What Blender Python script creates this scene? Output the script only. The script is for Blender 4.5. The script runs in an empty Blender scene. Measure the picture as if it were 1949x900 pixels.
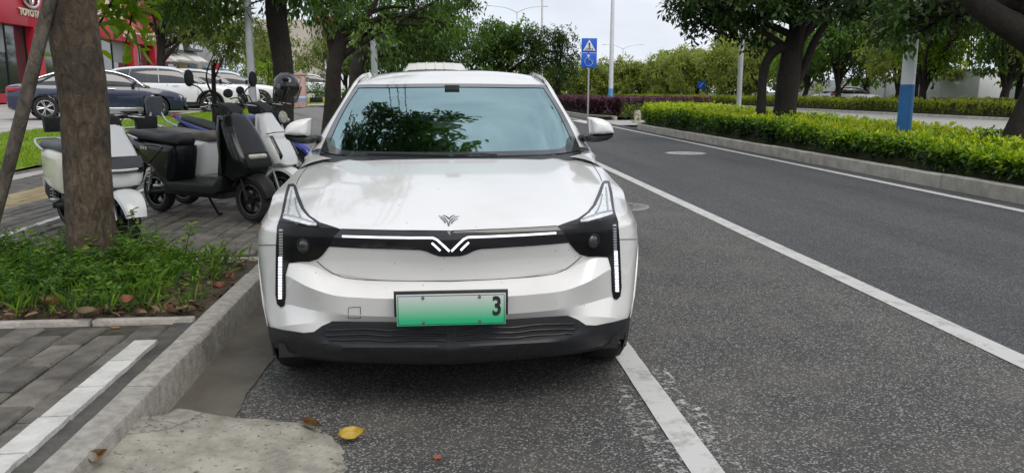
import bpy, bmesh, math, random
import numpy as np
from mathutils import Vector, Matrix
from mathutils.bvhtree import BVHTree
from mathutils.geometry import delaunay_2d_cdt

R_ = math.radians
sc = bpy.context.scene
COL = sc.collection

# ------------------------------------------------------------------ camera
FPX, EYE, VPX, VPY = 1500.0, 1.33, 843.0, 175.0      # focal length in photo pixels, eye height, road vanishing point
PITCH = math.atan((450 - VPY) / FPX)
YAW = math.atan((974.5 - VPX) / FPX * math.cos(PITCH))
cam_d = bpy.data.cameras.new('camera')
cam = bpy.data.objects.new('camera', cam_d)
COL.objects.link(cam)
cam.location = (0, 0, EYE)
cam.rotation_euler = (math.pi / 2 - PITCH, 0, -YAW)
cam_d.sensor_fit = 'HORIZONTAL'
cam_d.sensor_width = 36.0
cam_d.lens = FPX / 1949.0 * 36.0
cam_d.clip_start = 0.05
cam_d.clip_end = 3000
sc.camera = cam

# ------------------------------------------------------------------ sky and sun (bright overcast)
SUN_EL, SUN_AZ = R_(52), R_(150)       # azimuth from +Y towards +X
world = bpy.data.worlds.new('World')
sc.world = world
world.use_nodes = True
wn = world.node_tree
wn.nodes.clear()
def wnode(t, **k):
    n = wn.nodes.new(t)
    for a, b in k.items():
        setattr(n, a, b)
    return n
w_out = wnode('ShaderNodeOutputWorld')
w_bg = wnode('ShaderNodeBackground')
w_bg.inputs['Strength'].default_value = 0.14
w_sky = wnode('ShaderNodeTexSky', sky_type='NISHITA', sun_disc=False)
w_sky.sun_elevation = SUN_EL
w_sky.sun_rotation = SUN_AZ
w_sky.air_density = 1.0
w_sky.dust_density = 2.0
w_tc = wnode('ShaderNodeTexCoord')
w_map = wnode('ShaderNodeMapping')
w_map.inputs['Scale'].default_value = (1.0, 1.0, 2.2)
w_no = wnode('ShaderNodeTexNoise')
w_no.inputs['Scale'].default_value = 2.6
w_no.inputs['Detail'].default_value = 7
w_no.inputs['Roughness'].default_value = 0.55
w_no.inputs['Distortion'].default_value = 0.35
w_r1 = wnode('ShaderNodeValToRGB')     # cloud cover
w_r1.color_ramp.elements[0].position = 0.30
w_r1.color_ramp.elements[0].color = (0.78, 0.78, 0.78, 1)
w_r1.color_ramp.elements[1].position = 0.55
w_r1.color_ramp.elements[1].color = (0.97, 0.97, 0.97, 1)
w_no2 = wnode('ShaderNodeTexNoise')
w_no2.inputs['Scale'].default_value = 4.5
w_no2.inputs['Detail'].default_value = 8
w_r2 = wnode('ShaderNodeValToRGB')     # brighter and greyer cloud
w_r2.color_ramp.elements[0].position = 0.32
w_r2.color_ramp.elements[0].color = (4.5, 4.85, 5.5, 1)
w_r2.color_ramp.elements[1].position = 0.66
w_r2.color_ramp.elements[1].color = (6.0, 6.25, 6.75, 1)
w_mx = wnode('ShaderNodeMix', data_type='RGBA')
L = wn.links.new
L(w_tc.outputs['Generated'], w_map.inputs['Vector'])
L(w_map.outputs[0], w_no.inputs['Vector'])
L(w_map.outputs[0], w_no2.inputs['Vector'])
L(w_no.outputs['Fac'], w_r1.inputs[0])
L(w_no2.outputs['Fac'], w_r2.inputs[0])
L(w_r1.outputs[0], w_mx.inputs[0])
L(w_sky.outputs[0], w_mx.inputs[6])
L(w_r2.outputs[0], w_mx.inputs[7])
L(w_mx.outputs[2], w_bg.inputs['Color'])
L(w_bg.outputs[0], w_out.inputs['Surface'])

sun_d = bpy.data.lights.new('sun', 'SUN')
sun_d.energy = 1.5
sun_d.angle = R_(40)
sun_d.color = (1.0, 0.94, 0.85)
sun = bpy.data.objects.new('sun', sun_d)
COL.objects.link(sun)
sun.location = (0, -10, 40)
sdir = Vector((math.sin(SUN_AZ) * math.cos(SUN_EL), math.cos(SUN_AZ) * math.cos(SUN_EL), math.sin(SUN_EL)))
sun.rotation_euler = (-sdir).to_track_quat('-Z', 'Y').to_euler()

sc.view_settings.view_transform = 'Standard'
sc.view_settings.look = 'None'
sc.view_settings.gamma = 1.0
sc.view_settings.use_curve_mapping = False
sc.view_settings.exposure = 0.2
sc.render.engine = 'CYCLES'
sc.cycles.use_denoising = True
sc.cycles.max_bounces = 8
sc.cycles.diffuse_bounces = 3
sc.cycles.glossy_bounces = 4
sc.cycles.transmission_bounces = 6
sc.cycles.transparent_max_bounces = 8
sc.cycles.caustics_reflective = False
sc.cycles.caustics_refractive = False

# ------------------------------------------------------------------ photo pixel -> place
_F = np.array([math.sin(YAW) * math.cos(PITCH), math.cos(YAW) * math.cos(PITCH), -math.sin(PITCH)])
_Rt = np.array([math.cos(YAW), -math.sin(YAW), 0.0])
_U = np.cross(_Rt, _F)
_C = np.array([0, 0, EYE])
def ray(x, y):
    return _F + _Rt * (x - 974.5) / FPX + _U * (450 - y) / FPX
def gz(x, y, z=0.0):                    # the point at height z seen at that pixel
    d = ray(x, y); return _C + d * ((z - EYE) / d[2])
def at(x, y, Y):                        # the point at distance Y seen at that pixel
    d = ray(x, y); return _C + d * (Y / d[1])
def atx(x, y, X):
    d = ray(x, y); return _C + d * (X / d[0])

# ------------------------------------------------------------------ object helpers
def tag(o, label=None, cat=None, group=None, kind=None):
    if label: o['label'] = label
    if cat: o['category'] = cat
    if group: o['group'] = group
    if kind: o['kind'] = kind
    return o
def thing(name, label, cat, loc=(0, 0, 0), rz=0.0, group=None):
    o = bpy.data.objects.new(name, None)
    o.empty_display_size = 0.2
    COL.objects.link(o)
    o.location = loc
    o.rotation_euler = (0, 0, rz)
    return tag(o, label, cat, group)
def copy_tree(o, parent=None):
    c = o.copy(); COL.objects.link(c); c.parent = parent
    for ch in o.children:
        copy_tree(ch, c)
    return c

def cat_rom(pts, n):
    """smooth dense curve through control points, n samples per span"""
    P = np.asarray(pts, float)
    out = []
    N = len(P)
    for i in range(N - 1):
        p1, p2 = P[i], P[i + 1]
        p0 = P[i - 1] if i > 0 else 2 * p1 - p2
        p3 = P[i + 2] if i + 2 < N else 2 * p2 - p1
        for t in np.arange(n) / n:
            out.append(0.5 * ((2 * p1) + (-p0 + p2) * t + (2 * p0 - 5 * p1 + 4 * p2 - p3) * t * t + (-p0 + 3 * p1 - 3 * p2 + p3) * t ** 3))
    out.append(P[-1])
    return np.array(out)

def unit(v):
    return v / (np.linalg.norm(v, axis=-1, keepdims=True) + 1e-9)
def sstep(a, b, x):
    t = np.clip((x - a) / (b - a), 0, 1); return t * t * (3 - 2 * t)
class MB:
    """collects geometry, then becomes ONE mesh object"""
    def __init__(s):
        s.v = []; s.f = []; s.n = 0
    def add(s, verts, faces, M=None):
        V = np.asarray(verts, float).reshape(-1, 3)
        if M is not None:
            A = np.array(M)
            V = V @ A[:3, :3].T + A[:3, 3]
        s.v.append(V)
        b = s.n
        s.f.extend([tuple(i + b for i in f) for f in faces])
        s.n += len(V)
        return s
    def box(s, c, size, rot=None, bev=0.0, M=None):
        bm = bmesh.new()
        bmesh.ops.create_cube(bm, size=1.0)
        bmesh.ops.scale(bm, vec=size, verts=bm.verts)
        if bev > 0:
            bmesh.ops.bevel(bm, geom=list(bm.edges), offset=bev, segments=2, profile=0.5, affect='EDGES')
        if rot is not None:
            bmesh.ops.rotate(bm, cent=(0, 0, 0), matrix=rot, verts=bm.verts)
        bmesh.ops.translate(bm, vec=c, verts=bm.verts)
        bm.verts.index_update()
        s.add([v.co[:] for v in bm.verts], [[v.index for v in f.verts] for f in bm.faces], M)
        bm.free()
        return s
    def loft(s, rings, closed=True, caps=True, M=None):
        rings = [np.asarray(r, float) for r in rings]
        n = len(rings[0]); F = []
        for i in range(len(rings) - 1):
            a, b = i * n, (i + 1) * n
            for j in range(n if closed else n - 1):
                k = (j + 1) % n
                F.append((a + j, a + k, b + k, b + j))
        if caps and closed:
            F.append(tuple(range(n - 1, -1, -1)))
            F.append(tuple(range((len(rings) - 1) * n, len(rings) * n)))
        return s.add(np.concatenate(rings), F, M)
    def tube(s, path, rad, seg=8, caps=True, M=None, squash=1.0):
        P = np.asarray(path, float)
        rad = np.broadcast_to(np.asarray(rad, float), (len(P),))
        T = np.gradient(P, axis=0)
        T /= np.linalg.norm(T, axis=1)[:, None] + 1e-12
        up = np.array([0, 0, 1.0]) if abs(T[0][2]) < 0.9 else np.array([1.0, 0, 0])
        rings = []
        a = np.cross(T[0], up); a /= np.linalg.norm(a)
        th = np.arange(seg) * 2 * math.pi / seg
        for i in range(len(P)):
            a = a - T[i] * (a @ T[i]); a /= np.linalg.norm(a) + 1e-12
            b = np.cross(T[i], a)
            rings.append(P[i] + rad[i] * (np.cos(th)[:, None] * a + squash * np.sin(th)[:, None] * b))
        return s.loft(rings, True, caps, M)
    def lathe(s, prof, c=(0, 0, 0), axis='Z', seg=24, M=None, closed=False, caps=True):
        """prof: (radius, height) pairs, turned about the axis"""
        th = np.arange(seg) * 2 * math.pi / seg
        rings = []
        for r, h in prof:
            x, y = r * np.cos(th), r * np.sin(th)
            hh = np.full(seg, h)
            p = {'Z': (x, y, hh), 'Y': (x, hh, y), 'X': (hh, x, y)}[axis]
            rings.append(np.stack(p, 1) + np.asarray(c, float))
        if closed:
            rings.append(rings[0])
        return s.loft(rings, True, caps and not closed, M)
    def slab(s, pts, w, bev=0.01, axis='Y', c=0.0, M=None):
        """closed outline given in a plane, thickened to half-width w (number or function of the point) with rounded rims"""
        P = np.asarray(pts, float)
        area = 0.5 * np.sum(P[:, 0] * np.roll(P[:, 1], -1) - np.roll(P[:, 0], -1) * P[:, 1])
        if area < 0: P = P[::-1]
        d1 = np.roll(P, -1, 0) - P; d1 /= np.linalg.norm(d1, axis=1)[:, None] + 1e-9
        d0 = np.roll(d1, 1, 0)
        t = d0 + d1; t /= np.linalg.norm(t, axis=1)[:, None] + 1e-9
        nrm = np.stack([-t[:, 1], t[:, 0]], 1)          # inward
        W = np.array([w(*q) if callable(w) else w for q in P])
        b = min(bev, 0.9 * W.min())
        rings = []
        for ins, dw in ((1.0, 0.0), (0.62, 0.075), (0.3, 0.3), (0.075, 0.62), (0.0, 1.0)):
            Q = P + nrm * b * ins
            rings.append((Q, -(W - b * dw)))
        for ins, dw in ((0.0, 1.0), (0.075, 0.62), (0.3, 0.3), (0.62, 0.075), (1.0, 0.0)):
            Q = P + nrm * b * ins
            rings.append((Q, (W - b * dw)))
        out = []
        for Q, h in rings:
            h = h + c
            if axis == 'Y': out.append(np.stack([Q[:, 0], h, Q[:, 1]], 1))
            elif axis == 'X': out.append(np.stack([h, Q[:, 0], Q[:, 1]], 1))
            else: out.append(np.stack([Q[:, 0], Q[:, 1], h], 1))
        return s.loft(out, True, True, M)
    def mesh(s, name, mats, smooth=30):
        me = bpy.data.meshes.new(name)
        V = np.concatenate(s.v) if s.v else np.zeros((0, 3))
        me.from_pydata(V.tolist(), [], s.f)
        for m in (mats if isinstance(mats, (list, tuple)) else [mats]):
            me.materials.append(m)
        if smooth:
            me.polygons.foreach_set('use_smooth', np.ones(len(me.polygons), bool))
            me.set_sharp_from_angle(angle=R_(smooth))
        bm = bmesh.new(); bm.from_mesh(me)
        bmesh.ops.recalc_face_normals(bm, faces=bm.faces)
        bm.to_mesh(me); bm.free()
        return me
    def build(s, name, mats, parent=None, smooth=30, world=False):
        return link(name, s.mesh(name, mats, smooth), parent, world)
def link(name, me, parent=None, world=False):
    o = bpy.data.objects.new(name, me)
    COL.objects.link(o)
    if parent is not None:
        o.parent = parent
        if world:
            o.location = tuple(-c for c in parent.location)
    return o
def array_mesh(name, V, F, mat, val=None, smooth=False):
    """fast mesh from numpy: V (n,3), F (m,k) all faces with k corners; val: one number per face (colour variation)"""
    me = bpy.data.meshes.new(name)
    V = np.asarray(V, np.float32); F = np.asarray(F, np.int32)
    m, k = F.shape
    me.vertices.add(len(V)); me.vertices.foreach_set('co', V.ravel())
    me.loops.add(m * k); me.loops.foreach_set('vertex_index', F.ravel())
    me.polygons.add(m); me.polygons.foreach_set('loop_start', np.arange(0, m * k, k, dtype=np.int32))
    if val is not None:
        at_ = me.attributes.new('tone', 'FLOAT', 'FACE')
        at_.data.foreach_set('value', np.asarray(val, np.float32))
    if smooth:
        me.polygons.foreach_set('use_smooth', np.ones(m, bool))
    me.materials.append(mat)
    me.update(calc_edges=True)
    return me

# ------------------------------------------------------------------ materials
_mats = {}
def pm(name, c1, c2=None, scale=4.0, rough=0.6, rough2=None, metal=0.0, bump=0.0, bscale=None, coat=0.0, spec=0.5, detail=5.0,
       ramp=(0.35, 0.65), emit=None, estr=0.0, stretch=(1, 1, 1), rnd=0.0, world=False, alpha=None):
    """procedural surface: two colours mixed by noise, optional relief, per-object tone variation"""
    if name in _mats: return _mats[name]
    m = bpy.data.materials.new(name); m.use_nodes = True
    nt = m.node_tree; nd = nt.nodes; lk = nt.links.new
    b = nd['Principled BSDF']
    b.inputs['Roughness'].default_value = rough
    b.inputs['Metallic'].default_value = metal
    b.inputs['Coat Weight'].default_value = coat
    b.inputs['Coat Roughness'].default_value = 0.06
    b.inputs['Specular IOR Level'].default_value = spec
    b.inputs['Base Color'].default_value = (*c1, 1)
    need = c2 is not None or bump > 0 or rough2 is not None
    if need:
        if world:
            g = nd.new('ShaderNodeNewGeometry'); src = g.outputs['Position']
        else:
            g = nd.new('ShaderNodeTexCoord'); src = g.outputs['Object']
        mp = nd.new('ShaderNodeMapping'); mp.inputs['Scale'].default_value = stretch
        lk(src, mp.inputs['Vector'])
        no = nd.new('ShaderNodeTexNoise')
        no.inputs['Scale'].default_value = scale; no.inputs['Detail'].default_value = detail
        no.inputs['Roughness'].default_value = 0.6
        lk(mp.outputs[0], no.inputs['Vector'])
        rp = nd.new('ShaderNodeValToRGB')
        rp.color_ramp.elements[0].position = ramp[0]; rp.color_ramp.elements[1].position = ramp[1]
        rp.color_ramp.elements[0].color = (*c1, 1)
        rp.color_ramp.elements[1].color = (*(c2 or c1), 1)
        lk(no.outputs['Fac'], rp.inputs[0])
        col = rp.outputs[0]
        if rnd > 0:
            oi = nd.new('ShaderNodeObjectInfo')
            mr = nd.new('ShaderNodeMapRange'); mr.inputs['To Min'].default_value = 1 - rnd; mr.inputs['To Max'].default_value = 1 + rnd
            lk(oi.outputs['Random'], mr.inputs['Value'])
            vm = nd.new('ShaderNodeVectorMath'); vm.operation = 'SCALE'
            lk(col, vm.inputs[0]); lk(mr.outputs[0], vm.inputs['Scale'])
            col = vm.outputs[0]
        lk(col, b.inputs['Base Color'])
        if rough2 is not None:
            mr2 = nd.new('ShaderNodeMapRange'); mr2.inputs['To Min'].default_value = rough; mr2.inputs['To Max'].default_value = rough2
            lk(no.outputs['Fac'], mr2.inputs['Value']); lk(mr2.outputs[0], b.inputs['Roughness'])
        if bump > 0:
            n2 = nd.new('ShaderNodeTexNoise'); n2.inputs['Scale'].default_value = bscale or scale * 6; n2.inputs['Detail'].default_value = 6
            lk(mp.outputs[0], n2.inputs['Vector'])
            bp = nd.new('ShaderNodeBump'); bp.inputs['Strength'].default_value = min(1.0, bump); bp.inputs['Distance'].default_value = 0.02
            lk(n2.outputs['Fac'], bp.inputs['Height']); lk(bp.outputs[0], b.inputs['Normal'])
    if emit:
        b.inputs['Emission Color'].default_value = (*emit, 1); b.inputs['Emission Strength'].default_value = estr
    _mats[name] = m
    return m
def leafmat(name, cols, trans=0.35, rough=0.45, spec=0.4):
    """leaf: colour picked per leaf by its 'tone', some light passes through"""
    if name in _mats: return _mats[name]
    m = bpy.data.materials.new(name); m.use_nodes = True
    nt = m.node_tree; nd = nt.nodes; lk = nt.links.new
    b = nd['Principled BSDF']; out = nd['Material Output']
    b.inputs['Roughness'].default_value = rough; b.inputs['Specular IOR Level'].default_value = spec
    a = nd.new('ShaderNodeAttribute'); a.attribute_name = 'tone'
    rp = nd.new('ShaderNodeValToRGB')
    els = rp.color_ramp.elements
    while len(els) < len(cols): els.new(0.5)
    for i, c in enumerate(cols):
        els[i].position = i / (len(cols) - 1); els[i].color = (*c, 1)
    lk(a.outputs['Fac'], rp.inputs[0]); lk(rp.outputs[0], b.inputs['Base Color'])
    tr = nd.new('ShaderNodeBsdfTranslucent')
    hs = nd.new('ShaderNodeHueSaturation'); hs.inputs['Value'].default_value = 1.5; hs.inputs['Saturation'].default_value = 1.1; hs.inputs['Hue'].default_value = 0.49
    lk(rp.outputs[0], hs.inputs['Color']); lk(hs.outputs[0], tr.inputs['Color'])
    mx = nd.new('ShaderNodeMixShader'); mx.inputs[0].default_value = trans
    lk(b.outputs[0], mx.inputs[1]); lk(tr.outputs[0], mx.inputs[2]); lk(mx.outputs[0], out.inputs['Surface'])
    _mats[name] = m
    return m
def text_mesh(txt, size, name, mat, depth=0.01, parent=None, loc=(0, 0, 0), rot=(0, 0, 0), bold=0.0, sx=1.0):
    cu = bpy.data.curves.new(name, 'FONT'); cu.body = txt; cu.size = size; cu.extrude = depth; cu.offset = bold
    cu.align_x = 'CENTER'; cu.align_y = 'CENTER'; cu.resolution_u = 3
    o = bpy.data.objects.new(name + '_curve', cu); COL.objects.link(o)
    bpy.context.view_layer.update()
    me = bpy.data.meshes.new_from_object(o.evaluated_get(bpy.context.evaluated_depsgraph_get()))
    bpy.data.objects.remove(o); bpy.data.curves.remove(cu)
    me.name = name; me.materials.clear(); me.materials.append(mat)
    q = link(name, me, parent); q.location = loc; q.rotation_euler = rot; q.scale = (sx, 1, 1)
    return q

# ================================================================== SETTING
def lotz(Y):
    return 0.5 + 0.006 * (np.clip(Y, 14, 60) - 16)
def landz(X, Y):
    """height of the land left of the road"""
    side = 0.17 + 0.45 * sstep(-3.5, -6.3, X) * sstep(11, 27, Y)
    k = sstep(-6.3, -8.5, X)
    return side * (1 - k) + lotz(Y) * k
rng = np.random.default_rng(7)

def asphalt(name, base, light, dark, brown=0.0):
    m = bpy.data.materials.new(name); m.use_nodes = True
    nd = m.node_tree.nodes; lk = m.node_tree.links.new
    b = nd['Principled BSDF']
    g = nd.new('ShaderNodeNewGeometry')
    n1 = nd.new('ShaderNodeTexVoronoi'); n1.inputs['Scale'].default_value = 150
    r1 = nd.new('ShaderNodeValToRGB'); e = r1.color_ramp.elements
    e[0].position = 0.0; e[0].color = (*dark, 1); e[1].position = 0.80; e[1].color = (*base, 1)
    x = e.new(0.93); x.color = (*light, 1)
    sepc = nd.new('ShaderNodeSeparateColor')
    lk(g.outputs['Position'], n1.inputs['Vector']); lk(n1.outputs['Color'], sepc.inputs[0]); lk(sepc.outputs[0], r1.inputs[0])
    n2 = nd.new('ShaderNodeTexNoise'); n2.inputs['Scale'].default_value = 0.9; n2.inputs['Detail'].default_value = 9; n2.inputs['Roughness'].default_value = 0.65
    mp = nd.new('ShaderNodeMapping'); mp.inputs['Scale'].default_value = (1.5, 0.10, 1)
    lk(g.outputs['Position'], mp.inputs[0]); lk(mp.outputs[0], n2.inputs['Vector'])
    mr = nd.new('ShaderNodeMapRange'); mr.inputs['From Min'].default_value = 0.3; mr.inputs['From Max'].default_value = 0.7
    mr.inputs['To Min'].default_value = 0.74; mr.inputs['To Max'].default_value = 1.26
    lk(n2.outputs['Fac'], mr.inputs['Value'])
    vm = nd.new('ShaderNodeVectorMath'); vm.operation = 'SCALE'
    lk(r1.outputs[0], vm.inputs[0]); lk(mr.outputs[0], vm.inputs['Scale'])
    # dust blown in from the verge
    n3 = nd.new('ShaderNodeTexNoise'); n3.inputs['Scale'].default_value = 2.2; n3.inputs['Detail'].default_value = 8
    lk(g.outputs['Position'], n3.inputs['Vector'])
    mr3 = nd.new('ShaderNodeMapRange'); mr3.inputs['From Min'].default_value = 0.45; mr3.inputs['From Max'].default_value = 0.75; mr3.inputs['To Max'].default_value = brown
    lk(n3.outputs['Fac'], mr3.inputs['Value'])
    mx = nd.new('ShaderNodeMix'); mx.data_type = 'RGBA'
    lk(mr3.outputs[0], mx.inputs[0]); lk(vm.outputs[0], mx.inputs[6]); mx.inputs[7].default_value = (0.15, 0.138, 0.115, 1)
    lk(mx.outputs[2], b.inputs['Base Color'])
    b.inputs['Roughness'].default_value = 0.82; b.inputs['Specular IOR Level'].default_value = 0.35
    n4 = nd.new('ShaderNodeTexVoronoi'); n4.inputs['Scale'].default_value = 110
    lk(g.outputs['Position'], n4.inputs['Vector'])
    bp = nd.new('ShaderNodeBump'); bp.inputs['Strength'].default_value = 0.45; bp.inputs['Distance'].default_value = 0.005
    lk(n4.outputs['Distance'], bp.inputs['Height']); lk(bp.outputs[0], b.inputs['Normal'])
    return m
M_asph = asphalt('asphalt_worn', (0.086, 0.083, 0.078), (0.27, 0.262, 0.243), (0.038, 0.037, 0.036), 0.40)
M_asph2 = asphalt('asphalt_newer', (0.070, 0.071, 0.072), (0.17, 0.172, 0.172), (0.033, 0.034, 0.035), 0.10)
M_conc = pm('concrete_pale', (0.30, 0.29, 0.265), (0.42, 0.405, 0.375), 1.3, 0.85, bump=0.25, bscale=40, world=True, detail=9)
M_gutter = pm('gutter_concrete', (0.088, 0.078, 0.062), (0.155, 0.14, 0.115), 3.0, 0.85, bump=0.4, bscale=60, world=True, detail=10)
M_kerb = pm('kerb_stone', (0.245, 0.23, 0.20), (0.385, 0.365, 0.325), 22.0, 0.85, bump=0.35, bscale=90, world=True, detail=10, rnd=0.08)
M_mkerb = pm('kerb_pale', (0.33, 0.305, 0.25), (0.50, 0.47, 0.40), 4.0, 0.85, bump=0.5, bscale=30, world=True, detail=10, rnd=0.06)
M_pav = pm('paver', (0.082, 0.073, 0.060), (0.20, 0.184, 0.155), 8.0, 0.75, bump=0.5, bscale=90, world=True, detail=11, rnd=0.28, ramp=(.36, .72))
M_pavy = pm('paver_yellow', (0.30, 0.225, 0.11), (0.40, 0.32, 0.18), 6.0, 0.8, bump=0.4, bscale=80, world=True, rnd=0.12)
M_joint = pm('joint_sand', (0.035, 0.033, 0.026), (0.07, 0.065, 0.045), 12, 0.95, bump=0.5, bscale=90, world=True)
M_soil = pm('soil', (0.035, 0.026, 0.016), (0.10, 0.072, 0.045), 14, 0.95, bump=1.0, bscale=60, world=True)
M_grassbase = pm('lawn_base', (0.10, 0.19, 0.012), (0.21, 0.31, 0.025), 2.2, 0.9, bump=0.6, bscale=60, world=True, detail=9)
M_land = pm('land', (0.06, 0.085, 0.03), (0.10, 0.10, 0.06), 0.2, 0.95, world=True)
def paint_mat():
    m = bpy.data.materials.new('road_paint'); m.use_nodes = True
    nd = m.node_tree.nodes; lk = m.node_tree.links.new; b = nd['Principled BSDF']; out = nd['Material Output']
    g = nd.new('ShaderNodeNewGeometry')
    n = nd.new('ShaderNodeTexNoise'); n.inputs['Scale'].default_value = 7; n.inputs['Detail'].default_value = 12; n.inputs['Roughness'].default_value = 0.75
    lk(g.outputs['Position'], n.inputs['Vector'])
    r = nd.new('ShaderNodeValToRGB'); e = r.color_ramp.elements
    e[0].position = 0.32; e[0].color = (0.28, 0.27, 0.25, 1); e[1].position = 0.50; e[1].color = (0.52, 0.515, 0.49, 1)
    lk(n.outputs['Fac'], r.inputs[0]); lk(r.outputs[0], b.inputs['Base Color']); b.inputs['Roughness'].default_value = 0.7
    r2 = nd.new('ShaderNodeValToRGB'); e = r2.color_ramp.elements          # worn through to the road
    e[0].position = 0.31; e[0].color = (0, 0, 0, 1); e[1].position = 0.355; e[1].color = (1, 1, 1, 1)
    n5 = nd.new('ShaderNodeTexNoise'); n5.inputs['Scale'].default_value = 26; n5.inputs['Detail'].default_value = 8; n5.inputs['Roughness'].default_value = 0.7
    lk(g.outputs['Position'], n5.inputs['Vector'])
    lk(n5.outputs['Fac'], r2.inputs[0])
    lk(r2.outputs[0], b.inputs['Alpha'])
    return m
M_paint = paint_mat()

def sheet(name, x0, x1, y0, y1, z, mat, kind='structure', nx=1, ny=1, zf=None):
    xs = np.linspace(x0, x1, nx + 1); ys = np.linspace(y0, y1, ny + 1)
    X, Y = np.meshgrid(xs, ys)
    Z = zf(X, Y) if zf else np.full_like(X, z)
    V = np.stack([X, Y, Z], -1).reshape(-1, 3)
    i = np.arange(ny)[:, None] * (nx + 1) + np.arange(nx)[None]
    F = np.stack([i, i + 1, i + nx + 2, i + nx + 1], -1).reshape(-1, 4)
    o = link(name, array_mesh(name, V, F, mat, smooth=True))
    o['kind'] = kind
    return o

sheet('ground', -1500, 1500, -600, 2400, -0.06, M_land)
sheet('road', -0.90, 2.86, -14, 240, 0.0, M_asph)
sheet('road', 2.86, 7.2, -14, 240, -0.001, M_asph2)
sheet('road', 10.5, 26.2, -14, 240, -0.002, pm('asphalt_far', (0.30, 0.30, 0.275), (0.37, 0.365, 0.34), 2.0, 0.8, world=True))
sheet('side_road', 7.0, 11.0, 31.4, 37.0, 0.012, M_conc)

# ---- painted lines (thin sheets 4 mm above the road)
def strip(name, x0, x1, y0, y1, z=0.004, wob=0.0012, mat=None, parent=None):
    n = max(2, int((y1 - y0) / 0.12)); n = min(n, 400)
    ys = np.linspace(y0, y1, n)
    a = x0 + rng.normal(0, wob, n); b = x1 + rng.normal(0, wob, n)
    V = np.concatenate([np.stack([a, ys, np.full(n, z)], 1), np.stack([b, ys, np.full(n, z)], 1)])
    i = np.arange(n - 1)
    F = np.stack([i, i + n, i + n + 1, i + 1], 1)
    o = link(name, array_mesh(name, V, F, mat or M_paint), parent)
    o['kind'] = 'structure'
    return o
strip('gutter', -1.19, -0.885, -6, 60, 0.005, 0.0, M_gutter)
go_ = bpy.data.objects['gutter']
for v in go_.data.vertices:
    if v.co.x > -1.0: v.co.x += 0.018 * math.sin(v.co.y * 5.1) * math.sin(v.co.y * 1.7 + 1) + rng.normal(0, .008)
strip('lane_line', 2.80, 2.95, 0.5, 140)
strip('edge_line', 6.46, 6.60, 2.0, 33.0)
strip('edge_line', 6.46, 6.60, 33.0, 120.0)
strip('parking_line', 0.855, 0.975, 1.2, 8.3, 0.005)
# a second, older coat beside the parking line that has almost worn away
def ghost_mat():
    m = M_paint.copy(); m.name = 'road_paint_old'
    for n in m.node_tree.nodes:
        if n.type == 'VALTORGB' and abs(n.color_ramp.elements[0].position - 0.31) < .002:
            n.color_ramp.elements[0].position = 0.50; n.color_ramp.elements[1].position = 0.66
    return m
G_old = ghost_mat()
strip('old_parking_line', 0.985, 1.05, 1.2, 3.6, 0.0035, 0.02, G_old)
strip('old_parking_line', 0.76, 0.845, 1.2, 3.4, 0.0035, 0.02, G_old)
zc_ = [strip('crossing_stripe', -0.6 + i * 1.1, -0.05 + i * 1.1, 33.6, 37.4, 0.005) for i in range(7)]
strip('bay_line', 4.2, 4.35, 25, 32.5, 0.005)

# ---- left kerb: one stone after another
def stone_mesh(name, sx, sy, sz, mat, seed, chip=0.004, edge=0.012, n=12):
    r = np.random.default_rng(seed)
    ys = np.linspace(-sy / 2, sy / 2, n)
    ring0 = np.array([[-sx / 2, 0], [-sx / 2, sz - edge], [-sx / 2 + edge, sz], [sx / 2 - edge * 1.6, sz], [sx / 2 - edge * 0.4, sz - edge * 0.55], [sx / 2, sz - edge * 1.7], [sx / 2, 0]])
    rings = []
    for i, y in enumerate(ys):
        q = ring0.copy()
        q += r.normal(0, chip, q.shape) * np.array([[0.3, 0], [0.4, .4], [.4, .3], [.4, .3], [.5, .5], [.0, .3], [.0, 0]])
        rings.append(np.stack([q[:, 0], np.full(7, y), q[:, 1]], 1))
    mb = MB(); mb.loft(rings)
    return mb.mesh(name, mat, 24)
kerb = thing('kerb', None, None); kerb['kind'] = 'structure'
km = [stone_mesh('kerb_stone', 0.125, 0.994, 0.30, M_kerb, 20 + i, 0.003) for i in range(5)]
for i in range(48):
    o = link('kerb_stone', km[(i * 3) % 5], kerb)
    o.location = (-1.2345 + rng.normal(0, 0.002), 0.62 + i * 1.0, -0.13 + rng.normal(0, 0.0015))
# ---- pavement: base, pavers
PX0, PX1 = -1.46, -6.3
sheet('pavement_base', PX1, -1.29, -3, 13.0, 0.152, M_joint)
sheet('pavement_far', -6.3, -1.29, 13.0, 62, 0, pm('paving_far', (0.13, 0.125, 0.115), (0.19, 0.18, 0.165), 3, 0.8, world=True), nx=10, ny=40, zf=lambda X, Y: landz(X, Y) - 0.0)
pav = thing('pavement', None, None); pav['kind'] = 'structure'
BED = (-3.35, -1.295, 4.10, 5.56)
def pixel_of(P):
    v = np.asarray(P, float) - _C; z = v @ _F
    return 974.5 + FPX * (v @ _Rt) / z, 450 - FPX * (v @ _U) / z, z
PW, PL = 0.15, 0.30
cand = []
for i in range(33):
    for j in range(-2, 42):
        x = PX0 + 0.06 - PW * (i + 0.5); y = 1.0 + PL * (j + (0.5 if i % 2 else 0.0) + 0.5)
        if x < -6.3 or y > 13.05: continue
        if BED[0] - .06 < x < BED[1] and BED[2] - 0.14 < y < BED[3] + 0.14: continue
        px, py, d = pixel_of((x, y, 0.17))
        if d < 0.5 or px < -60 or px > 700 or py > 960: continue
        cand.append((d, x, y, i))
cand.sort()
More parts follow.
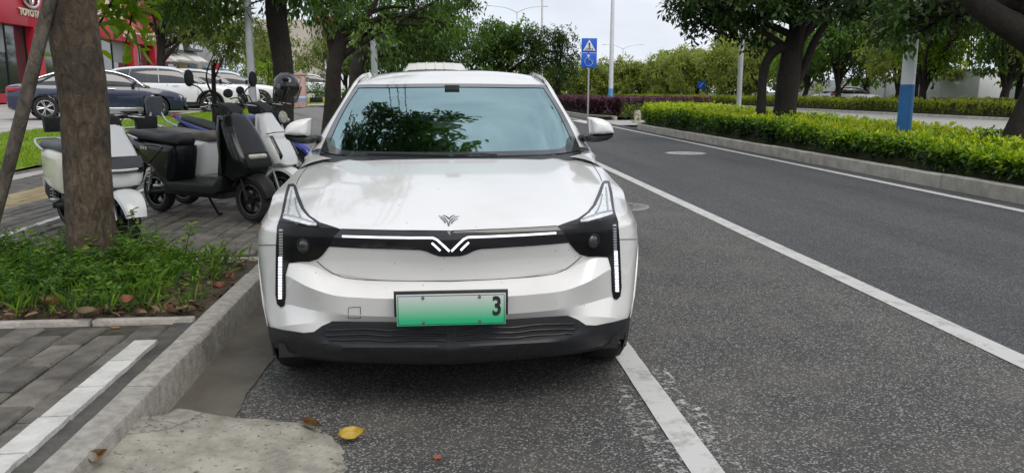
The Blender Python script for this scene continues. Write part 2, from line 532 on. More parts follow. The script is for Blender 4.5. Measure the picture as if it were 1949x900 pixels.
def pav_mesh(name, mat, sx, sy, seed):
    mb = MB(); r = np.random.default_rng(seed)
    c = 0.009
    h = 0.05
    o = np.array([[-1, -1], [1, -1], [1, 1], [-1, 1]], float) * np.array([sx / 2, sy / 2]) + r.normal(0, 0.0015, (4, 2))
    ins = o * (1 - 2 * c / np.array([sx, sy]))
    V = [(*p, -h) for p in o] + [(*p, -c) for p in o] + [(*p, r.normal(0, 0.0015)) for p in ins]
    F = [(0, 1, 5, 4), (1, 2, 6, 5), (2, 3, 7, 6), (3, 0, 4, 7), (4, 5, 9, 8), (5, 6, 10, 9), (6, 7, 11, 10), (7, 4, 8, 11), (8, 9, 10, 11)]
    mb.add(V, F)
    return mb
pm_a = [pav_mesh('paver', M_pav, PW - 0.011, PL - 0.012, s).mesh('paver', M_pav, 0) for s in range(6)]
pm_y = [pav_mesh('paver', M_pavy, PW - 0.011, PL - 0.012, s + 9).mesh('paver', M_pavy, 0) for s in range(3)]
rest = {0: MB(), 1: MB()}
for k, (d, x, y, i) in enumerate(cand):
    yellow = -5.05 < x < -4.45
    z = 0.171 + rng.normal(0, 0.0022)
    tx, ty = rng.normal(0, 0.008, 2)
    if k < 290:
        o = link('paver', (pm_y if yellow else pm_a)[int(rng.integers(3 if yellow else 6))], pav)
        o.location = (x, y, z); o.rotation_euler = (tx, ty, rng.normal(0, 0.006))
    else:
        pav_mesh('p', None, PW - 0.011, PL - 0.012, k).add([], []) if False else None
        q = pav_mesh('p', None, PW - 0.011, PL - 0.012, k)
        rest[int(yellow)].add(q.v[0], q.f, Matrix.Translation((x, y, z)) @ Matrix.Rotation(tx, 4, 'X') @ Matrix.Rotation(ty, 4, 'Y'))
for k in (0, 1):
    if rest[k].n:
        o = rest[k].build('farther_pavers', M_pavy if k else M_pav, pav, 0)
        o['kind'] = 'stuff'
# narrow filler course and the painted bicycle-bay lines
M_fill = pm('paver_dark', (0.05, 0.048, 0.042), (0.10, 0.096, 0.085), 8, 0.85, bump=0.6, bscale=70, world=True)
sheet('kerb_joint', -1.40, -1.293, -1, BED[2], 0.160, M_fill)
ln = MB()
y = 0.4
M_bay = pm('bay_paint', (0.44, 0.43, 0.40), (0.62, 0.61, 0.58), 9, 0.75, bump=0.35, bscale=60, world=True, detail=10)
while y < 3.68:
    l = float(rng.uniform(0.26, 0.33)); y1 = min(y + l, 3.76)
    n = 6; ys = np.linspace(y + 0.004, y1 - 0.004, n)
    a = -1.468 + rng.normal(0, .001, n); b = -1.362 + rng.normal(0, .002, n)
    V = [(p, q, 0.178) for p, q in zip(a, ys)] + [(p, q, 0.178 + 0.001) for p, q in zip(b, ys)]
    V += [(p, q, 0.15) for p, q in zip(a, ys)] + [(p, q, 0.15) for p, q in zip(b, ys)]
    F = [(i, i + n, i + n + 1, i + 1) for i in range(n - 1)] + [(i + n, i + 3 * n, i + 3 * n + 1, i + n + 1) for i in range(n - 1)] + [(i, i + 1, i + 2 * n + 1, i + 2 * n) for i in range(n - 1)] + [(0, 2 * n, 3 * n, n), (n - 1, 2 * n - 1, 4 * n - 1, 3 * n - 1)]
    ln.add(V, F); y = y1 + 0.003
o = ln.build('bay_line', M_bay, None, 0); o['kind'] = 'structure'
strip('bay_line', -3.64, -3.56, 3.0, 11.5, 0.1765, 0.003, M_bay)
strip('verge_edging', -6.02, -5.72, 3, 13.0, 0.1775, 0.01, M_conc)
# ---- tree pit: soil and edging stones
n_ = 40
sheet('tree_pit_soil', BED[0], BED[1], BED[2], BED[3], 0, M_soil, nx=50, ny=36,
      zf=lambda X, Y: 0.158 + 0.035 * np.sin(X * 7.3 + 1) * np.sin(Y * 5.1) * 0.6 + 0.05 * sstep(0, .35, np.minimum(np.minimum(X - BED[0], BED[1] - X), np.minimum(Y - BED[2], BED[3] - Y))) + np.random.default_rng(3).normal(0, .006, X.shape))
edg = thing('tree_pit_edging', None, None); edg['kind'] = 'structure'
M_edge = pm('edging_stone', (0.30, 0.27, 0.235), (0.45, 0.42, 0.37), 10, 0.85, bump=0.5, bscale=50, world=True)
for yy in (BED[2] - 0.025, BED[3] + 0.025):
    for i in range(4):
        o = MB().box((0, 0, 0), (0.50, 0.05, 0.10), bev=0.006).build('edging_stone', M_edge, edg)
        o.location = (BED[1] - 0.26 - i * 0.515, yy, 0.132 + rng.normal(0, .002))
# ---- lawn and the dealer's forecourt
sheet('lawn', -8.55, -6.28, 2, 70, 0, M_grassbase, nx=16, ny=120, zf=lambda X, Y: landz(X, Y) + 0.02 + np.random.default_rng(5).normal(0, 0.008, X.shape))
sheet('forecourt', -60, -8.5, -10, 140, 0, M_conc, nx=12, ny=80, zf=lambda X, Y: lotz(Y))
fk = thing('forecourt_kerb', None, None); fk['kind'] = 'structure'
fkm = stone_mesh('kerb_stone', 0.12, 0.99, 0.2, M_mkerb, 77, 0.002)
for i in range(36):
    o = link('kerb_stone', fkm, fk); yy = 12 + i; o.location = (-8.52, yy, lotz(yy) - 0.12)
# grass blades on the nearer lawn
nb = 42000
gx = rng.uniform(-8.45, -6.3, nb); gy = 10.5 + 26 * rng.random(nb) ** 1.6
gzz = landz(gx, gy) + 0.015
hh = rng.uniform(0.03, 0.085, nb); an = rng.uniform(0, 2 * math.pi, nb); w_ = rng.uniform(0.005, 0.012, nb)
lx, ly = rng.normal(0, 0.03, nb), rng.normal(0, 0.03, nb)
V = np.stack([np.stack([gx - w_ * np.cos(an), gy - w_ * np.sin(an), gzz], 1), np.stack([gx + w_ * np.cos(an), gy + w_ * np.sin(an), gzz], 1), np.stack([gx + lx, gy + ly, gzz + hh], 1)], 1).reshape(-1, 3)
M_grass = leafmat('grass_blade', [(0.10, 0.20, 0.012), (0.20, 0.33, 0.02), (0.30, 0.40, 0.03)], 0.3)
o = link('lawn_grass', array_mesh('lawn_grass', V, np.arange(nb * 3).reshape(-1, 3), M_grass, rng.random(nb)))
tag(o, 'bright green mown grass strip between the pavement and the car park', 'grass', kind='stuff')

# ---- median on the right: kerb stones and soil
mk = thing('median_kerb', None, None); mk['kind'] = 'structure'
mkm = [stone_mesh('kerb_stone', 0.15, 0.985, 0.34, M_mkerb, 40 + i, 0.004, 0.016) for i in range(4)]
def kerb_x(Y):
    return 6.985 + 1.3 * sstep(26.5, 31.5, Y) ** 2
for i in range(29):
    yy = 3.0 + i * 0.99
    o = link('kerb_stone', mkm[i % 4], mk)
    a = math.atan2(kerb_x(yy + .5) - kerb_x(yy - .5), 1.0)
    o.location = (kerb_x(yy) + rng.normal(0, .004), yy, -0.14 + rng.normal(0, .004)); o.rotation_euler = (rng.normal(0, .002), 0, -a)
for i in range(60):
    yy = 37.6 + i * 0.99
    o = link('kerb_stone', mkm[(i + 1) % 4], mk); xx = 7.35 + 0.75 * sstep(41, 37.5, yy)
    o.location = (xx, yy, -0.15); o.rotation_euler = (0, 0, math.atan2(0.75 * (sstep(41, 37.5, yy - .5) - sstep(41, 37.5, yy + .5)), 1.0))
for i in range(29):
    o = link('kerb_stone', mkm[i % 4], mk); o.location = (10.45, 3.0 + i * 0.99, -0.16)
n_ = 60
sheet('median_soil', 0, 1, 2.0, 31.6, 0, M_soil, nx=24, ny=n_, zf=None)
so = bpy.data.objects['median_soil']
co = np.zeros(len(so.data.vertices) * 3); so.data.vertices.foreach_get('co', co); co = co.reshape(-1, 3)
xl = kerb_x(co[:, 1]) + 0.06
co[:, 0] = xl + (10.4 - xl) * co[:, 0]
co[:, 2] = 0.172 + 0.04 * np.sin(co[:, 1] * 2.1) * np.sin(co[:, 0] * 3) * 0.4
so.data.vertices.foreach_set('co', co.ravel()); so.data.update()
sheet('median_soil', 7.4, 10.6, 37.4, 110, 0.15, M_soil)
mk2 = thing('far_road_kerb', None, None); mk2['kind'] = 'structure'
for i in range(70):
    o = link('kerb_stone', mkm[i % 4], mk2); o.location = (26.25, 12 + i * 0.99, -0.2)
sheet('verge', 26.3, 90, -14, 200, 0.10, M_land)

# ---- manhole covers
def manhole(x, y, r, label, pale=False):
    t = thing('manhole_cover', label, 'manhole cover', (x, y, 0.0))
    Mc = pm('cast_iron', (0.13, 0.13, 0.125), (0.22, 0.22, 0.21), 14, 0.55, metal=0.3, bump=0.4, bscale=60)
    if pale: Mc = pm('cast_iron_pale', (0.34, 0.34, 0.325), (0.46, 0.46, 0.44), 14, 0.6, bump=0.3, bscale=60)
    mb = MB(); mb.lathe([(r + 0.05, -0.03), (r + 0.05, 0.006), (r + 0.004, 0.008), (r + 0.004, -0.03)], seg=40); mb.build('frame', pm('manhole_frame', (0.2, 0.195, 0.18), (0.30, 0.29, 0.27), 10, 0.8, bump=0.3), t)
    mb = MB(); mb.lathe([(0.001, -0.02), (r, -0.02), (r, 0.007), (0.001, 0.009)], seg=40); mb.build('lid', Mc, t)
    mb = MB()
    for k in range(6):
        a = k * math.pi / 6
        mb.box((0, 0, 0.010), (r * 1.6, 0.018, 0.006), Matrix.Rotation(a, 3, 'Z'))
    mb.lathe([(r * .55, 0.006), (r * .55, 0.013), (r * .62, 0.013), (r * .62, 0.006)], seg=32)
    mb.build('tread', Mc, t)
manhole(2.02, 9.05, 0.33, 'round iron manhole cover by the lane line just past the parked white car')
manhole(5.3, 17.0, 0.40, 'pale round manhole cover in the far lane beside the yellow green hedge', True)

# ---- mortar ramp lumped against the kerb in the foreground
def ramp():
    out = [(-1.185, 0.9), (-1.18, 2.2), (-1.178, 2.92), (-1.165, 3.10), (-1.10, 3.18), (-1.0, 3.16), (-0.92, 3.13), (-0.80, 3.12), (-0.68, 3.11), (-0.56, 3.06), (-0.47, 2.97), (-0.40, 2.84), (-0.37, 2.68), (-0.375, 2.5), (-0.36, 2.2), (-0.38, 1.6), (-0.40, 0.9)]
    P = cat_rom(out, 6)
    P = P + rng.normal(0, 0.006, P.shape)
    gx, gy = np.meshgrid(np.arange(-1.18, -0.3, 0.022), np.arange(0.9, 3.4, 0.022))
    pts = [Vector(p) for p in P] + [Vector(q) for q in np.stack([gx.ravel(), gy.ravel()], 1) + rng.normal(0, .003, (gx.size, 2))]
    n = len(P)
    vs, es, fs, *_ = delaunay_2d_cdt(pts, [], [list(range(n))], 1, 1e-5)
    V = np.array([v[:] for v in vs])
    seg = np.linalg.norm(V[:, None] - P[None], axis=2)
    seg[:, P[:, 0] < -1.172] = 9       # the kerb side is not a free edge
    d = seg.min(1)
    z = -0.003 + 0.085 * np.clip((-0.36 - V[:, 0]) / 0.82, 0, 1) ** 1.25 * sstep(0, 0.10, d) + 0.020 * sstep(0, 0.05, d)
    r2 = np.random.default_rng(9)
    for _ in range(26):
        c = r2.uniform((-1.15, 1.8), (-0.4, 3.25)); s = r2.uniform(.03, .12)
        z += r2.normal(0, 0.004) * np.exp(-((V - c) ** 2).sum(1) / s ** 2)
    mb = MB(); mb.add(np.column_stack([V, z]), [tuple(f) for f in fs])
    m = bpy.data.materials.new('rough_mortar'); m.use_nodes = True
    nd = m.node_tree.nodes; lk = m.node_tree.links.new; b = nd['Principled BSDF']
    g = nd.new('ShaderNodeNewGeometry')
    n1 = nd.new('ShaderNodeTexNoise'); n1.inputs['Scale'].default_value = 6; n1.inputs['Detail'].default_value = 12; n1.inputs['Roughness'].default_value = 0.7
    r1 = nd.new('ShaderNodeValToRGB'); e = r1.color_ramp.elements
    e[0].position = .33; e[0].color = (0.17, 0.158, 0.128, 1); e[1].position = .60; e[1].color = (0.37, 0.35, 0.295, 1)
    vo = nd.new('ShaderNodeTexVoronoi'); vo.feature = 'DISTANCE_TO_EDGE'; vo.inputs['Scale'].default_value = 2.1
    nw = nd.new('ShaderNodeTexNoise'); nw.inputs['Scale'].default_value = 5; nw.inputs['Detail'].default_value = 5
    ad = nd.new('ShaderNodeMix'); ad.data_type = 'VECTOR'; ad.inputs[0].default_value = 0.32
    lk(g.outputs['Position'], ad.inputs[4]); lk(nw.outputs['Color'], ad.inputs[5]); lk(g.outputs['Position'], nw.inputs['Vector'])
    lk(ad.outputs[1], vo.inputs['Vector'])
    rc = nd.new('ShaderNodeValToRGB'); e = rc.color_ramp.elements
    e[0].position = 0.0; e[0].color = (0.48, 0.48, 0.48, 1); e[1].position = 0.016; e[1].color = (1, 1, 1, 1)
    lk(vo.outputs['Distance'], rc.inputs[0])
    lk(g.outputs['Position'], n1.inputs['Vector']); lk(n1.outputs['Fac'], r1.inputs[0])
    # pits
    n3 = nd.new('ShaderNodeTexNoise'); n3.inputs['Scale'].default_value = 55; n3.inputs['Detail'].default_value = 4
    lk(g.outputs['Position'], n3.inputs['Vector'])
    r3 = nd.new('ShaderNodeValToRGB'); e = r3.color_ramp.elements
    e[0].position = 0.30; e[0].color = (0.35, 0.35, 0.35, 1); e[1].position = 0.38; e[1].color = (1, 1, 1, 1)
    lk(n3.outputs['Fac'], r3.inputs[0])
    mu = nd.new('ShaderNodeMix'); mu.data_type = 'RGBA'; mu.blend_type = 'MULTIPLY'; mu.inputs[0].default_value = 1
    lk(r1.outputs[0], mu.inputs[6]); lk(rc.outputs[0], mu.inputs[7])
    mu2 = nd.new('ShaderNodeMix'); mu2.data_type = 'RGBA'; mu2.blend_type = 'MULTIPLY'; mu2.inputs[0].default_value = 1
    lk(mu.outputs[2], mu2.inputs[6]); lk(r3.outputs[0], mu2.inputs[7])
    lk(mu2.outputs[2], b.inputs['Base Color']); b.inputs['Roughness'].default_value = 0.9
    bp = nd.new('ShaderNodeBump'); bp.inputs['Strength'].default_value = 0.7; bp.inputs['Distance'].default_value = 0.012
    lk(mu2.outputs[2], bp.inputs['Height']); lk(bp.outputs[0], b.inputs['Normal'])
    o = mb.build('mortar_ramp', m, None, 60)
    tag(o, 'cracked pale mortar ramp lumped against the kerb in the foreground', 'ramp')
ramp()

# ================================================================== TREES AND PLANTS
def leaf_geo(c, d, up, L, W, rich=False):
    """leaf blades: base c, pointing d, facing up"""
    d = unit(d); s = unit(np.cross(d, up)); n = np.cross(s, d)
    L = L[:, None]; W = W[:, None]
    if not rich:
        V = np.stack([c, c + d * L * .48 + s * W * .5 + n * W * .10, c + d * L - n * L * .06, c + d * L * .48 - s * W * .5 + n * W * .10], 1).reshape(-1, 3)
        F = np.arange(len(c) * 4).reshape(-1, 4)
        return V, F, 1
    V = np.stack([c, c + d * L * .3 + s * W * .42 + n * W * .12, c + d * L * .7 + s * W * .40 + n * W * .08, c + d * L - n * L * .12,
                  c + d * L * .7 - s * W * .40 + n * W * .08, c + d * L * .3 - s * W * .42 + n * W * .12, ], 1).reshape(-1, 3)
    i = np.arange(len(c))[:, None] * 6
    F = np.concatenate([i + np.array([[0, 1, 2, 3]]), i + np.array([[0, 3, 4, 5]])], 1).reshape(-1, 4)
    return V, F, 2
def rand_dir(n, r):
    v = r.normal(size=(n, 3)); return unit(v)
DENS = 2.4
def foliage_mesh(name, clumps, per, L, W, mat, seed, droop=0.35, rich=False, flat=0.75, tone=(0.0, 1.0), shell=0.5, spread=0.35):
    """clumps: (centre, radius); leaves are spread through each clump on small shoots"""
    r = np.random.default_rng(seed)
    Cs, Ds, Us, Ls, Ws, Ts = [], [], [], [], [], []
    for c, rad in clumps:
        n = max(6, int(per * (rad ** 2) * DENS))
        ns = max(1, n // 6)
        dirs = rand_dir(ns, r); rr = rad * (shell + (1 - shell) * r.random(ns)) ** 0.8
        tips = np.asarray(c) + dirs * rr[:, None] * np.array([1, 1, flat])
        k = 6
        base = np.repeat(tips, k, 0) + r.normal(0, 1, (ns * k, 3)) * spread * L
        dd = unit(np.repeat(dirs, k, 0) * 0.7 + rand_dir(ns * k, r) * 0.9 + np.array([0, 0, -droop]))
        uu = unit(rand_dir(ns * k, r) * 0.6 + np.array([0, 0, 1.0]))
        ct = r.normal(0.5, 0.16)
        # leaves towards the top of a clump are paler
        tt = np.clip(ct + r.normal(0, 0.16, ns * k) + 0.10 * np.repeat(dirs[:, 2], k), 0, 1)
        Cs.append(base); Ds.append(dd); Us.append(uu); Ts.append(tone[0] + (tone[1] - tone[0]) * tt)
        Ls.append(L * r.uniform(.65, 1.25, ns * k)); Ws.append(W * r.uniform(.7, 1.2, ns * k))
    V, F, m = leaf_geo(np.concatenate(Cs), np.concatenate(Ds), np.concatenate(Us), np.concatenate(Ls), np.concatenate(Ws), rich)
    return array_mesh(name, V, F, mat, np.repeat(np.concatenate(Ts), m))
def wobble(P, amp, seed):
    r = np.random.default_rng(seed)
    return np.asarray(P, float) + np.concatenate([[np.zeros(3)], r.normal(0, amp, (len(P) - 2, 3)), [np.zeros(3)]])
def bark_mesh(path, rad, seg, seed, rough=0.07, ribs=0.0, n=10):
    """trunk: swept ring with lumps and fissures"""
    r = np.random.default_rng(seed)
    P = cat_rom(path, n); Rd = cat_rom(np.asarray(rad, float)[:, None], n)[:, 0]
    T = unit(np.gradient(P, axis=0)); a = np.cross(T[0], [0, 1, 0.01]); a /= np.linalg.norm(a)
    th = np.arange(seg) * 2 * math.pi / seg
    ph = r.uniform(0, 6.28, 8); fr = r.integers(2, 9, 8)
    rings = []
    ln_ = np.concatenate([[0], np.cumsum(np.linalg.norm(np.diff(P, axis=0), axis=1))])
    lumps = [(r.uniform(0, 6.28), r.uniform(0, ln_[-1]), r.uniform(.25, .6), r.uniform(-.8, .8)) for _ in range(int(4 + ln_[-1] * 5))]
    for i in range(len(P)):
        a = a - T[i] * (a @ T[i]); a /= np.linalg.norm(a); b = np.cross(T[i], a)
        k = np.ones(seg)
        for q in range(8):
            k += rough * 0.11 * np.sin(fr[q] * th + ph[q] + ln_[i] * (0.6 + q * 0.5))
        for (lt, lh, ls, la) in lumps:
            da = np.abs((th - lt + math.pi) % (2 * math.pi) - math.pi)
            k += rough * la * np.exp(-(da / ls) ** 2 - ((ln_[i] - lh) / (ls * 0.35)) ** 2)
        k += r.normal(0, rough * 0.22, seg) + ribs * np.cos(th * 5 + ph[0]) ** 3
        rings.append(P[i] + Rd[i] * k[:, None] * (np.cos(th)[:, None] * a + np.sin(th)[:, None] * b))
    return rings
def barkmat(name, c1, c2, c3):
    m = bpy.data.materials.new(name); m.use_nodes = True
    nd = m.node_tree.nodes; lk = m.node_tree.links.new; b = nd['Principled BSDF']
    g = nd.new('ShaderNodeNewGeometry'); mp = nd.new('ShaderNodeMapping'); mp.inputs['Scale'].default_value = (1, 1, 0.5)
    lk(g.outputs['Position'], mp.inputs[0])
    n = nd.new('ShaderNodeTexNoise'); n.inputs['Scale'].default_value = 26; n.inputs['Detail'].default_value = 9; n.inputs['Roughness'].default_value = 0.7; n.inputs['Distortion'].default_value = 0.8
    lk(mp.outputs[0], n.inputs['Vector'])
    r = nd.new('ShaderNodeValToRGB'); e = r.color_ramp.elements
    e[0].position = .33; e[0].color = (*c1, 1); e[1].position = .56; e[1].color = (*c2, 1); x = e.new(.75); x.color = (*c3, 1)
    lk(n.outputs['Fac'], r.inputs[0])
    n2 = nd.new('ShaderNodeTexNoise'); n2.inputs['Scale'].default_value = 3.5; n2.inputs['Detail'].default_value = 6
    lk(g.outputs['Position'], n2.inputs['Vector'])
    mr = nd.new('ShaderNodeMapRange'); mr.inputs['From Min'].default_value = .35; mr.inputs['From Max'].default_value = .65; mr.inputs['To Min'].default_value = .6; mr.inputs['To Max'].default_value = 1.25
    lk(n2.outputs['Fac'], mr.inputs['Value'])
    vm = nd.new('ShaderNodeVectorMath'); vm.operation = 'SCALE'; lk(r.outputs[0], vm.inputs[0]); lk(mr.outputs[0], vm.inputs['Scale'])
    lk(vm.outputs[0], b.inputs['Base Color']); b.inputs['Roughness'].default_value = 0.9
    bp = nd.new('ShaderNodeBump'); bp.inputs['Strength'].default_value = 1.0; bp.inputs['Distance'].default_value = 0.025
    lk(n.outputs['Fac'], bp.inputs['Height']); lk(bp.outputs[0], b.inputs['Normal'])
    _mats[name] = m
    return m
M_bark = barkmat('bark_brown', (0.026, 0.019, 0.012), (0.105, 0.077, 0.050), (0.20, 0.155, 0.108))
M_bark2 = barkmat('bark_dark', (0.007, 0.005, 0.0035), (0.022, 0.016, 0.011), (0.046, 0.035, 0.026))
G_mid = leafmat('leaf_green', [(0.030, 0.068, 0.014), (0.065, 0.135, 0.022), (0.13, 0.225, 0.03)], 0.38)
G_dark = leafmat('leaf_dark', [(0.016, 0.038, 0.011), (0.036, 0.076, 0.017), (0.078, 0.15, 0.026)], 0.28, 0.35)
G_olive = leafmat('leaf_olive', [(0.065, 0.10, 0.022), (0.14, 0.185, 0.038), (0.25, 0.29, 0.055)], 0.42)
G_bright = leafmat('leaf_bright', [(0.06, 0.13, 0.015), (0.13, 0.24, 0.02), (0.25, 0.36, 0.03)], 0.45)

def tree(name, label, base, trunk, tr, crown, per, L, W, leaf, seed, bark=None, group=None, seg=14, limbs=9, droop=0.35, flat=0.75, rich=False, spread=0.35, extra=None, fork=None, tone=(0, 1), shell=0.45):
    """trunk: points (world); tr: radii; crown: list of (centre, radii, number of clumps, clump radius)"""
    r = np.random.default_rng(seed)
    t = thing(name, label, 'tree', tuple(base), 0, group)
    clumps = []
    for cc, rr, n, cr in crown:
        d = rand_dir(n, r); q = (r.random(n) ** 0.45)[:, None]
        for p in np.asarray(cc) + d * q * np.asarray(rr):
            clumps.append((p, cr * r.uniform(.65, 1.3)))
    if extra: clumps += extra
    mb = MB(); mb.loft(bark_mesh(trunk, tr, seg, seed, 0.07 if seg > 16 else 0.05, n=10 if seg > 16 else 5))
    mb.build('trunk', bark or M_bark2, t, 50, True)
    top = np.asarray(trunk[-1]); fk = np.asarray(fork if fork is not None else trunk[max(0, len(trunk) - 2)])
    lm = MB(); order = r.permutation(len(clumps))
    mains = [clumps[i] for i in order[:limbs]]
    for c, rad in mains:
        s = fk + (top - fk) * r.random()
        mid = s + (c - s) * 0.5 + np.array([0, 0, 0.07]) * np.linalg.norm(c - s) + r.normal(0, 0.1, 3)
        r0 = tr[-1] * r.uniform(.45, .75)
        P = cat_rom([s, mid, c], 5)
        lm.tube(P, np.linspace(r0, r0 * .22, len(P)), 7)
    for i in order[limbs:]:
        c, rad = clumps[i]
        m = min(mains, key=lambda q: np.linalg.norm(q[0] - c))[0]
        s = m + (fk - m) * r.uniform(.05, .35)
        P = cat_rom([s, (s + c) / 2 + r.normal(0, .08, 3), c], 3)
        lm.tube(P, np.linspace(tr[-1] * .16, tr[-1] * .05, len(P)), 5)
    lm.build('limbs', bark or M_bark2, t, 60, True)
    link('crown', foliage_mesh('crown', clumps, per, L, W, leaf, seed + 1, droop, rich, flat, spread=spread, tone=tone, shell=shell), t, True)
    return t

# ---- the street tree in front, with its prop; its crown spreads overhead (it is what the windscreen mirrors)
b1 = (-2.26, 5.15, 0.15)
tree('street_tree', 'thick brown trunk street tree rising from the weedy tree pit in front', b1,
     [(-2.235, 5.15, 0.0), (-2.245, 5.15, 0.30), (-2.235, 5.15, 0.75), (-2.215, 5.16, 1.3), (-2.25, 5.18, 1.9), (-2.22, 5.22, 2.7), (-2.2, 5.3, 3.3)],
     [0.18, 0.148, 0.138, 0.136, 0.142, 0.150, 0.14],
     [((-2.1, 5.6, 4.9), (1.9, 2.0, 1.2), 30, 0.50), ((-0.7, 6.1, 5.0), (0.9, 1.1, 0.7), 13, 0.42), ((-0.15, 5.3, 4.6), (0.5, 0.7, 0.5), 6, 0.34), ((-3.4, 6.2, 4.3), (1.2, 1.5, 0.9), 10, 0.5)],
     330, 0.19, 0.085, G_mid, 11, M_bark, seg=40, limbs=8, droop=0.1, rich=True, spread=0.5)
# a leafy shoot hanging low behind its trunk
def shoot(name, label, cat, base, tips, mat, seed, L=0.13, W=0.06, per=26):
    t = thing(name, label, cat, tuple(base)); r = np.random.default_rng(seed)
    mb = MB(); cl = []
    for tp in tips:
        P = cat_rom([base, (np.asarray(base) + tp) / 2 + np.array([0, 0, .12]), tp], 6)
        mb.tube(P, np.linspace(.018, .005, len(P)), 6)
        for q in P[4:]:
            cl.append((q, 0.13 * r.uniform(.7, 1.3)))
    mb.build('branch', M_bark2, t, 60, True)
    link('leaves', foliage_mesh('leaves', cl, per / 0.0169 * 0.6, L, W, mat, seed, -0.05, True, tone=(.45, 1.0)), t, True)
    return t

# prop pole
pp = MB(); a = at(-25, 470, 4.9); b_ = at(92, 12, 5.02); b2 = b_ + (b_ - a) * 0.35
rings = bark_mesh([a + (a - b_) * 0.25, a, (a + b_) / 2 + np.array([0.008, 0, 0]), b_, b2], [0.034, 0.035, 0.037, 0.036, 0.034], 18, 5, 0.05, n=8)
pp.loft(rings)
prop = thing('tree_prop', 'weathered wooden pole leaning against the front street tree as a prop', 'prop pole', (float(a[0]), float(a[1]), 0.17))
pp.build('pole', barkmat('pole_wood', (0.055, 0.045, 0.034), (0.13, 0.11, 0.085), (0.20, 0.17, 0.135)), prop, 60, True)
tie = MB(); tie.lathe([(0.155, -0.02), (0.163, -0.01), (0.163, 0.01), (0.155, 0.02)], c=(-2.23, 5.17, 2.15), seg=24)
tie.build('tie', pm('tie_wire', (0.05, 0.05, 0.05), rough=0.6), prop, 40, True)

# ---- row of street trees down the left pavement
tree('street_tree', 'dark trunk street tree just behind the motorcycle and helmet', (-2.62, 13.2, 0.17),
     [(-2.62, 13.2, 0.05), (-2.60, 13.2, 0.8), (-2.55, 13.2, 1.7), (-2.62, 13.25, 2.6), (-2.55, 13.3, 3.6)], [0.22, 0.175, 0.16, 0.165, 0.15],
     [((-3.1, 13.5, 3.7), (2.1, 1.8, 1.15), 34, 0.50), ((-3.75, 12.9, 2.65), (0.85, 0.8, 0.55), 11, 0.36), ((-1.75, 13.6, 3.0), (0.8, 0.9, 0.8), 12, 0.38), ((-2.2, 13.4, 5.2), (2, 2, .9), 12, .5)],
     330, 0.15, 0.05, G_mid, 21, seg=22, limbs=10, droop=0.7, spread=0.5)
tree('street_tree', 'leaning double trunk street tree left of the traffic signal', (-2.75, 19.6, 0.2),
     [(-2.75, 19.6, 0.05), (-2.66, 19.6, 1.0), (-2.58, 19.6, 1.9), (-2.3, 19.8, 3.0)], [0.26, 0.20, 0.18, 0.15],
     [((-1.9, 20.2, 3.5), (2.0, 1.5, 1.2), 34, 0.50), ((-0.3, 20.5, 3.2), (1.1, 0.9, 0.9), 14, 0.40)],
     300, 0.16, 0.05, G_mid, 22, seg=16, limbs=10, droop=0.9, spread=0.5)
tree('street_tree', 'tall street tree whose drooping crown fills the view above the car roof', (-2.4, 27.5, 0.2),
     [(-3.1, 27.5, 0.0), (-2.95, 27.5, 1.2), (-2.8, 27.5, 2.4), (-2.0, 27.8, 3.8)], [0.3, 0.26, 0.22, 0.18],
     [((-0.9, 27.8, 3.5), (2.2, 1.6, 1.6), 46, 0.55), ((0.6, 27.5, 4.3), (1.0, 1.2, 0.8), 14, 0.42), ((-0.2, 28, 2.5), (0.9, 1, .5), 10, .4)],
     230, 0.18, 0.06, G_mid, 23, seg=14, limbs=10, droop=0.9, spread=0.5)
tree('street_tree', 'thin young tree with yellowish leaves in front of the blue awning shop', (-4.35, 15.6, 0.2),
     [(-4.35, 15.6, 0.1), (-4.33, 15.6, 1.0), (-4.30, 15.6, 1.9)], [0.06, 0.05, 0.035],
     [((-3.98, 15.6, 2.22), (0.42, 0.4, 0.42), 11, 0.20)],
     500, 0.13, 0.05, G_olive, 24, seg=10, limbs=5, droop=0.8)
tree('street_tree', 'bushy tree with a slim trunk standing beside the red dealership', (-14.2, 42, 0.6),
     [(-14.2, 42, 0.5), (-14.15, 42, 2.4), (-14.0, 42, 4.2)], [0.26, 0.22, 0.18],
     [((-13.6, 42, 6.0), (2.9, 2.4, 2.1), 34, 0.85), ((-11.3, 42, 4.6), (1.6, 1.6, 1.0), 12, .6)],
     130, 0.26, 0.11, G_olive, 25, seg=12, limbs=8, droop=0.6)
shoot('leafy_branch', 'bright green leafy branch hanging beside the front trunk over the red facade', 'branch', np.array([-2.2, 6.6, 2.3]),
      [np.array([-2.85, 6.7, 1.62]), np.array([-2.55, 6.8, 1.72]), np.array([-3.05, 6.7, 1.86]), np.array([-2.75, 6.9, 1.92])], G_bright, 31, 0.16, 0.085, 3.2)

# ---- bushes and trees far left, behind the forecourt
def bush(name, label, c, rr, n, cr, leaf, seed, per=90, L=0.22, W=0.1, group=None):
    r = np.random.default_rng(seed)
    t = thing(name, label, 'bush', (c[0], c[1], c[2] - rr[2]), 0, group)
    d = rand_dir(n, r); q = (r.random(n) ** 0.4)[:, None]
    pts = np.asarray(c) + d * q * np.asarray(rr)
    mb = MB()
    for p in pts[:8]:
        mb.tube(cat_rom([(c[0], c[1], c[2] - rr[2] - .2), (p + np.array([c[0], c[1], c[2] - rr[2]])) / 2, p], 3), [.04, .03, .03, .02, .02, .015, .01], 5)
    mb.build('stems', M_bark2, t, 60, True)
    link('foliage', foliage_mesh('foliage', [(p, cr * r.uniform(.7, 1.3)) for p in pts], per, L, W, leaf, seed), t, True)
bush('bush', 'leafy green bush behind the parked white cars', (-8.6, 40, 1.9), (1.6, 1.5, 1.3), 22, .6, G_bright, 41)
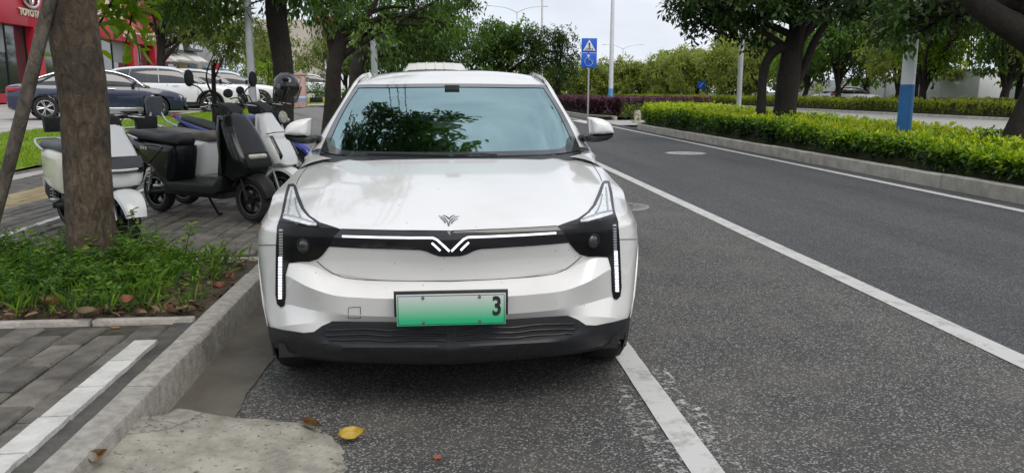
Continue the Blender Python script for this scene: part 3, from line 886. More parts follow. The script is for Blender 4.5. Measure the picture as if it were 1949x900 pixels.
bush('bush', 'low dark hedge bush beyond the pink utility box', (-8.2, 52, 1.35), (3.0, 1.2, .6), 24, .5, G_mid, 42)
bush('bush', 'olive shrubbery beside the grey lamp post', (-10.3, 50, 2.6), (2.0, 2, 1.7), 26, .8, G_olive, 43, 70)
for k, (x, y, h) in enumerate([(-13.0, 62, 7.5), (-8.0, 66, 7.0), (-4.2, 62, 6.5), (-1.0, 70, 6.5)]):
    tree('background_tree', ['spreading tree behind the olive shrubbery far left', 'far tree with pale trunk beyond the pink utility box', 'far tree between the leaning trunk and the traffic signal', 'far dark tree directly above the car roof'][k],
         (x, y, .5), [(x, y, .3), (x + .1, y, 1.6), (x + .2, y, 3)], [.25, .2, .16], [((x, y, h * .62), (3.2, 2.4, h * .34), 34, 0.95)], 60, 0.34, 0.13, [G_olive, G_olive, G_mid, G_dark][k], 50 + k, seg=9, limbs=8, droop=.7)

# ---- centre background pair
tree('background_tree', 'round bright green tree in the middle distance above the car', (4.4, 60, 0), [(4.4, 60, -.1), (4.5, 60, 1.2), (4.4, 60, 2.6)], [.3, .25, .2],
     [((4.6, 60, 4.6), (3.1, 2.4, 2.2), 60, 0.85), ((3.6, 59, 2.6), (2.4, 2, 1.2), 22, .7)], 95, 0.30, 0.14, G_mid, 61, seg=10, limbs=12, shell=.35)
tree('background_tree', 'dark grey green tree with feathery top left of the blue sign', (8.3, 58, 0), [(8.3, 58, -.1), (8.35, 58, 1.5), (8.2, 58, 4.2)], [.28, .22, .14],
     [((7.9, 58, 3.4), (2.2, 1.8, 2.2), 54, 0.62), ((8.7, 58, 5.4), (.8, .8, .9), 14, .34), ((6.6, 58, 4.9), (1.2, 1, 1), 14, .5)], 130, 0.22, 0.09, G_dark, 62, seg=10, limbs=14, droop=-.2, shell=.35)
# ---- banyan on the median: two stems under one dark crown
bt = tree('banyan_tree', 'dark spreading tree with two stems in the yellow green hedge', (8.75, 20, .18),
     [(8.80, 20, 0.1), (8.82, 20, 0.9), (8.88, 20, 1.7), (9.0, 20.1, 2.5), (9.3, 20.2, 3.2)], [0.34, 0.29, 0.28, 0.26, 0.2],
     [((7.7, 20, 3.55), (1.9, 1.7, 1.0), 44, 0.42), ((9.6, 20, 3.9), (1.8, 1.7, 1.0), 34, 0.42), ((11.3, 19.6, 3.6), (1.5, 1.4, 1.0), 26, 0.42), ((8.8, 20, 5.2), (2.6, 2, 1), 20, .5), ((6.5, 19.8, 3.3), (.7, .8, .55), 9, .32)],
     320, 0.17, 0.085, G_dark, 71, seg=18, limbs=16, droop=0.45, fork=(8.9, 20, 2.1), spread=.5, shell=.35)
mb = MB(); mb.loft(bark_mesh([(8.16, 19.9, 0.1), (8.14, 19.9, 1.0), (8.17, 19.9, 1.9), (8.45, 20.0, 2.35), (8.9, 20.1, 2.5)], [.15, .12, .115, .13, .14], 12, 72, .06, n=6)); mb.build('trunk', M_bark2, bt, 60, True)
mb = MB(); mb.loft(bark_mesh([(8.95, 20, 1.3), (9.25, 20, 1.9), (9.5, 20, 2.6), (9.9, 20.1, 3.2)], [.12, .11, .10, .08], 10, 73, .06, n=6)); mb.build('trunk', M_bark2, bt, 60, True)
# ---- big banyan at the right edge, limb and hanging roots
bt = tree('banyan_tree', 'massive dark trunk at the right edge with limb and hanging aerial roots', (9.25, 12, .18),
     [(9.20, 12, 0.0), (9.32, 12, 0.6), (9.55, 12, 1.2), (9.7, 12, 1.9), (9.5, 12.1, 2.8)], [0.42, 0.35, 0.33, 0.34, 0.3],
     [((10.2, 12.2, 4.6), (2.2, 2.0, 1.0), 30, 0.5), ((8.3, 12.6, 4.3), (1.2, 1.4, 0.7), 14, 0.42), ((9.3, 15.2, 3.05), (1.1, .9, .5), 12, .34), ((8.25, 13.5, 2.72), (.75, .5, .42), 14, .30)],
     260, 0.17, 0.085, G_dark, 81, seg=18, limbs=10, droop=0.5, fork=(9.6, 12, 2.2), spread=.5)
mb = MB(); mb.loft(bark_mesh([(9.7, 12, 1.7), (9.35, 12, 2.08), (8.95, 12.05, 2.32), (8.4, 12.2, 2.7), (7.9, 12.4, 3.3)], [.3, .26, .22, .17, .1], 14, 82, .06, n=6)); mb.build('limb', M_bark2, bt, 60, True)
mb = MB(); r5 = np.random.default_rng(83)
for k in range(46):
    x = r5.uniform(8.3, 9.4); y = r5.uniform(12, 13); z0 = 2.75; z1 = r5.uniform(1.5, 2.45)
    P = [(x, y, z0), (x + r5.normal(0, .03), y, (z0 + z1) / 2), (x + r5.normal(0, .05), y, z1)]
    mb.tube(cat_rom(P, 3), r5.uniform(.003, .008), 4)
mb.build('aerial_roots', M_bark2, bt, 60, True)

# ---- belt of trees beyond the opposite carriageway
G_belt = leafmat('leaf_belt', [(0.12, 0.165, 0.040), (0.22, 0.275, 0.062), (0.34, 0.38, 0.09)], 0.5)
belt = [(29.5, 36, 8), (30.5, 41, 8.5), (29, 46.5, 8), (31, 52, 8), (29.5, 58, 7.5), (30.5, 65, 7.2), (29.5, 73, 7), (31, 82, 7), (29.6, 92, 6.8), (30.5, 104, 6.8), (29, 117, 6.6), (27, 130, 6.6), (22, 128, 6.2), (17.5, 132, 6.2), (13, 126, 6)]
proto = {}
for k, (x, y, h) in enumerate(belt):
    near = y < 80
    g = 'trees beyond the opposite carriageway'
    lab = 'leafy dark stemmed tree in the belt beyond the far hedge' if near else 'distant pale olive tree in the belt along the far road'
    lf = (G_belt, G_mid, G_bright)[k % 3] if near else G_belt
    tree('belt_tree', lab, (x, y, .1), [(x, y, 0), (x + .15 * (-1) ** k, y, 1.0), (x + .1, y, 2.1)], [.27, .22, .18],
         [((x, y, h * (.64 if near else .60)), (3.0 if near else 4.2, 2.6, h * .36), 34, 0.85 if near else 1.0), ((x + .4, y - 1.2, 2.7), (3.0, 1.2, 1.1), 18, .7)][:1 if near else 2],
         110 if near else 75, 0.33 if near else 0.46, 0.15 if near else .2, lf, 200 + k, group=g, seg=9, limbs=10, droop=.5)
for k, (x, y, h) in enumerate([(38, 50, 10), (37, 60, 9.5), (39, 71, 9.5), (38, 84, 9), (37, 100, 9), (36, 120, 8.5), (39, 44, 10)]):
    tree('belt_tree', 'taller yellow green tree in the second row of the far belt', (x, y, .1), [(x, y, 0), (x, y, 1.5), (x + .1, y, 3)], [.25, .2, .16],
         [((x, y, h * .58), (4.0, 2.6, h * .36), 40, 1.15), ((x, y, 2.4), (4.2, 2, 1.5), 16, .9)][:1 if y < 75 else 2], 60, 0.46, 0.22, G_bright if k % 2 == 0 else G_belt, 240 + k, group='second row of the far belt', seg=8, limbs=8)

for k in range(9):
    bush('bush', 'low shrub closing the view at the foot of the distant trees', (2 + k * 5.2, 138 + 2 * (k % 2), 1.6), (3.2, 2, 1.6), 22, 1.1, G_belt, 400 + k, 40, .5, .22, 'shrubs at the foot of the distant trees')
# ---- hedges
def hedge(name, label, xf, xb, y0, y1, zt, leaf, seed, nshoot, L, W, z0=0.16, top_tone=(0.55, 1.0), side_tone=(0.0, 0.7), core=(0.05, 0.06, 0.02), frontw=0.5, group=None, ragged=0.04, ybias=1.0):
    """clipped hedge: dense leafy shoots on the front face, the top and the ends; a solid dark core inside"""
    r = np.random.default_rng(seed)
    t = thing(name, label, 'hedge', (float((xf(y0) + xb) / 2), y0, z0), 0, group)
    ys = np.linspace(y0 + .1, y1 - .1, 40)
    V, F = [], []
    for y in ys:
        a = xf(y) + 0.10; z = zt(y) - 0.09
        V += [(a + .05, y, z0 - .1), (a, y, z - .06), (a + .07, y, z), (xb - .1, y, z), (xb - .06, y, z0 - .1)]
    mb = MB()
    mb.loft([V[i * 5:i * 5 + 5] for i in range(40)], True, True)  # added solid core in place of twigs, dark so nothing shows through
    mb.build('dark_core', pm('hedge_core_' + name, tuple(.5 * c for c in core), core, 22, 0.95, bump=1.0, bscale=50, world=True), t, 60, True)
    yy = y0 + (y1 - y0) * r.random(nshoot) ** ybias
    kind = r.random(nshoot)
    front = kind < frontw
    X0 = np.array([xf(y) for y in yy]); Z = np.array([zt(y) for y in yy])
    lump = 0.5 + 0.5 * np.sin(yy * 2.9 + seed) * np.sin(yy * 1.13 + 1)
    px = np.where(front, X0 + r.normal(0.02, .05, nshoot) + .12 * lump, X0 + .04 + (xb - X0) * r.random(nshoot))
    u = r.random(nshoot) ** 0.62
    pz = np.where(front, z0 + .09 + (Z - z0 - .09) * u, Z + r.normal(0, ragged * .6, nshoot) - 0.02)
    px = np.where(front, px + 0.10 * (1 - u) ** 2, px)
    nx_ = np.where(front, -1.0, -0.1); nz_ = np.where(front, 0.35 + .4 * u, 1.0)
    # the two ends
    ne = nshoot // 30
    idx = r.integers(0, nshoot, ne); yy[idx] = np.where(r.random(ne) < .5, y0, y1) + r.normal(0, .03, ne)
    pz[idx] = z0 + .05 + (zt(y1) - z0) * r.random(ne); px[idx] = X0[idx] + (xb - X0[idx]) * r.random(ne)
    k = 6
    nrm = np.stack([nx_, r.normal(0, .25, nshoot), nz_], 1)
    base = np.repeat(np.stack([px, yy, pz], 1), k, 0)
    dd = unit(np.repeat(nrm, k, 0) * .55 + rand_dir(nshoot * k, r) * .85)
    base = base + dd * 0.012 + r.normal(0, .014, base.shape)
    up = unit(np.repeat(nrm, k, 0) + rand_dir(nshoot * k, r) * .5)
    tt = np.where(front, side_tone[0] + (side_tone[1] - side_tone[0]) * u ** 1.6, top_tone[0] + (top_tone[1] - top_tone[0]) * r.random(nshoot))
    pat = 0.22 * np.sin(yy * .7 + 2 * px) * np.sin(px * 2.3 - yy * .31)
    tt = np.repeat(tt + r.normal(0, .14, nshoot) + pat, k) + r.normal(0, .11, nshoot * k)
    V, F, m = leaf_geo(base, dd, up, L * r.uniform(.65, 1.25, nshoot * k), W * r.uniform(.7, 1.2, nshoot * k))
    link('leaves', array_mesh('leaves', V, F, leaf, np.repeat(np.clip(tt, 0, 1), m)), t, True)
    return t
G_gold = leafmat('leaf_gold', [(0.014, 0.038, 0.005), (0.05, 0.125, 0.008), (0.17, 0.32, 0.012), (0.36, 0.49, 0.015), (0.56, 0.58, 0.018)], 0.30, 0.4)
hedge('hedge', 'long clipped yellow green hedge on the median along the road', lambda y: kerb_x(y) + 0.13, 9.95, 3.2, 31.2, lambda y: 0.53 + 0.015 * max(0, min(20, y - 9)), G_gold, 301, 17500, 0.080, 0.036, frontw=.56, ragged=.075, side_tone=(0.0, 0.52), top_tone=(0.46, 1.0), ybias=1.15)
G_far = leafmat('leaf_farhedge', [(0.09, 0.14, 0.014), (0.19, 0.24, 0.02), (0.33, 0.36, 0.035)], 0.35)
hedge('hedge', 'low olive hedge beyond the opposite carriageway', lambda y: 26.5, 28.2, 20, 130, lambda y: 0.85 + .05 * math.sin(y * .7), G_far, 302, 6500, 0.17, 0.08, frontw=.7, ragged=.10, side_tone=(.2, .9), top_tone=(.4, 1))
G_purple = leafmat('leaf_purple', [(0.032, 0.013, 0.017), (0.085, 0.030, 0.042), (0.17, 0.07, 0.085)], 0.2)
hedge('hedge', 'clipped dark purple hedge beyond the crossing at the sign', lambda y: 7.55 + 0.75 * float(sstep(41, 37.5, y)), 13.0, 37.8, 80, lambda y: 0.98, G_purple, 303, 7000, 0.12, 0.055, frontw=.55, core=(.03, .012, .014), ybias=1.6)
hedge('hedge', 'low green hedge behind the purple one towards the dark tree', lambda y: 6.9, 12.5, 82, 120, lambda y: 1.3, G_bright, 304, 2000, 0.3, 0.12, frontw=.6, ragged=.15)

# ---- weeds in the tree pit
def weeds():
    r = np.random.default_rng(17)
    C, D, U, Ls, Ws, T = [], [], [], [], [], []
    SV = []
    for k in range(1300):
        x = r.uniform(BED[0] + .05, -1.42); y = r.uniform(4.22, 5.52)
        if x > -1.75 and r.random() < .65: continue
        front = (y - 4.2) / 1.3
        if y < 4.5 and r.random() < (0.88 if x < -1.95 else .45): continue
        # taller round the trunk and at the back
        h = r.uniform(.05, .12) + .16 * front * r.random() + (.07 * r.random() if x < -1.7 else 0)
        if x > -1.9: h *= .62
        lean = r.normal(0, .35, 2); base = np.array([x, y, 0.19])
        tip = base + np.array([lean[0] * h, lean[1] * h - .15 * h, h])
        SV += [base + (-.0018, 0, 0), base + (.0018, 0, 0), tip]
        n = int(5 + h * 55)
        f = r.uniform(.25, 1.0, n)
        p = base + (tip - base) * f[:, None]
        a = r.uniform(0, 6.28, n)
        d = np.stack([np.cos(a), np.sin(a), r.uniform(-.1, .75, n)], 1)
        C.append(p); D.append(d); U.append(np.tile([0, -.25, 1.0], (n, 1)) + r.normal(0, .35, (n, 3)))
        kind = r.random()
        Ls.append(r.uniform(.026, .052, n) * (1.5 if kind < .45 else 1)); Ws.append(r.uniform(.004, .009, n) if kind < .45 else r.uniform(.010, .020, n))
        T.append(np.clip(r.normal(.45, .12) + r.normal(0, .14, n) + (.15 if x > -2 else 0), 0, 1))
    V, F, m = leaf_geo(np.concatenate(C), np.concatenate(D), np.concatenate(U), np.concatenate(Ls), np.concatenate(Ws), True)
    mat = leafmat('weed_leaf', [(0.020, 0.055, 0.010), (0.05, 0.125, 0.016), (0.11, 0.22, 0.022), (0.20, 0.30, 0.03)], 0.35, 0.5)
    o = link('weeds', array_mesh('weeds', V, F, mat, np.repeat(np.concatenate(T), m)))
    tag(o, 'tangle of green weeds growing round the front tree trunk', 'weeds', kind='stuff')
    nb = 2600
    gx = r.uniform(BED[0], -1.34, nb); gy = r.uniform(4.14, 5.54, nb); keep = r.random(nb) < np.where(gx > -1.6, .3, 1)
    gx, gy = gx[keep], gy[keep]; nb = len(gx)
    hh = r.uniform(.04, .16, nb); a = r.uniform(0, 6.28, nb); lx, ly = r.normal(0, .05, nb), r.normal(0, .05, nb); w = r.uniform(.0015, .004, nb)
    z = np.full(nb, .185)
    V = np.stack([np.stack([gx - w * np.cos(a), gy - w * np.sin(a), z], 1), np.stack([gx + w * np.cos(a), gy + w * np.sin(a), z], 1),
                  np.stack([gx + lx * .4 + w * np.cos(a), gy + ly * .4, z + hh * .6], 1), np.stack([gx + lx, gy + ly, z + hh * .95], 1)], 1).reshape(-1, 3)
    V = np.concatenate([V])
    o = link('grass_tufts', array_mesh('grass_tufts', V, np.arange(nb * 4).reshape(-1, 4), mat, r.random(nb)))
    tag(o, 'thin grass blades among the weeds of the tree pit', 'grass', kind='stuff')
    # leaf litter
    n = 900
    gx = r.uniform(BED[0], -1.32, n); gy = 4.13 + 1.4 * r.random(n) ** 1.7
    c = np.stack([gx, gy, np.full(n, .20) + r.uniform(-.01, .012, n)], 1)
    a = r.uniform(0, 6.28, n)
    V, F, m = leaf_geo(c, np.stack([np.cos(a), np.sin(a), r.normal(0, .25, n)], 1), unit(r.normal(0, .3, (n, 3)) + np.array([0, 0, 1])), r.uniform(.03, .085, n), r.uniform(.015, .04, n), True)
    o = link('leaf_litter', array_mesh('leaf_litter', V, F, leafmat('litter', [(0.06, .035, .018), (.13, .08, .04), (.22, .15, .085)], .1, .8), np.repeat(r.random(n), m)))
    tag(o, 'dry brown leaf litter on the soil of the tree pit', 'leaf litter', kind='stuff')
weeds()
# tall single weeds standing up beside the trunk
def tall_weed(x, y, h, label, seed):
    r = np.random.default_rng(seed); t = thing('weed', label, 'plant', (x, y, .18))
    mb = MB(); P = cat_rom([(x, y, .17), (x + r.normal(0, .02), y, .17 + h * .5), (x + r.normal(0, .04), y - .02, .17 + h)], 5); mb.tube(P, np.linspace(.004, .002, len(P)), 5); mb.build('stem', M_bark2, t, 60, True)
    n = 34; f = r.integers(3, len(P), n); a = r.uniform(0, 6.28, n)
    V, F, m = leaf_geo(P[f] + r.normal(0, .01, (n, 3)), np.stack([np.cos(a), np.sin(a), r.uniform(-.3, .6, n)], 1), np.tile([0, -.3, 1.], (n, 1)), r.uniform(.04, .075, n), r.uniform(.015, .03, n), True)
    link('leaves', array_mesh('leaves', V, F, _mats['weed_leaf'], np.repeat(np.clip(r.normal(.7, .15, n), 0, 1), m)), t, True)
tall_weed(-1.98, 5.3, .40, 'tall leafy weed with yellow green leaves in front of the scooter wheel', 5)
tall_weed(-1.72, 5.25, .30, 'leafy weed at the right end of the weed patch', 6)
tall_weed(-2.62, 5.2, .30, 'slender dark weed at the left of the front trunk', 8)

# ---- single fallen leaves
def fallen(px, py, z, L, W, col, curl, az, label, seed, tilt=0.0):
    r = np.random.default_rng(seed); c = gz(px, py, z)
    nu, nv = 10, 5
    V = []
    for i in range(nu):
        u = i / (nu - 1); w = W * math.sin(math.pi * (u ** .8)) ** .8 + .0008
        for j in range(nv):
            v = (j / (nv - 1) - .5)
            zz = curl * L * (abs(v) * 2) ** 1.5 * .5 + curl * L * .5 * (u - .5) ** 2 + r.normal(0, .0012)
            V.append(((u - .5) * L, v * w, zz + .003))
    F = [(i * nv + j, i * nv + j + 1, (i + 1) * nv + j + 1, (i + 1) * nv + j) for i in range(nu - 1) for j in range(nv - 1)]
    m = pm('dry_leaf_%02d' % seed, tuple(.6 * q for q in col), col, 25, .6, bump=.3, bscale=120)
    t = thing('fallen_leaf', label, 'leaf', (float(c[0]), float(c[1]), z), az)
    bl = MB(); bl.add(V, F); o = bl.build('blade', m, t, 70); o.rotation_euler = (tilt, 0, 0); o.location.z = abs(math.sin(tilt)) * W * .5
    sm = MB(); sm.tube([(-L * .5, 0, .004 + curl * L * .12), (-L * .68, .004, .006)], .0016, 5); sm.build('stalk', m, t, 70)
fallen(668, 838, .0, .105, .06, (.60, .42, .07), .5, .35, 'yellow fallen leaf on the asphalt at the edge of the mortar ramp', 1, .5)
fallen(600, 815, .02, .085, .036, (.26, .15, .06), .7, -.5, 'curled brown leaf on the far rim of the mortar ramp', 2, .7)
fallen(172, 884, .11, .075, .04, (.32, .2, .085), 1.0, 1.1, 'curled tan leaf in the corner between kerb and mortar ramp', 3, .9)
fallen(833, 873, .0, .035, .03, (.42, .12, .05), .3, 1.2, 'small red leaf scrap on the asphalt in front of the car', 4)
fallen(222, 627, .175, .06, .025, (.36, .16, .05), .3, .1, 'small orange leaf on the dark pavers beside the tree pit', 5)
fallen(243, 582, .22, .075, .055, (.34, .15, .07), .9, .3, 'large orange brown leaf at the front of the weeds', 6, .6)
fallen(330, 597, .19, .085, .035, (.30, .16, .09), .8, -.8, 'reddish brown leaf in the corner of the tree pit near the kerb', 7, .5)
fallen(90, 583, .21, .12, .05, (.34, .19, .08), .6, .1, 'long tan leaf on the litter at the left of the tree pit', 8, .3)
fallen(170, 603, .2, .12, .06, (.20, .14, .06), .5, -.2, 'dull olive brown leaf at the front edging of the tree pit', 9, .3)
fallen(418, 552, .2, .075, .045, (.30, .12, .075), .8, .5, 'red brown leaf against the kerb stone beside the weeds', 10, .5)
fallen(432, 535, .2, .07, .045, (.30, .14, .09), .9, 1.4, 'upper red brown leaf against the kerb behind another', 11, .7)
fallen(40, 572, .21, .09, .05, (.36, .25, .12), .6, 2.0, 'pale tan leaf at the far left of the tree pit', 12, .4)

# ================================================================== THE PARKED WHITE CAR
M_white = pm('car_white', (0.70, 0.69, 0.66), (0.765, 0.757, 0.735), 2.2, 0.28, coat=1.0, spec=0.35, ramp=(.30, .52), detail=9)
M_black = pm('trim_black', (0.012, 0.013, 0.015), (0.02, 0.021, 0.023), 30, 0.42, spec=0.45)
M_gloss = pm('gloss_black', (0.008, 0.009, 0.010), (0.012, 0.012, 0.014), 3, 0.10, coat=0.6)
M_rubber = pm('tyre_rubber', (0.012, 0.012, 0.012), (0.022, 0.021, 0.02), 20, 0.85, bump=0.2)
M_seam = pm('seam', (0.02, 0.02, 0.02), rough=0.9)
M_chrome = pm('chrome', (0.62, 0.63, 0.64), rough=0.16, metal=1.0)
M_silver = pm('silver_alloy', (0.50, 0.51, 0.52), (0.58, 0.59, 0.60), 12, 0.3, metal=0.85)
M_led = pm('led_on', (0.9, 0.9, 0.95), rough=0.3, emit=(0.86, 0.88, 1.0), estr=1.15)
M_ledoff = pm('led_off', (0.35, 0.37, 0.40), rough=0.2, coat=1)
M_cabin = pm('cabin_dark', (0.02, 0.02, 0.022), (0.035, 0.035, 0.037), 8, 0.8)
def glassmat(name, tint, refl, fac, trans):
    """tinted vehicle glass: mirror coat over a see-through pane"""
    m = bpy.data.materials.new(name); m.use_nodes = True
    nd = m.node_tree.nodes; lk = m.node_tree.links.new; out = nd['Material Output']
    nd.remove(nd['Principled BSDF'])
    gl = nd.new('ShaderNodeBsdfGlossy'); gl.inputs['Color'].default_value = (*refl, 1); gl.inputs['Roughness'].default_value = 0.015
    tr = nd.new('ShaderNodeBsdfTransparent'); tr.inputs['Color'].default_value = (*tint, 1)
    tcg = nd.new('ShaderNodeTexCoord'); ng = nd.new('ShaderNodeTexNoise'); ng.inputs['Scale'].default_value = 5.0; ng.inputs['Detail'].default_value = 3
    bg = nd.new('ShaderNodeBump'); bg.inputs['Strength'].default_value = 0.05; bg.inputs['Distance'].default_value = 0.02      # slight waviness
    lk(tcg.outputs['Object'], ng.inputs['Vector']); lk(ng.outputs['Fac'], bg.inputs['Height']); lk(bg.outputs[0], gl.inputs['Normal'])
    nr = nd.new('ShaderNodeTexNoise'); nr.inputs['Scale'].default_value = 70; nr.inputs['Detail'].default_value = 6                # dust and dried drops
    rr_ = nd.new('ShaderNodeMapRange'); rr_.inputs['From Min'].default_value = .52; rr_.inputs['From Max'].default_value = .75; rr_.inputs['To Min'].default_value = .012; rr_.inputs['To Max'].default_value = .22
    lk(tcg.outputs['Object'], nr.inputs['Vector']); lk(nr.outputs['Fac'], rr_.inputs['Value']); lk(rr_.outputs[0], gl.inputs['Roughness'])
    lw = nd.new('ShaderNodeLayerWeight'); lw.inputs['Blend'].default_value = 0.35
    mr = nd.new('ShaderNodeMapRange'); mr.inputs['To Min'].default_value = fac; mr.inputs['To Max'].default_value = min(1.0, fac + 0.45)
    lk(lw.outputs['Fresnel'], mr.inputs['Value'])
    mx = nd.new('ShaderNodeMixShader'); lk(mr.outputs[0], mx.inputs[0]); lk(tr.outputs[0], mx.inputs[1]); lk(gl.outputs[0], mx.inputs[2])
    lk(mx.outputs[0], out.inputs['Surface'])
    _mats[name] = m
    return m
M_glass = glassmat('windscreen_glass', (0.30, 0.42, 0.42), (0.35, 0.49, 0.50), 0.45, True)
M_glass2 = glassmat('side_glass', (0.16, 0.19, 0.19), (0.8, 0.88, 0.9), 0.15, True)

CX = 0.02                                   # car's centre line
CARY0 = 3.05                                # nose
car = thing('parked_car', 'white electric hatchback parked at the kerb facing us with light bar on', 'car', (CX, 5.0, 0.0))
_px = np.array([0, .2, .4, .5, .6, .68, .74, .80]); _po = np.array([0, .008, .035, .062, .105, .165, .235, .33])
def CC(Y):                                    # the car stands a degree askew to the kerb
    return CX + 0.0185 * (np.asarray(Y) - CARY0)
def plan(x):
    return np.interp(abs(x), _px, _po)
def front_pt(dx, py, dY):
    Y = CARY0
    for _ in range(40):
        p = at(849 - dx, py, Y)
        Y = CARY0 + plan(p[0] - CC(Y)) + dY
    p = at(849 - dx, py, Y)
    return np.array([CC(p[1]) - p[0], p[1], p[2]])          # half-width, distance, height
DX = [0, 70, 150, 212, 262, 300, 325]
LEV = [  # pixel rows at the stations, setback at the stations, side heights, side width factor
    ('under', [694, 693, 691, 688, 682, 674, 668], [.16] * 7, .22, .90),
    ('bot', [690, 689, 687, 683, 676, 668, 660], [.03] * 7, .235, .935),
    ('lip', [664, 663, 661, 657, 650, 643, 638], [-.012, -.012, -.012, -.012, 0, .0, 0], .33, .965),
    ('lipt', [652, 652, 650, 646, 640, 634, 630], [.0, .0, .0, .0, .0, .0, 0], .38, .972),
    ('bt', [613, 613, 612, 612, 615, 619, 621], [.012, .012, .012, .010, .0, -.012, -.004], .44, .982),
    ('B', [604, 603, 601, 597, 588, 579, 577], [-.014, -.014, -.014, -.010, .022, .022, .006], .50, .99),
    ('A', [569, 569, 567, 562, 546, 526, 518], [-.034, -.034, -.034, -.034, -.034, -.020, 0], .575, .997),
    ('S', [535, 535, 532, 522, 503, 497, 491], [.072, .072, .072, .058, .026, .004, 0], .65, 1.0),
    ('O', [474, 474, 473, 471, 470, 469, 468], [.0, .0, .0, .0, .0, .0, 0], .725, .99),
    ('N', [452, 452, 450, 448, 446, 443, 440], [.0, .0, .0, .0, .0, .003, .01], .765, .968),
    ('T', [440, 439, 437, 435, 431, 426, 421], [.012, .012, .012, .014, .02, .03, .05], .80, .94),
]
SIDE = [(3.37, .805), (3.50, .855), (3.66, .888), (3.84, .903), (4.1, .898), (4.5, .888), (5.2, .885), (6.0, .88), (6.5, .865), (6.80, .82), (6.97, .66), (7.03, .35), (7.04, 0.0)]
TOPZ = [.795, .808, .826, .848, .88, .925, .955, .985, 1.0, 1.0, .99, .98, .98]
rows = []
for nm, py, dy, sz, sf in LEV:
    ctl = [front_pt(dx, y, d) for dx, y, d in zip(DX, py, dy)]
    ctl[0][0] = 0.0
    z_end = ctl[-1][2]
    for i, (Y, x) in enumerate(SIDE):
        k = min(1.0, (i + 1) / 4)
        zt = sz if nm != 'T' else TOPZ[i]
        f = ctl[-1][0] / .737 if False else sf
        xx = x * (1 + (f - 1) * min(1.0, (i + 1.5) / 3))
        rise = 0.0
        if nm in ('O', 'N') and i > 3:
            rise = (0.55 if nm == 'O' else .8) * (TOPZ[i] - TOPZ[3])
        ctl.append(np.array([xx, Y + (0.05 if nm == 'T' and i < 3 else 0), z_end * (1 - k) + zt * k + rise]))
    rows.append(cat_rom(ctl, 7))
rows = np.array(rows)                                   # level, station, xyz(half)
# denser between the levels, then the creases are eased
def densify(rows, n, it):
    out = []
    for a, b in zip(rows[:-1], rows[1:]):
        for t in np.arange(n) / n: out.append(a * (1 - t) + b * t)
    out.append(rows[-1]); G = np.array(out)
    for _ in range(it):
        H = G.copy(); H[1:-1] = (G[:-2] + 2 * G[1:-1] + G[2:]) / 4; G = H
    return G
G = densify(rows, 6, 0)
NL, NS = G.shape[:2]
# wheel arches
AXF, AXR, WZ, WR = 3.83, 6.27, 0.315, 0.355
def arch_faces(G):
    F = []
    P = G.copy(); inside = np.zeros(G.shape[:2], bool)
    for ay in (AXF, AXR):
        d = np.hypot(G[..., 1] - ay, G[..., 2] - WZ)
        inside |= (d < WR) & (G[..., 0] > .5)
    for i in range(NL - 1):
        for j in range(NS - 1):
            q = (inside[i, j], inside[i, j + 1], inside[i + 1, j + 1], inside[i + 1, j])
            if all(q): continue
            F.append((i * NS + j, i * NS + j + 1, (i + 1) * NS + j + 1, (i + 1) * NS + j))
    for ay in (AXF, AXR):
        v = P[..., 1:] - np.array([ay, WZ]); d = np.linalg.norm(v, axis=-1)
        m = (d < WR) & (G[..., 0] > .5)
        P[..., 1:][m] = (np.array([ay, WZ]) + v / d[..., None] * WR)[m]
    return P, F
GP, GF = arch_faces(G)
# the bonnet: rows across between the two shoulder lines
top = G[-1]
ib = int(np.argmax(top[:, 1] > 4.42)); i0b = int(np.argmax(top[:, 1] > 3.36))
ZCS = cat_rom(np.stack([[top[0, 1], 3.12, 3.25, 3.45, 3.7, 4.0, 4.25, 4.5], [top[0, 2], .808, .835, .872, .911, .953, .986, 1.012]], 1), 8)
NB = 24
ub_ = np.linspace(-1, 1, 2 * NB + 1); ub_ = np.sign(ub_) * (1 - (1 - abs(ub_)) ** 1.35)
sideP = top[i0b:ib + 1]; frontP = top[:i0b + 1]
def bonnet_rows():
    xf = frontP[-1, 0]
    Yf = np.interp(abs(ub_) * xf, frontP[:, 0], frontP[:, 1]); zf = np.interp(abs(ub_) * xf, frontP[:, 0], frontP[:, 2])
    D = sideP[0, 1] - Yf; out = []
    def arch(t, Y, zs): return zs + (np.maximum(np.interp(Y, ZCS[:, 0], ZCS[:, 1]), zs) - zs) * (1 - np.abs(ub_) ** 3.2)
    tt = np.linspace(0, 1, 46) ** 1.3
    for t in tt:
        ys_ = sideP[0, 1] + (sideP[-1, 1] - sideP[0, 1]) * t
        x = np.interp(ys_, sideP[:, 1], sideP[:, 0]); zs = np.interp(ys_, sideP[:, 1], sideP[:, 2])
        Y = ys_ - D * (1 - t) ** 1.5
        z = arch(t, Y, zs)
        if t == 0: corr = zf - z
        z = z + corr * (1 - t) ** 8
        z = z + 0.007 * np.exp(-((np.abs(ub_ * x) - .56) / .05) ** 2) * sstep(3.35, 3.75, ys_)
        out.append(np.stack([CC(Y) + ub_ * x, Y, z], 1))
    return np.array(out)
bon = bonnet_rows()
def mirrored(P):
    q = P.copy(); q[..., 0] = CC(P[..., 1]) - P[..., 0]; r = P.copy(); r[..., 0] = CC(P[..., 1]) + P[..., 0]
    return q, r
def shell(rowsel, colsel, name, mat, nrm=True):
    """a patch of the outer skin, both sides welded at the centre line"""
    mb = MB()
    a, b = rowsel; c, d = colsel
    keep = {}
    for s, Q in enumerate(mirrored(GP)):
        idx = {}; V = []; F = []
        for f in GF:
            i, j = divmod(f[0], NS)
            if a <= i < b and c <= j < d:
                g = []
                for k in f:
                    if k not in idx:
                        idx[k] = len(V); V.append(Q.reshape(-1, 3)[k])
                    g.append(idx[k])
                F.append(tuple(g if s else g[::-1]))
        mb.add(V, F)
    return mb
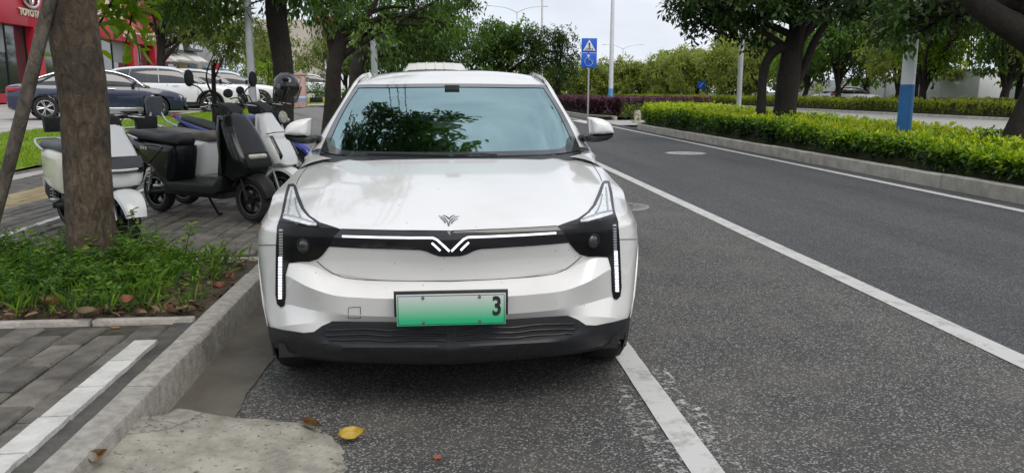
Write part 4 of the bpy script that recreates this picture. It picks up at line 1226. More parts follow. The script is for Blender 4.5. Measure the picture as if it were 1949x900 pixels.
def weld(me, d=1e-4, smooth=40):
    bm = bmesh.new(); bm.from_mesh(me); bmesh.ops.remove_doubles(bm, verts=bm.verts, dist=d)
    bmesh.ops.recalc_face_normals(bm, faces=bm.faces); bm.to_mesh(me); bm.free()
    me.polygons.foreach_set('use_smooth', np.ones(len(me.polygons), bool)); me.set_sharp_from_angle(angle=R_(smooth))
    return me
FR = 7 * 9                                             # station where the bumper ends and the wing begins
nO = 8 * 6
# whole skin once, for projecting trim on to it
allmb = shell((0, NL), (0, NS), 'x', None)
allmb.loft(bon, False, False)
bvh = BVHTree.FromPolygons([tuple(v) for v in np.concatenate(allmb.v)], allmb.f)
mb = shell((18, nO), (0, FR), 'front_bumper', M_white); link('front_bumper', weld(mb.mesh('front_bumper', M_white), 1e-4, 16), car, True)
mb = shell((nO, NL), (0, FR), 'body', M_white)
mu_ = shell((0, 18), (0, FR), 'bumper_underside', M_black); mq_ = shell((0, 9), (FR, NS), 'x', M_black); mu_.add(np.concatenate(mq_.v), mq_.f); link('bumper_underside', weld(mu_.mesh('bumper_underside', M_black)), car, True)
q = shell((9, NL), (FR, NS), 'body', M_white); mb.add(np.concatenate(q.v), q.f)
link('body', weld(mb.mesh('body', M_white)), car, True)
mb = MB(); mb.loft(bon, False, False)
link('bonnet', weld(mb.mesh('bonnet', M_white), 1e-5, 60), car, True)

# ---- trim projected on to the skin: outlines as the photo shows them, depth from the body itself
def hit(px, py, tree=None):
    d = Vector(ray(px, py)).normalized()
    h = (tree or bvh).ray_cast(Vector(_C), d)
    return h
def hit_pt(px, py, tree=None):
    h = hit(px, py, tree)
    if h[0] is None:
        h2 = (tree or bvh).find_nearest(Vector(at(px, py, 3.7))); return np.array(h2[0]), np.array(h2[1])
    return np.array(h[0]), np.array(h[1])
def dens(poly, step):
    out = []
    n = len(poly)
    for i in range(n):
        a, b = np.array(poly[i], float), np.array(poly[(i + 1) % n], float)
        k = max(1, int(np.linalg.norm(b - a) / step))
        for t in range(k): out.append(a + (b - a) * t / k)
    return out
def patch(name, poly, mat, lift=0.004, rim=0.012, step=7, mirror=True, parent=None, smooth_out=None, tree=None, both=False, nfun=None):
    """thin shaped piece lying on the skin; returns objects (left, right)"""
    P = dens(poly, step)
    xs = [p[0] for p in P]; ys = [p[1] for p in P]
    gx, gy = np.meshgrid(np.arange(min(xs), max(xs), step), np.arange(min(ys), max(ys), step))
    gx = gx + (np.arange(gx.shape[0]) % 2)[:, None] * step / 2
    pts = [Vector(p) for p in P] + [Vector(q) for q in np.stack([gx.ravel(), gy.ravel()], 1)]
    vs, es, fs, ov, oe, of = delaunay_2d_cdt(pts, [], [list(range(len(P)))], 1, 1e-4)
    H = [hit_pt(v[0], v[1], tree) for v in vs]
    V = np.array([h[0] for h in H])
    if mirror: V[:, 0] = np.minimum(V[:, 0], CC(V[:, 1]))
    N = np.zeros_like(V)
    for f in fs:
        a, b, c = V[f[0]], V[f[1]], V[f[2]]
        nn = np.cross(b - a, c - a)
        if nn[1] > 0: nn = -nn
        for k in f: N[k] += nn
    N = unit(N)
    # even the normals out a little
    nb = [[] for _ in vs]
    for a, b in es: nb[a].append(b); nb[b].append(a)
    for _ in range(3):
        N = unit(np.array([N[i] + N[nb[i]].sum(0) if nb[i] else N[i] for i in range(len(N))]))
    if nfun is not None: V = nfun(V, np.array([v[:] for v in vs]), N)
    O = V + N * lift
    mid_ = V[:, 0] > CC(V[:, 1]) - 1e-5
    cnt = {}
    for f in fs:
        for i in range(len(f)):
            e = tuple(sorted((f[i], f[(i + 1) % len(f)]))); cnt[e] = cnt.get(e, 0) + 1
    I = V - N * rim
    if mirror:
        O[mid_, 0] = CC(O[mid_, 1]); I[mid_, 0] = CC(I[mid_, 1])
    n = len(V)
    F = [tuple(f) for f in fs] + [(a, b, b + n, a + n) for (a, b), c in cnt.items() if c == 1 and not (mirror and mid_[a] and mid_[b])]
    res = []
    for s in ((0, 1) if mirror else (0,)):
        A = np.concatenate([O, I])
        if s: A = np.stack([2 * CC(A[:, 1]) - A[:, 0], A[:, 1], A[:, 2]], 1)
        m = MB(); m.add(A, F)
        res.append(m.build(name, mat, parent if parent is None or not isinstance(parent, (list, tuple)) else parent[s], 35, False))
        o = res[-1]
        pr = o.parent
        if pr is car: o.location = tuple(-c for c in car.location)
        elif pr is None: o.parent = car; o.location = tuple(-c for c in car.location)
    return res
def seam(name, pts, r=0.0016, mirror=True, mat=None, tree=None, lift=0.0008, n=6, parent=None):
    P = cat_rom(pts, n); V = []
    for p in P:
        h = hit_pt(p[0], p[1], tree); V.append(h[0] + np.sign(-h[1][1] or 1) * h[1] * lift)
    V = np.array(V); out = []
    if mirror: V[:, 0] = np.minimum(V[:, 0], CC(V[:, 1]))
    for s in ((0, 1) if mirror else (0,)):
        A = np.stack([2 * CC(V[:, 1]) - V[:, 0], V[:, 1], V[:, 2]], 1) if s else V
        m = MB(); m.tube(A, r, 6); out.append(m.build(name, mat or M_seam, parent or car, 60, True) if parent is None else m.build(name, mat or M_seam, parent[s], 60))
    return out
# lower black bumper with the wide intake
low = [(497, 617), (538, 627), (578, 633), (598, 631), (613, 620), (633, 611), (702, 612), (791, 613), (868, 613), (868, 691), (780, 690), (702, 688), (636, 683), (591, 676), (547, 670), (510, 661), (500, 646)]
patch('lower_bumper', low, M_black, 0.004, 0.02, 7)
grl = [(612, 634), (628, 621), (640, 617), (702, 617), (868, 618), (868, 655), (702, 654), (650, 652), (628, 647)]
M_mesh = pm('intake_black', (0.004, 0.004, 0.005), (0.008, 0.008, 0.009), 40, 0.6)
def recess(V, uv, N):
    d = np.zeros(len(V))
    P = np.array(dens(grl, 3))
    for i, q in enumerate(uv): d[i] = np.min(np.linalg.norm(P - q, axis=1))
    return V + N * (0.007 - 0.0 * d[:, None])
gi = patch('intake', grl, M_mesh, 0.0065, 0.012, 6)
for k, yy in enumerate((627, 637, 647)):
    seam('intake_slat', [(622 + 4 * (k == 2), yy), (660, yy - 1), (700, yy - 2), (740, yy + 1), (790, yy - 1), (849, yy)], 0.0045, mat=M_black, lift=0.0095, n=4)
# light bar panel
bar = [(646, 437), (702, 438.5), (780, 440), (868, 441), (868, 487), (838, 487), (826, 484), (812, 478), (800, 475.5), (702, 473), (660, 471), (627, 469), (634, 452)]
patch('light_bar', bar, M_gloss, 0.004, 0.02, 6)
def led_line(name, pts, w, mat=M_led, mirror=True, lift=0.0062):
    """flat lit strip of constant pixel width following a line"""
    P = np.array(pts, float); T = np.gradient(P, axis=0); T /= np.linalg.norm(T, axis=1)[:, None]
    N = np.stack([-T[:, 1], T[:, 0]], 1)
    # mitre
    k = np.ones(len(P))
    for i in range(1, len(P) - 1):
        a = (P[i] - P[i - 1]) / np.linalg.norm(P[i] - P[i - 1]); b = (P[i + 1] - P[i]) / np.linalg.norm(P[i + 1] - P[i])
        t = (a + b) / np.linalg.norm(a + b); N[i] = (-t[1], t[0]); k[i] = 1 / max(.4, np.dot(t, b))
    A = P + N * w / 2 * k[:, None]; B = P - N * w / 2 * k[:, None]
    return patch(name, list(map(tuple, A)) + list(map(tuple, B[::-1])), mat, lift, 0.003, 4, mirror)
led_line('light_strip', [(652, 449.5), (720, 451.5), (780, 452.5), (824, 452.5), (832, 456), (855.5, 477)], 3.8, mirror=False)
o1 = bpy.data.objects['light_strip']
def mirror_obj(o, name):
    me = o.data.copy(); co = np.zeros(len(me.vertices) * 3); me.vertices.foreach_get('co', co); co = co.reshape(-1, 3)
    co[:, 0] = 2 * CC(co[:, 1]) - co[:, 0]; me.vertices.foreach_set('co', co.ravel()); me.flip_normals()
    q = bpy.data.objects.new(name, me); COL.objects.link(q); q.parent = o.parent; q.location = o.location
    return q
mirror_obj(o1, 'light_strip')
led_line('light_strip', [(822, 462), (838, 476)], 3.6)
# headlamps
hl = [(650, 437), (609, 425), (590, 412), (580, 399), (571, 376), (564, 355), (559, 351), (549, 352), (543, 372), (536, 409), (529, 432), (527, 470), (526, 560), (529, 578), (536, 584), (541, 582), (544, 566), (544, 522), (550, 500), (570, 497.5), (590, 497), (606, 492), (615, 484), (627, 469), (634, 452)]
M_lampblk = pm('lamp_black', (0.005, 0.005, 0.006), (0.009, 0.009, 0.010), 8, 0.28, spec=0.22)
hls = patch('headlamp', hl, M_lampblk, 0.005, 0.02, 6)
hls[0]['label'] = 'black headlamp with clear tip, left in view'; hls[1]['label'] = 'black headlamp with clear tip, right in view'
M_clear = pm('lamp_reflector', (0.62, 0.63, 0.64), (0.93, 0.94, 0.95), 60, 0.2, metal=0.0, coat=1.0, bump=0.3, bscale=80, stretch=(1.0, 1.0, 0.25), ramp=(.3, .6))
patch('reflector', [(602, 427), (586, 415), (574, 401), (565, 380), (559, 358), (553, 358), (549, 374), (543, 402), (539, 418), (560, 424), (585, 430), (603, 431)], M_clear, 0.0075, 0.004, 6)
for pts in ([(556, 366), (553, 390), (549, 414)], [(563, 380), (566, 400), (574, 418)], [(540, 412), (565, 417), (600, 428)]):
    seam('reflector_rib', pts, 0.003, mat=M_chrome, lift=0.010)
# projector lens
pl = []
for s in (1, -1):
    h = hit_pt(579, 467)
    c = h[0].copy();
    if s < 0: c[0] = 2 * CC(c[1]) - c[0]
    t = MB(); n = unit(h[1] if h[1][1] < 0 else -h[1]); n = n * np.array([s, 1, 1])
    Mt = Matrix.Translation(Vector(c + n * .006)) @ Vector(n).to_track_quat('Z', 'Y').to_matrix().to_4x4()
    t.lathe([(.030, -.004), (.030, .003), (.026, .004), (.024, .0)], seg=28, M=Mt); t.build('lens_ring', M_black, car, 40, True)
    t = MB(); t.lathe([(.024, -.002), (.020, .003), (.012, .005), (.001, .006)], seg=24, M=Mt); t.build('projector_lens', pm('lens', (.03, .035, .04), rough=.04, coat=1), car, 60, True)
# daytime lights: a lit column of small cells, unlit above
for s in (0, 1):
    m = MB(); m2 = MB()
    for k in range(26):
        y0 = 438 + k * 5.05
        x0 = 536.6 - .03 * k if k > 9 else 537.5
        lit = k >= 10
        c = [hit_pt(x, y)[0] for x, y in ((x0 - 2.7, y0), (x0 + 2.7, y0), (x0 + 2.7, y0 + 3.4), (x0 - 2.7, y0 + 3.4))]
        c = np.array(c); n = np.cross(c[1] - c[0], c[3] - c[0]); n = n / np.linalg.norm(n); n = -n if n[1] > 0 else n
        V = np.concatenate([c + n * .0095, c + n * .003])
        if s: V = np.stack([2 * CC(V[:, 1]) - V[:, 0], V[:, 1], V[:, 2]], 1)
        (m if lit else m2).add(V, [(0, 1, 2, 3), (0, 1, 5, 4), (1, 2, 6, 5), (2, 3, 7, 6), (3, 0, 4, 7)])
    m.build('daytime_light', M_led, car, 0, True); m2.build('turn_signal', M_ledoff, car, 0, True)
# shut lines and small marks on the bumper
seam('seam', [(603, 497), (620, 511), (640, 523), (660, 529), (702, 533), (780, 535), (868, 535.5)])
seam('seam', [(490, 467), (505, 466.5), (526, 466)])
seam('seam', [(650, 436), (702, 437.5), (780, 439), (868, 440)], 0.002)
seam('seam', [(564, 351), (572, 335), (590, 312), (604, 299)], 0.0016)
sq = [(664, 585), (684, 584), (686, 587), (686, 603), (684, 605), (665, 605), (663, 603), (663, 588), (664, 585)]
seam('tow_cover_seam', sq, 0.0011, mirror=False, n=2)
# bonnet emblem
M_emb = pm('emblem_chrome', (0.30, 0.31, 0.32), rough=0.2, metal=1.0)
em = []
for pts in ([(835, 411.5), (845, 415), (852, 423), (854, 431)], [(843, 410), (850, 413), (856, 418)], [(838, 415), (844, 419), (848, 425)],
            [(874, 412), (864, 415), (856, 423), (854, 431)], [(866, 410), (860, 412), (855.5, 417)], [(871, 417), (864, 420), (859, 426)]):
    P = cat_rom(pts, 5); V = np.array([hit_pt(p[0], p[1])[0] + np.array([0, -.001, .002]) for p in P]); V[:, 0] += (CX - .0) * 0
    em.append(V)
m = MB()
for V in em: m.tube(V, np.concatenate([np.linspace(.0012, .0032, len(V) - 2), [.003, .002]]), 6)
m.build('emblem', M_emb, car, 60, True)
# number plate in its black surround
pc = np.array([at(855, 554, 2.985), at(855, 618, 2.985)])
zt_, zb_ = pc[0][2], pc[1][2]; pw = 0.445; pyc = 2.985
plate = MB(); plate.slab([(-pw / 2, zb_ + .035), (-pw / 2, zt_), (pw / 2, zt_), (pw / 2, zb_ + .035)], .010, .006, 'Y', pyc + .012)
o = plate.build('plate_holder', M_black, car, 35); o.location = (0, -car.location[1], 0)
def platemat():
    m = bpy.data.materials.new('plate_green'); m.use_nodes = True
    nd = m.node_tree.nodes; lk = m.node_tree.links.new; b = nd['Principled BSDF']
    tc = nd.new('ShaderNodeTexCoord'); sp = nd.new('ShaderNodeSeparateXYZ'); mr = nd.new('ShaderNodeMapRange'); rp = nd.new('ShaderNodeValToRGB')
    lk(tc.outputs['Object'], sp.inputs[0]); lk(sp.outputs['Z'], mr.inputs['Value'])
    mr.inputs['From Min'].default_value = zb_; mr.inputs['From Max'].default_value = zt_
    e = rp.color_ramp.elements; e[0].position = .15; e[0].color = (.03, .48, .22, 1); e[1].position = .85; e[1].color = (.56, .60, .57, 1)
    lk(mr.outputs[0], rp.inputs[0]); lk(rp.outputs[0], b.inputs['Base Color']); b.inputs['Roughness'].default_value = .35
    return m
pg = MB(); pg.slab([(-pw / 2 + .010, zb_), (-pw / 2 + .010, zt_ - .010), (pw / 2 - .010, zt_ - .010), (pw / 2 - .010, zb_)], .002, .0015, 'Y', pyc - .002)
pgo = pg.build('number_plate', platemat(), car, 35); pgo.location = (0, -car.location[1], 0)
rim = MB(); e_ = pw / 2 - .016
for a, b in (((-e_, zb_ + .006), (e_, zb_ + .006)), ((-e_, zt_ - .016), (e_, zt_ - .016)), ((-e_, zb_ + .006), (-e_, zt_ - .016)), ((e_, zb_ + .006), (e_, zt_ - .016))):
    rim.tube([(a[0], pyc - .004, a[1]), (b[0], pyc - .004, b[1])], .0012, 5)
rim.build('plate_border', M_seam, pgo, 60)
for bx in (-.11, .11):
    for bz in (zt_ - .024, zb_ + .014):
        m = MB(); m.lathe([(.001, pyc - .007), (.006, pyc - .0065), (.007, pyc - .003), (.001, pyc - .003)], c=(bx, 0, bz), axis='Y', seg=12); m.build('bolt', M_chrome, pgo, 50)
text_mesh('3', 0.105, 'plate_character', M_seam, 0.001, pgo, (pw / 2 - .045, pyc - .0045, (zt_ + zb_) / 2 + .002), (math.pi / 2, 0, 0), 0.003, .75)
# insect specks and grit on the nose
sp_ = MB(); r6 = np.random.default_rng(4)
for _ in range(26):
    h = hit_pt(r6.uniform(560, 1130), r6.uniform(330, 600))
    sp_.box(tuple(h[0] + unit(h[1] if h[1][1] < 0 or h[1][2] > .5 else -h[1]) * .0007), (r6.uniform(.0015, .004), .0012, r6.uniform(.0015, .003)))
o = sp_.build('specks', M_seam, car, 0, True); o['kind'] = 'stuff'

# ---- greenhouse
def px3(px, py, Y):
    p = at(px, py, Y); return np.array([CC(p[1]) - p[0], p[1], p[2]])
wb = cat_rom([px3(849, 299, 4.22), px3(760, 298.5, 4.235), px3(680, 297, 4.30), px3(637, 294, 4.40), px3(610, 289, 4.54)], 6)
wb[0][0] = 0
wt = cat_rom([px3(849, 160, 4.98), px3(790, 160.5, 4.985), px3(740, 161.5, 5.0), px3(705, 161.5, 5.03), px3(680, 162.5, 5.07)], 6)
wt[0][0] = 0
nv = 14
ws = []
for k in range(nv + 1):
    t = k / nv; row = wb * (1 - t) + wt * t
    row = row + np.array([0, -0.018, 0.030]) * (math.sin(math.pi * t))
    ws.append(row)
ws = np.array(ws)
def both(A):                                            # half rows -> full width rows
    l, r = mirrored(A)
    return np.concatenate([l[:, ::-1], r[:, 1:]], 1)
mb = MB(); mb.loft(both(ws), False, False); wso = link('windscreen', weld(mb.mesh('windscreen', M_glass), 1e-5, 80), car, True)
bvw = BVHTree.FromPolygons([tuple(v) for v in np.concatenate(mb.v)], mb.f)
# black border printed on the glass
M_frit = pm('glass_border', (0.03, 0.034, 0.036), (0.045, 0.05, 0.052), 5, 0.12, coat=1.0)
fr = MB()
n_in = 8
for s in (0, 1):
    Wd = mirrored(ws)[s]
    nj = Wd.shape[1]
    def P_(u, v):
        a = u * (nj - 1); j = min(nj - 2, int(a)); b = v * nv; i = min(nv - 1, int(b)); fa, fb = a - j, b - i
        return (Wd[i, j] * (1 - fa) + Wd[i, j + 1] * fa) * (1 - fb) + (Wd[i + 1, j] * (1 - fa) + Wd[i + 1, j + 1] * fa) * fb + np.array([0, -.002, .0025])
    outer = [(u, 0) for u in np.linspace(0, 1, 30)] + [(1, v) for v in np.linspace(0, 1, 24)[1:]] + [(u, 1) for u in np.linspace(1, 0, 30)[1:]]
    def inn(u, v):
        return (min(u, .915 if v < .9 else .93), min(max(v, .045 + .55 * max(0, u - .62) ** 1.7), .93))
    V = [P_(*q) for q in outer] + [P_(*inn(*q)) for q in outer]
    n = len(outer)
    fr.add(V, [(i, i + 1, n + i + 1, n + i) for i in range(n - 1)])
fr.build('glass_border', M_frit, wso, 60)
# mirror foot and camera behind the glass
m = MB(); c = ws[12][0]; CXm = float(CC(5.0)); m.slab([(CXm - .040, c[2] - .045), (CXm - .045, c[2] + .035), (CXm + .045, c[2] + .035), (CXm + .040, c[2] - .045), (CXm + .025, c[2] - .058), (CXm - .025, c[2] - .058)], .03, .01, 'Y', c[1] + .05); m.build('mirror_foot', M_cabin, car, 35, True)
# wipers
for (pts) in ([(960, 299), (915, 297.5), (866, 298)], [(855, 298.5), (770, 297), (700, 296)]):
    V = np.array([hit_pt(p[0], p[1] - 1.2, bvw)[0] for p in cat_rom(pts, 6)]) + np.array([0, -.012, .010]); m = MB(); m.tube(V, .006, 6); m.build('wiper', M_black, car, 60, True)
# cowl strip between bonnet and glass
cw = []
brow = bon[-1]
mbc = MB()
full_b = both(ws[:1])[0]
xs = full_b[:, 0]
lo = np.stack([xs, full_b[:, 1] - .10, full_b[:, 2] - .035], 1)
mbc.loft([lo, full_b + np.array([0, -.004, -.004])], False, False); mbc.build('cowl', M_black, car, 60, True)
# roof
rf = []
roofz = [(5.0, 0, 0), (5.15, .045, 1), (5.4, .078, 1), (5.8, .088, 1), (6.2, .07, 1), (6.55, .03, 1), (6.75, -.01, 1)]
half = wt.copy()
rows_r = []
for Y, dz, _ in roofz:
    k = (Y - 5.0)
    r = half.copy()
    r[:, 1] = half[:, 1] + k * (1.0)
    wsc = 1.0 + 0.10 * min(1, k / .6) - .06 * max(0, (k - 1.0))
    r[:, 0] = half[:, 0] * wsc
    u = np.linspace(0, 1, len(r))
    r[:, 2] = half[:, 2] + dz * (1 - .55 * u ** 2.4) + .012 * (1 - u ** 2) * min(1, k * 4)
    rows_r.append(r)
rr = cat_rom(np.array(rows_r).reshape(len(rows_r), -1), 4).reshape(-1, half.shape[0], 3)
mb = MB(); mb.loft(both(rr), False, False)
# thickness at the front edge
mb.loft(both(np.array([rr[0] + np.array([0, .012, -.014]), rr[0]])), False, False)
link('roof', weld(mb.mesh('roof', M_white), 1e-5, 50), car, True)
# pillars and roof rails: white outside, black filler inside towards the glass
pil_o = cat_rom([px3(592, 289, 4.62), px3(607, 263, 4.69), px3(622, 238, 4.77), px3(648, 198, 4.93), px3(671, 160, 5.10), px3(688, 143, 5.24), px3(704, 138, 5.45), ], 6)
pil_o = np.concatenate([pil_o, cat_rom([pil_o[-1], pil_o[-1] + np.array([.03, .4, .012]), pil_o[-1] + np.array([.01, .9, -.02]), pil_o[-1] + np.array([-.05, 1.35, -.10])], 5)[1:]])
gl_e = np.concatenate([ws[:, -1], rr[1:, -1]])
def resample(P, n):
    s = np.concatenate([[0], np.cumsum(np.linalg.norm(np.diff(P, axis=0), axis=1))]); s /= s[-1]
    t = np.linspace(0, 1, n); return np.stack([np.interp(t, s, P[:, k]) for k in range(3)], 1)
np_ = 60
po, ge = resample(pil_o, np_), None
# match the inner edge by distance Y
ge = np.stack([np.interp(po[:, 1], gl_e[:, 1], gl_e[:, k]) for k in range(3)], 1); ge[:, 1] = po[:, 1]
ge = np.stack([np.interp(np.clip(po[:, 1] - .06, gl_e[0, 1], gl_e[-1, 1]), gl_e[:, 1], gl_e[:, k]) for k in range(3)], 1)
for s in (0, 1):
    m = MB()
    kk = np.clip((po[:, 1] - 5.0) / .25, 0, 1)[:, None]; inner = ge + (po - ge) * (.10 + .45 * kk); mid = (po + inner) / 2 + np.array([.0, -.006, .006])
    back = po + np.array([-.012, .06, -.03])
    A = np.array([inner + np.array([0, .012, -.006]), inner, mid, po, back]); A = mirrored(A)[s]
    m.loft(A, False, False); link('roof_pillar', weld(m.mesh('roof_pillar', M_white), 1e-5, 50), car, True)
    m = MB(); A = mirrored(np.array([ge + np.array([0, .003, -.003]), inner + np.array([0, .006, -.005])]))[s]; m.loft(A, False, False); m.build('pillar_trim', M_black, car, 60, True)
# side glass, doors, rear
belt_ = cat_rom([(.835, 4.62, .955), (.84, 5.0, .97), (.835, 5.6, .985), (.82, 6.2, 1.0), (.79, 6.75, 1.02)], 6)
for s in (0, 1):
    po_b = np.stack([np.interp(belt_[:, 1], po[:, 1], po[:, k]) for k in range(3)], 1); po_b[:, 1] = belt_[:, 1]
    A = mirrored(np.array([belt_, po_b + np.array([-.006, 0, -.02])]))[s]; m = MB(); m.loft(A, False, False); m.build('side_window', M_glass2, car, 60, True)
    for yb in (5.42,):
        i = int(np.argmin(abs(belt_[:, 1] - yb))); a, b = belt_[i], po_b[i]
        P = mirrored(np.array([a + (.004, 0, 0), b + (.004, 0, -.01)]))[s]; m = MB(); m.tube(P, .028, 6, squash=.3); m.build('door_pillar', M_black, car, 60, True)
    A = mirrored(np.array([belt_ + (0.004, 0, 0), np.stack([np.interp(belt_[:, 1], G[-1][:, 1], G[-1][:, k]) for k in range(3)], 1) + (.0, 0, -.01)]))[s]
    m = MB(); m.loft(A, False, False); m.build('shoulder', M_white, car, 60, True)
rear = both(np.array([rr[-1], rr[-1] + np.array([.10, .22, -.30])])); m = MB(); m.loft(rear, False, False); m.build('rear_window', M_glass2, car, 60, True)
# cabin: dashboard, steering wheel, seats
m = MB(); m.box((float(CC(4.72)), 4.72, .90), (1.36, .46, .12), bev=.04); m.build('dashboard', M_cabin, car, 35, True)
m = MB(); m.box((float(CC(5.7)), 5.7, .80), (1.5, 2.1, .05)); m.build('cabin_floor', M_cabin, car, 35, True)
for sx in (-.36, .36):
    m = MB(); m.slab([(5.30, .55), (5.42, 1.12), (5.52, 1.13), (5.55, .55)], .23, .06, 'X', float(CC(5.4)) + sx); m.slab([(5.43, 1.15), (5.46, 1.28), (5.55, 1.28), (5.54, 1.15)], .12, .03, 'X', float(CC(5.4)) + sx); m.build('seat', M_cabin, car, 40, True)
m = MB(); th = np.linspace(0, 2 * math.pi, 25)[:-1]
ring = np.stack([CX + .04 + .36 + .18 * np.cos(th), 4.98 + .06 * np.sin(th), .93 + .17 * np.sin(th)], 1); m.tube(np.concatenate([ring, ring[:2]]), .016, 8, False); m.build('steering_wheel', M_cabin, car, 60, True)
# wing tops: the skin between bonnet edge, screen corner and shoulder
for s in (0, 1):
    A = []
    for Y in np.linspace(4.36, 4.84, 14):
        o_ = np.array([np.interp(Y, top[:, 1], top[:, k]) for k in range(3)])
        if Y < wb[-1, 1] + .03:
            i_ = np.array([np.interp(Y, wb[:, 1], wb[:, k]) for k in range(3)]) + np.array([-.01, 0, -.012])
        else:
            i_ = np.array([np.interp(Y, po[:, 1], po[:, k]) for k in range(3)]) + np.array([-.03, 0, -.012])
        i_[1] = o_[1] = Y
        A.append([i_ * (1 - t) + o_ * t + np.array([.03, 0, .012]) * math.sin(math.pi * t) for t in np.linspace(0, 1, 7)])
    m = MB(); m.loft(mirrored(np.array(A))[s], False, False); link('wing_top', weld(m.mesh('wing_top', M_white), 1e-5, 60), car, True)
# door mirrors
for s in (0, 1):
    capo = [(541, 257), (543, 246), (547, 239), (554, 233), (563, 229), (576, 226), (589, 225), (592, 227), (590, 245), (588, 259), (565, 259.5)]
    lowo = [(541.5, 257.5), (565, 260), (588, 259.5), (600, 259), (606, 262), (602, 272), (588, 274), (575, 273.5), (556, 270), (545, 264)]
    for nm, o_, mat in (('mirror_cap', capo, M_white), ('mirror_base', lowo, M_black)):
        Q = np.array([px3(x, y, 4.60) for x, y in dens(o_, 5)]); c = Q.mean(0)
        rings = []
        for k, dyy in ((.93, .10), (1.0, .07), (1.0, .0), (.93, -.035), (.75, -.060), (.4, -.072)):
            rings.append(c + (Q - c) * np.array([k, 0, k]) + np.array([0, dyy, 0]))
        A = mirrored(np.array(rings))[s]; m = MB(); m.loft(A, True, True); link(nm, weld(m.mesh(nm, mat), 1e-5, 50), car, True)
    A = mirrored(np.array([px3(598, 262, 4.62), px3(612, 264, 4.62)])[None])[s][0]
    m = MB(); m.tube(A, .03, 8, squash=.5); m.build('mirror_arm', M_black, car, 60, True)
# wheels
def wheel(parent, x, y, z, r, w, side, rim_r=.66, spokes=5, rimmat=None, axis='X', world=True, yaw=0.0, twin=False):
    """tyre (> rim) on a parent; side +1/-1 = which way the outer face looks along the axle"""
    T = Matrix.Translation((x, y, z)) @ Matrix.Rotation(yaw, 4, 'Z')
    if axis == 'Y': T = T @ Matrix.Rotation(math.pi / 2, 4, 'Z')
    h = w / 2; t = MB()
    t.lathe([(r * rim_r, -h * .9), (r * .88, -h), (r * .97, -h * .8), (r, -h * .45), (r, h * .45), (r * .97, h * .8), (r * .88, h), (r * rim_r, h * .9), (r * rim_r, -h * .9)], axis='X', seg=36, M=T, caps=False)
    ty = t.build('tyre', M_rubber, parent, 40, world)
    t = MB(); R2 = r * rim_r; s = side
    t.lathe([(R2, -h * .8 * s), (R2, h * .85 * s), (R2 * .94, h * .88 * s), (R2 * .90, h * .5 * s), (R2 * .90, -h * .8 * s)], axis='X', seg=36, M=T, caps=False)
    for k in range(spokes):
        a = 2 * math.pi * k / spokes
        for da in ((-.16, .16) if twin else (0,)):
            A0 = np.array([h * .66 * s, R2 * .14 * math.cos(a), R2 * .14 * math.sin(a)]); A1 = np.array([h * .74 * s, R2 * .93 * math.cos(a + da), R2 * .93 * math.sin(a + da)])
            t.tube([A0, (A0 + A1) / 2, A1], [R2 * .15, R2 * .10, R2 * .10] if not twin else [R2 * .10, R2 * .065, R2 * .07], 6, M=T)
    t.lathe([(.001, h * .45 * s), (R2 * .2, h * .45 * s), (R2 * .2, h * .8 * s), (.001, h * .84 * s)], axis='X', seg=16, M=T)
    ro = t.build('rim', rimmat or M_silver, ty, 40); 
    d = MB(); d.lathe([(.001, h * .2 * s), (R2 * .88, h * .2 * s), (R2 * .88, h * .1 * s), (.001, h * .1 * s)], axis='X', seg=24, M=T); d.build('brake_disc', M_cabin, ty, 40)
    return ty
for ay in (AXF, AXR):
    for s in (-1, 1):
        wheel(car, float(CC(ay)) + s * .745, ay, .305, .305, .195, s, .66, 7, yaw=-.0185)
        m = MB(); th = np.linspace(-.25, math.pi + .25, 30)
        A = [np.stack([np.full(30, float(CC(ay)) + s * xx), ay + (WR + dr) * np.cos(th), WZ + (WR + dr) * np.sin(th)], 1) for xx, dr in ((.60, 0.0), (.80, 0.0))]
        m.loft(A, False, False); m.build('wheel_liner', M_black, car, 60, True)
for ay in (AXF, AXR):
    for s in (-1, 1):
        P = []
        for a in np.linspace(-.1, math.pi + .1, 40):
            y_, z_ = ay + (WR + .004) * math.cos(a), WZ + (WR + .004) * math.sin(a)
            h = bvh.ray_cast(Vector((float(CC(y_)) + s * 1.4, y_, max(z_, .25))), Vector((-s, 0, 0)))
            if h[0] is not None and abs(h[0][0] - CC(y_)) > .6: P.append((h[0][0], y_, z_))
        if len(P) > 5:
            m = MB(); m.tube(P, .005, 8); m.build('arch_lip', M_white, car, 60, True)
m = MB(); m.box((CX, 5.0, .26), (1.45, 3.5, .06)); m.build('underbody', M_black, car, 30, True)

# ================================================================== SCOOTERS AND THE MOTORCYCLE  (local frame: x forward, y left, z up)
M_sblack = pm('scooter_black', (0.006, 0.007, 0.008), (0.05, 0.052, 0.055), 9, 0.22, coat=0.0, spec=0.4, ramp=(.60, .80), detail=10)
M_splast = pm('scooter_plastic', (0.008, 0.008, 0.008), (0.015, 0.015, 0.015), 30, 0.55, spec=0.3)
M_scream = pm('scooter_cream', (0.66, 0.63, 0.52), (0.72, 0.69, 0.58), 4, 0.35, coat=0.5)
M_swhite = pm('scooter_white', (0.70, 0.71, 0.70), (0.76, 0.77, 0.76), 4, 0.35, coat=0.5)
M_sgrey = pm('scooter_grey', (0.15, 0.145, 0.135), (0.20, 0.195, 0.18), 4, 0.5)
M_seatb = pm('seat_black', (0.008, 0.008, 0.009), (0.015, 0.015, 0.016), 14, 0.5, bump=0.2, bscale=90)
M_seatt = pm('seat_taupe', (0.13, 0.115, 0.095), (0.17, 0.15, 0.125), 10, 0.6, bump=0.2, bscale=90)
M_seatg = pm('seat_grey', (0.07, 0.078, 0.085), (0.10, 0.108, 0.115), 10, 0.6, bump=0.2, bscale=90)
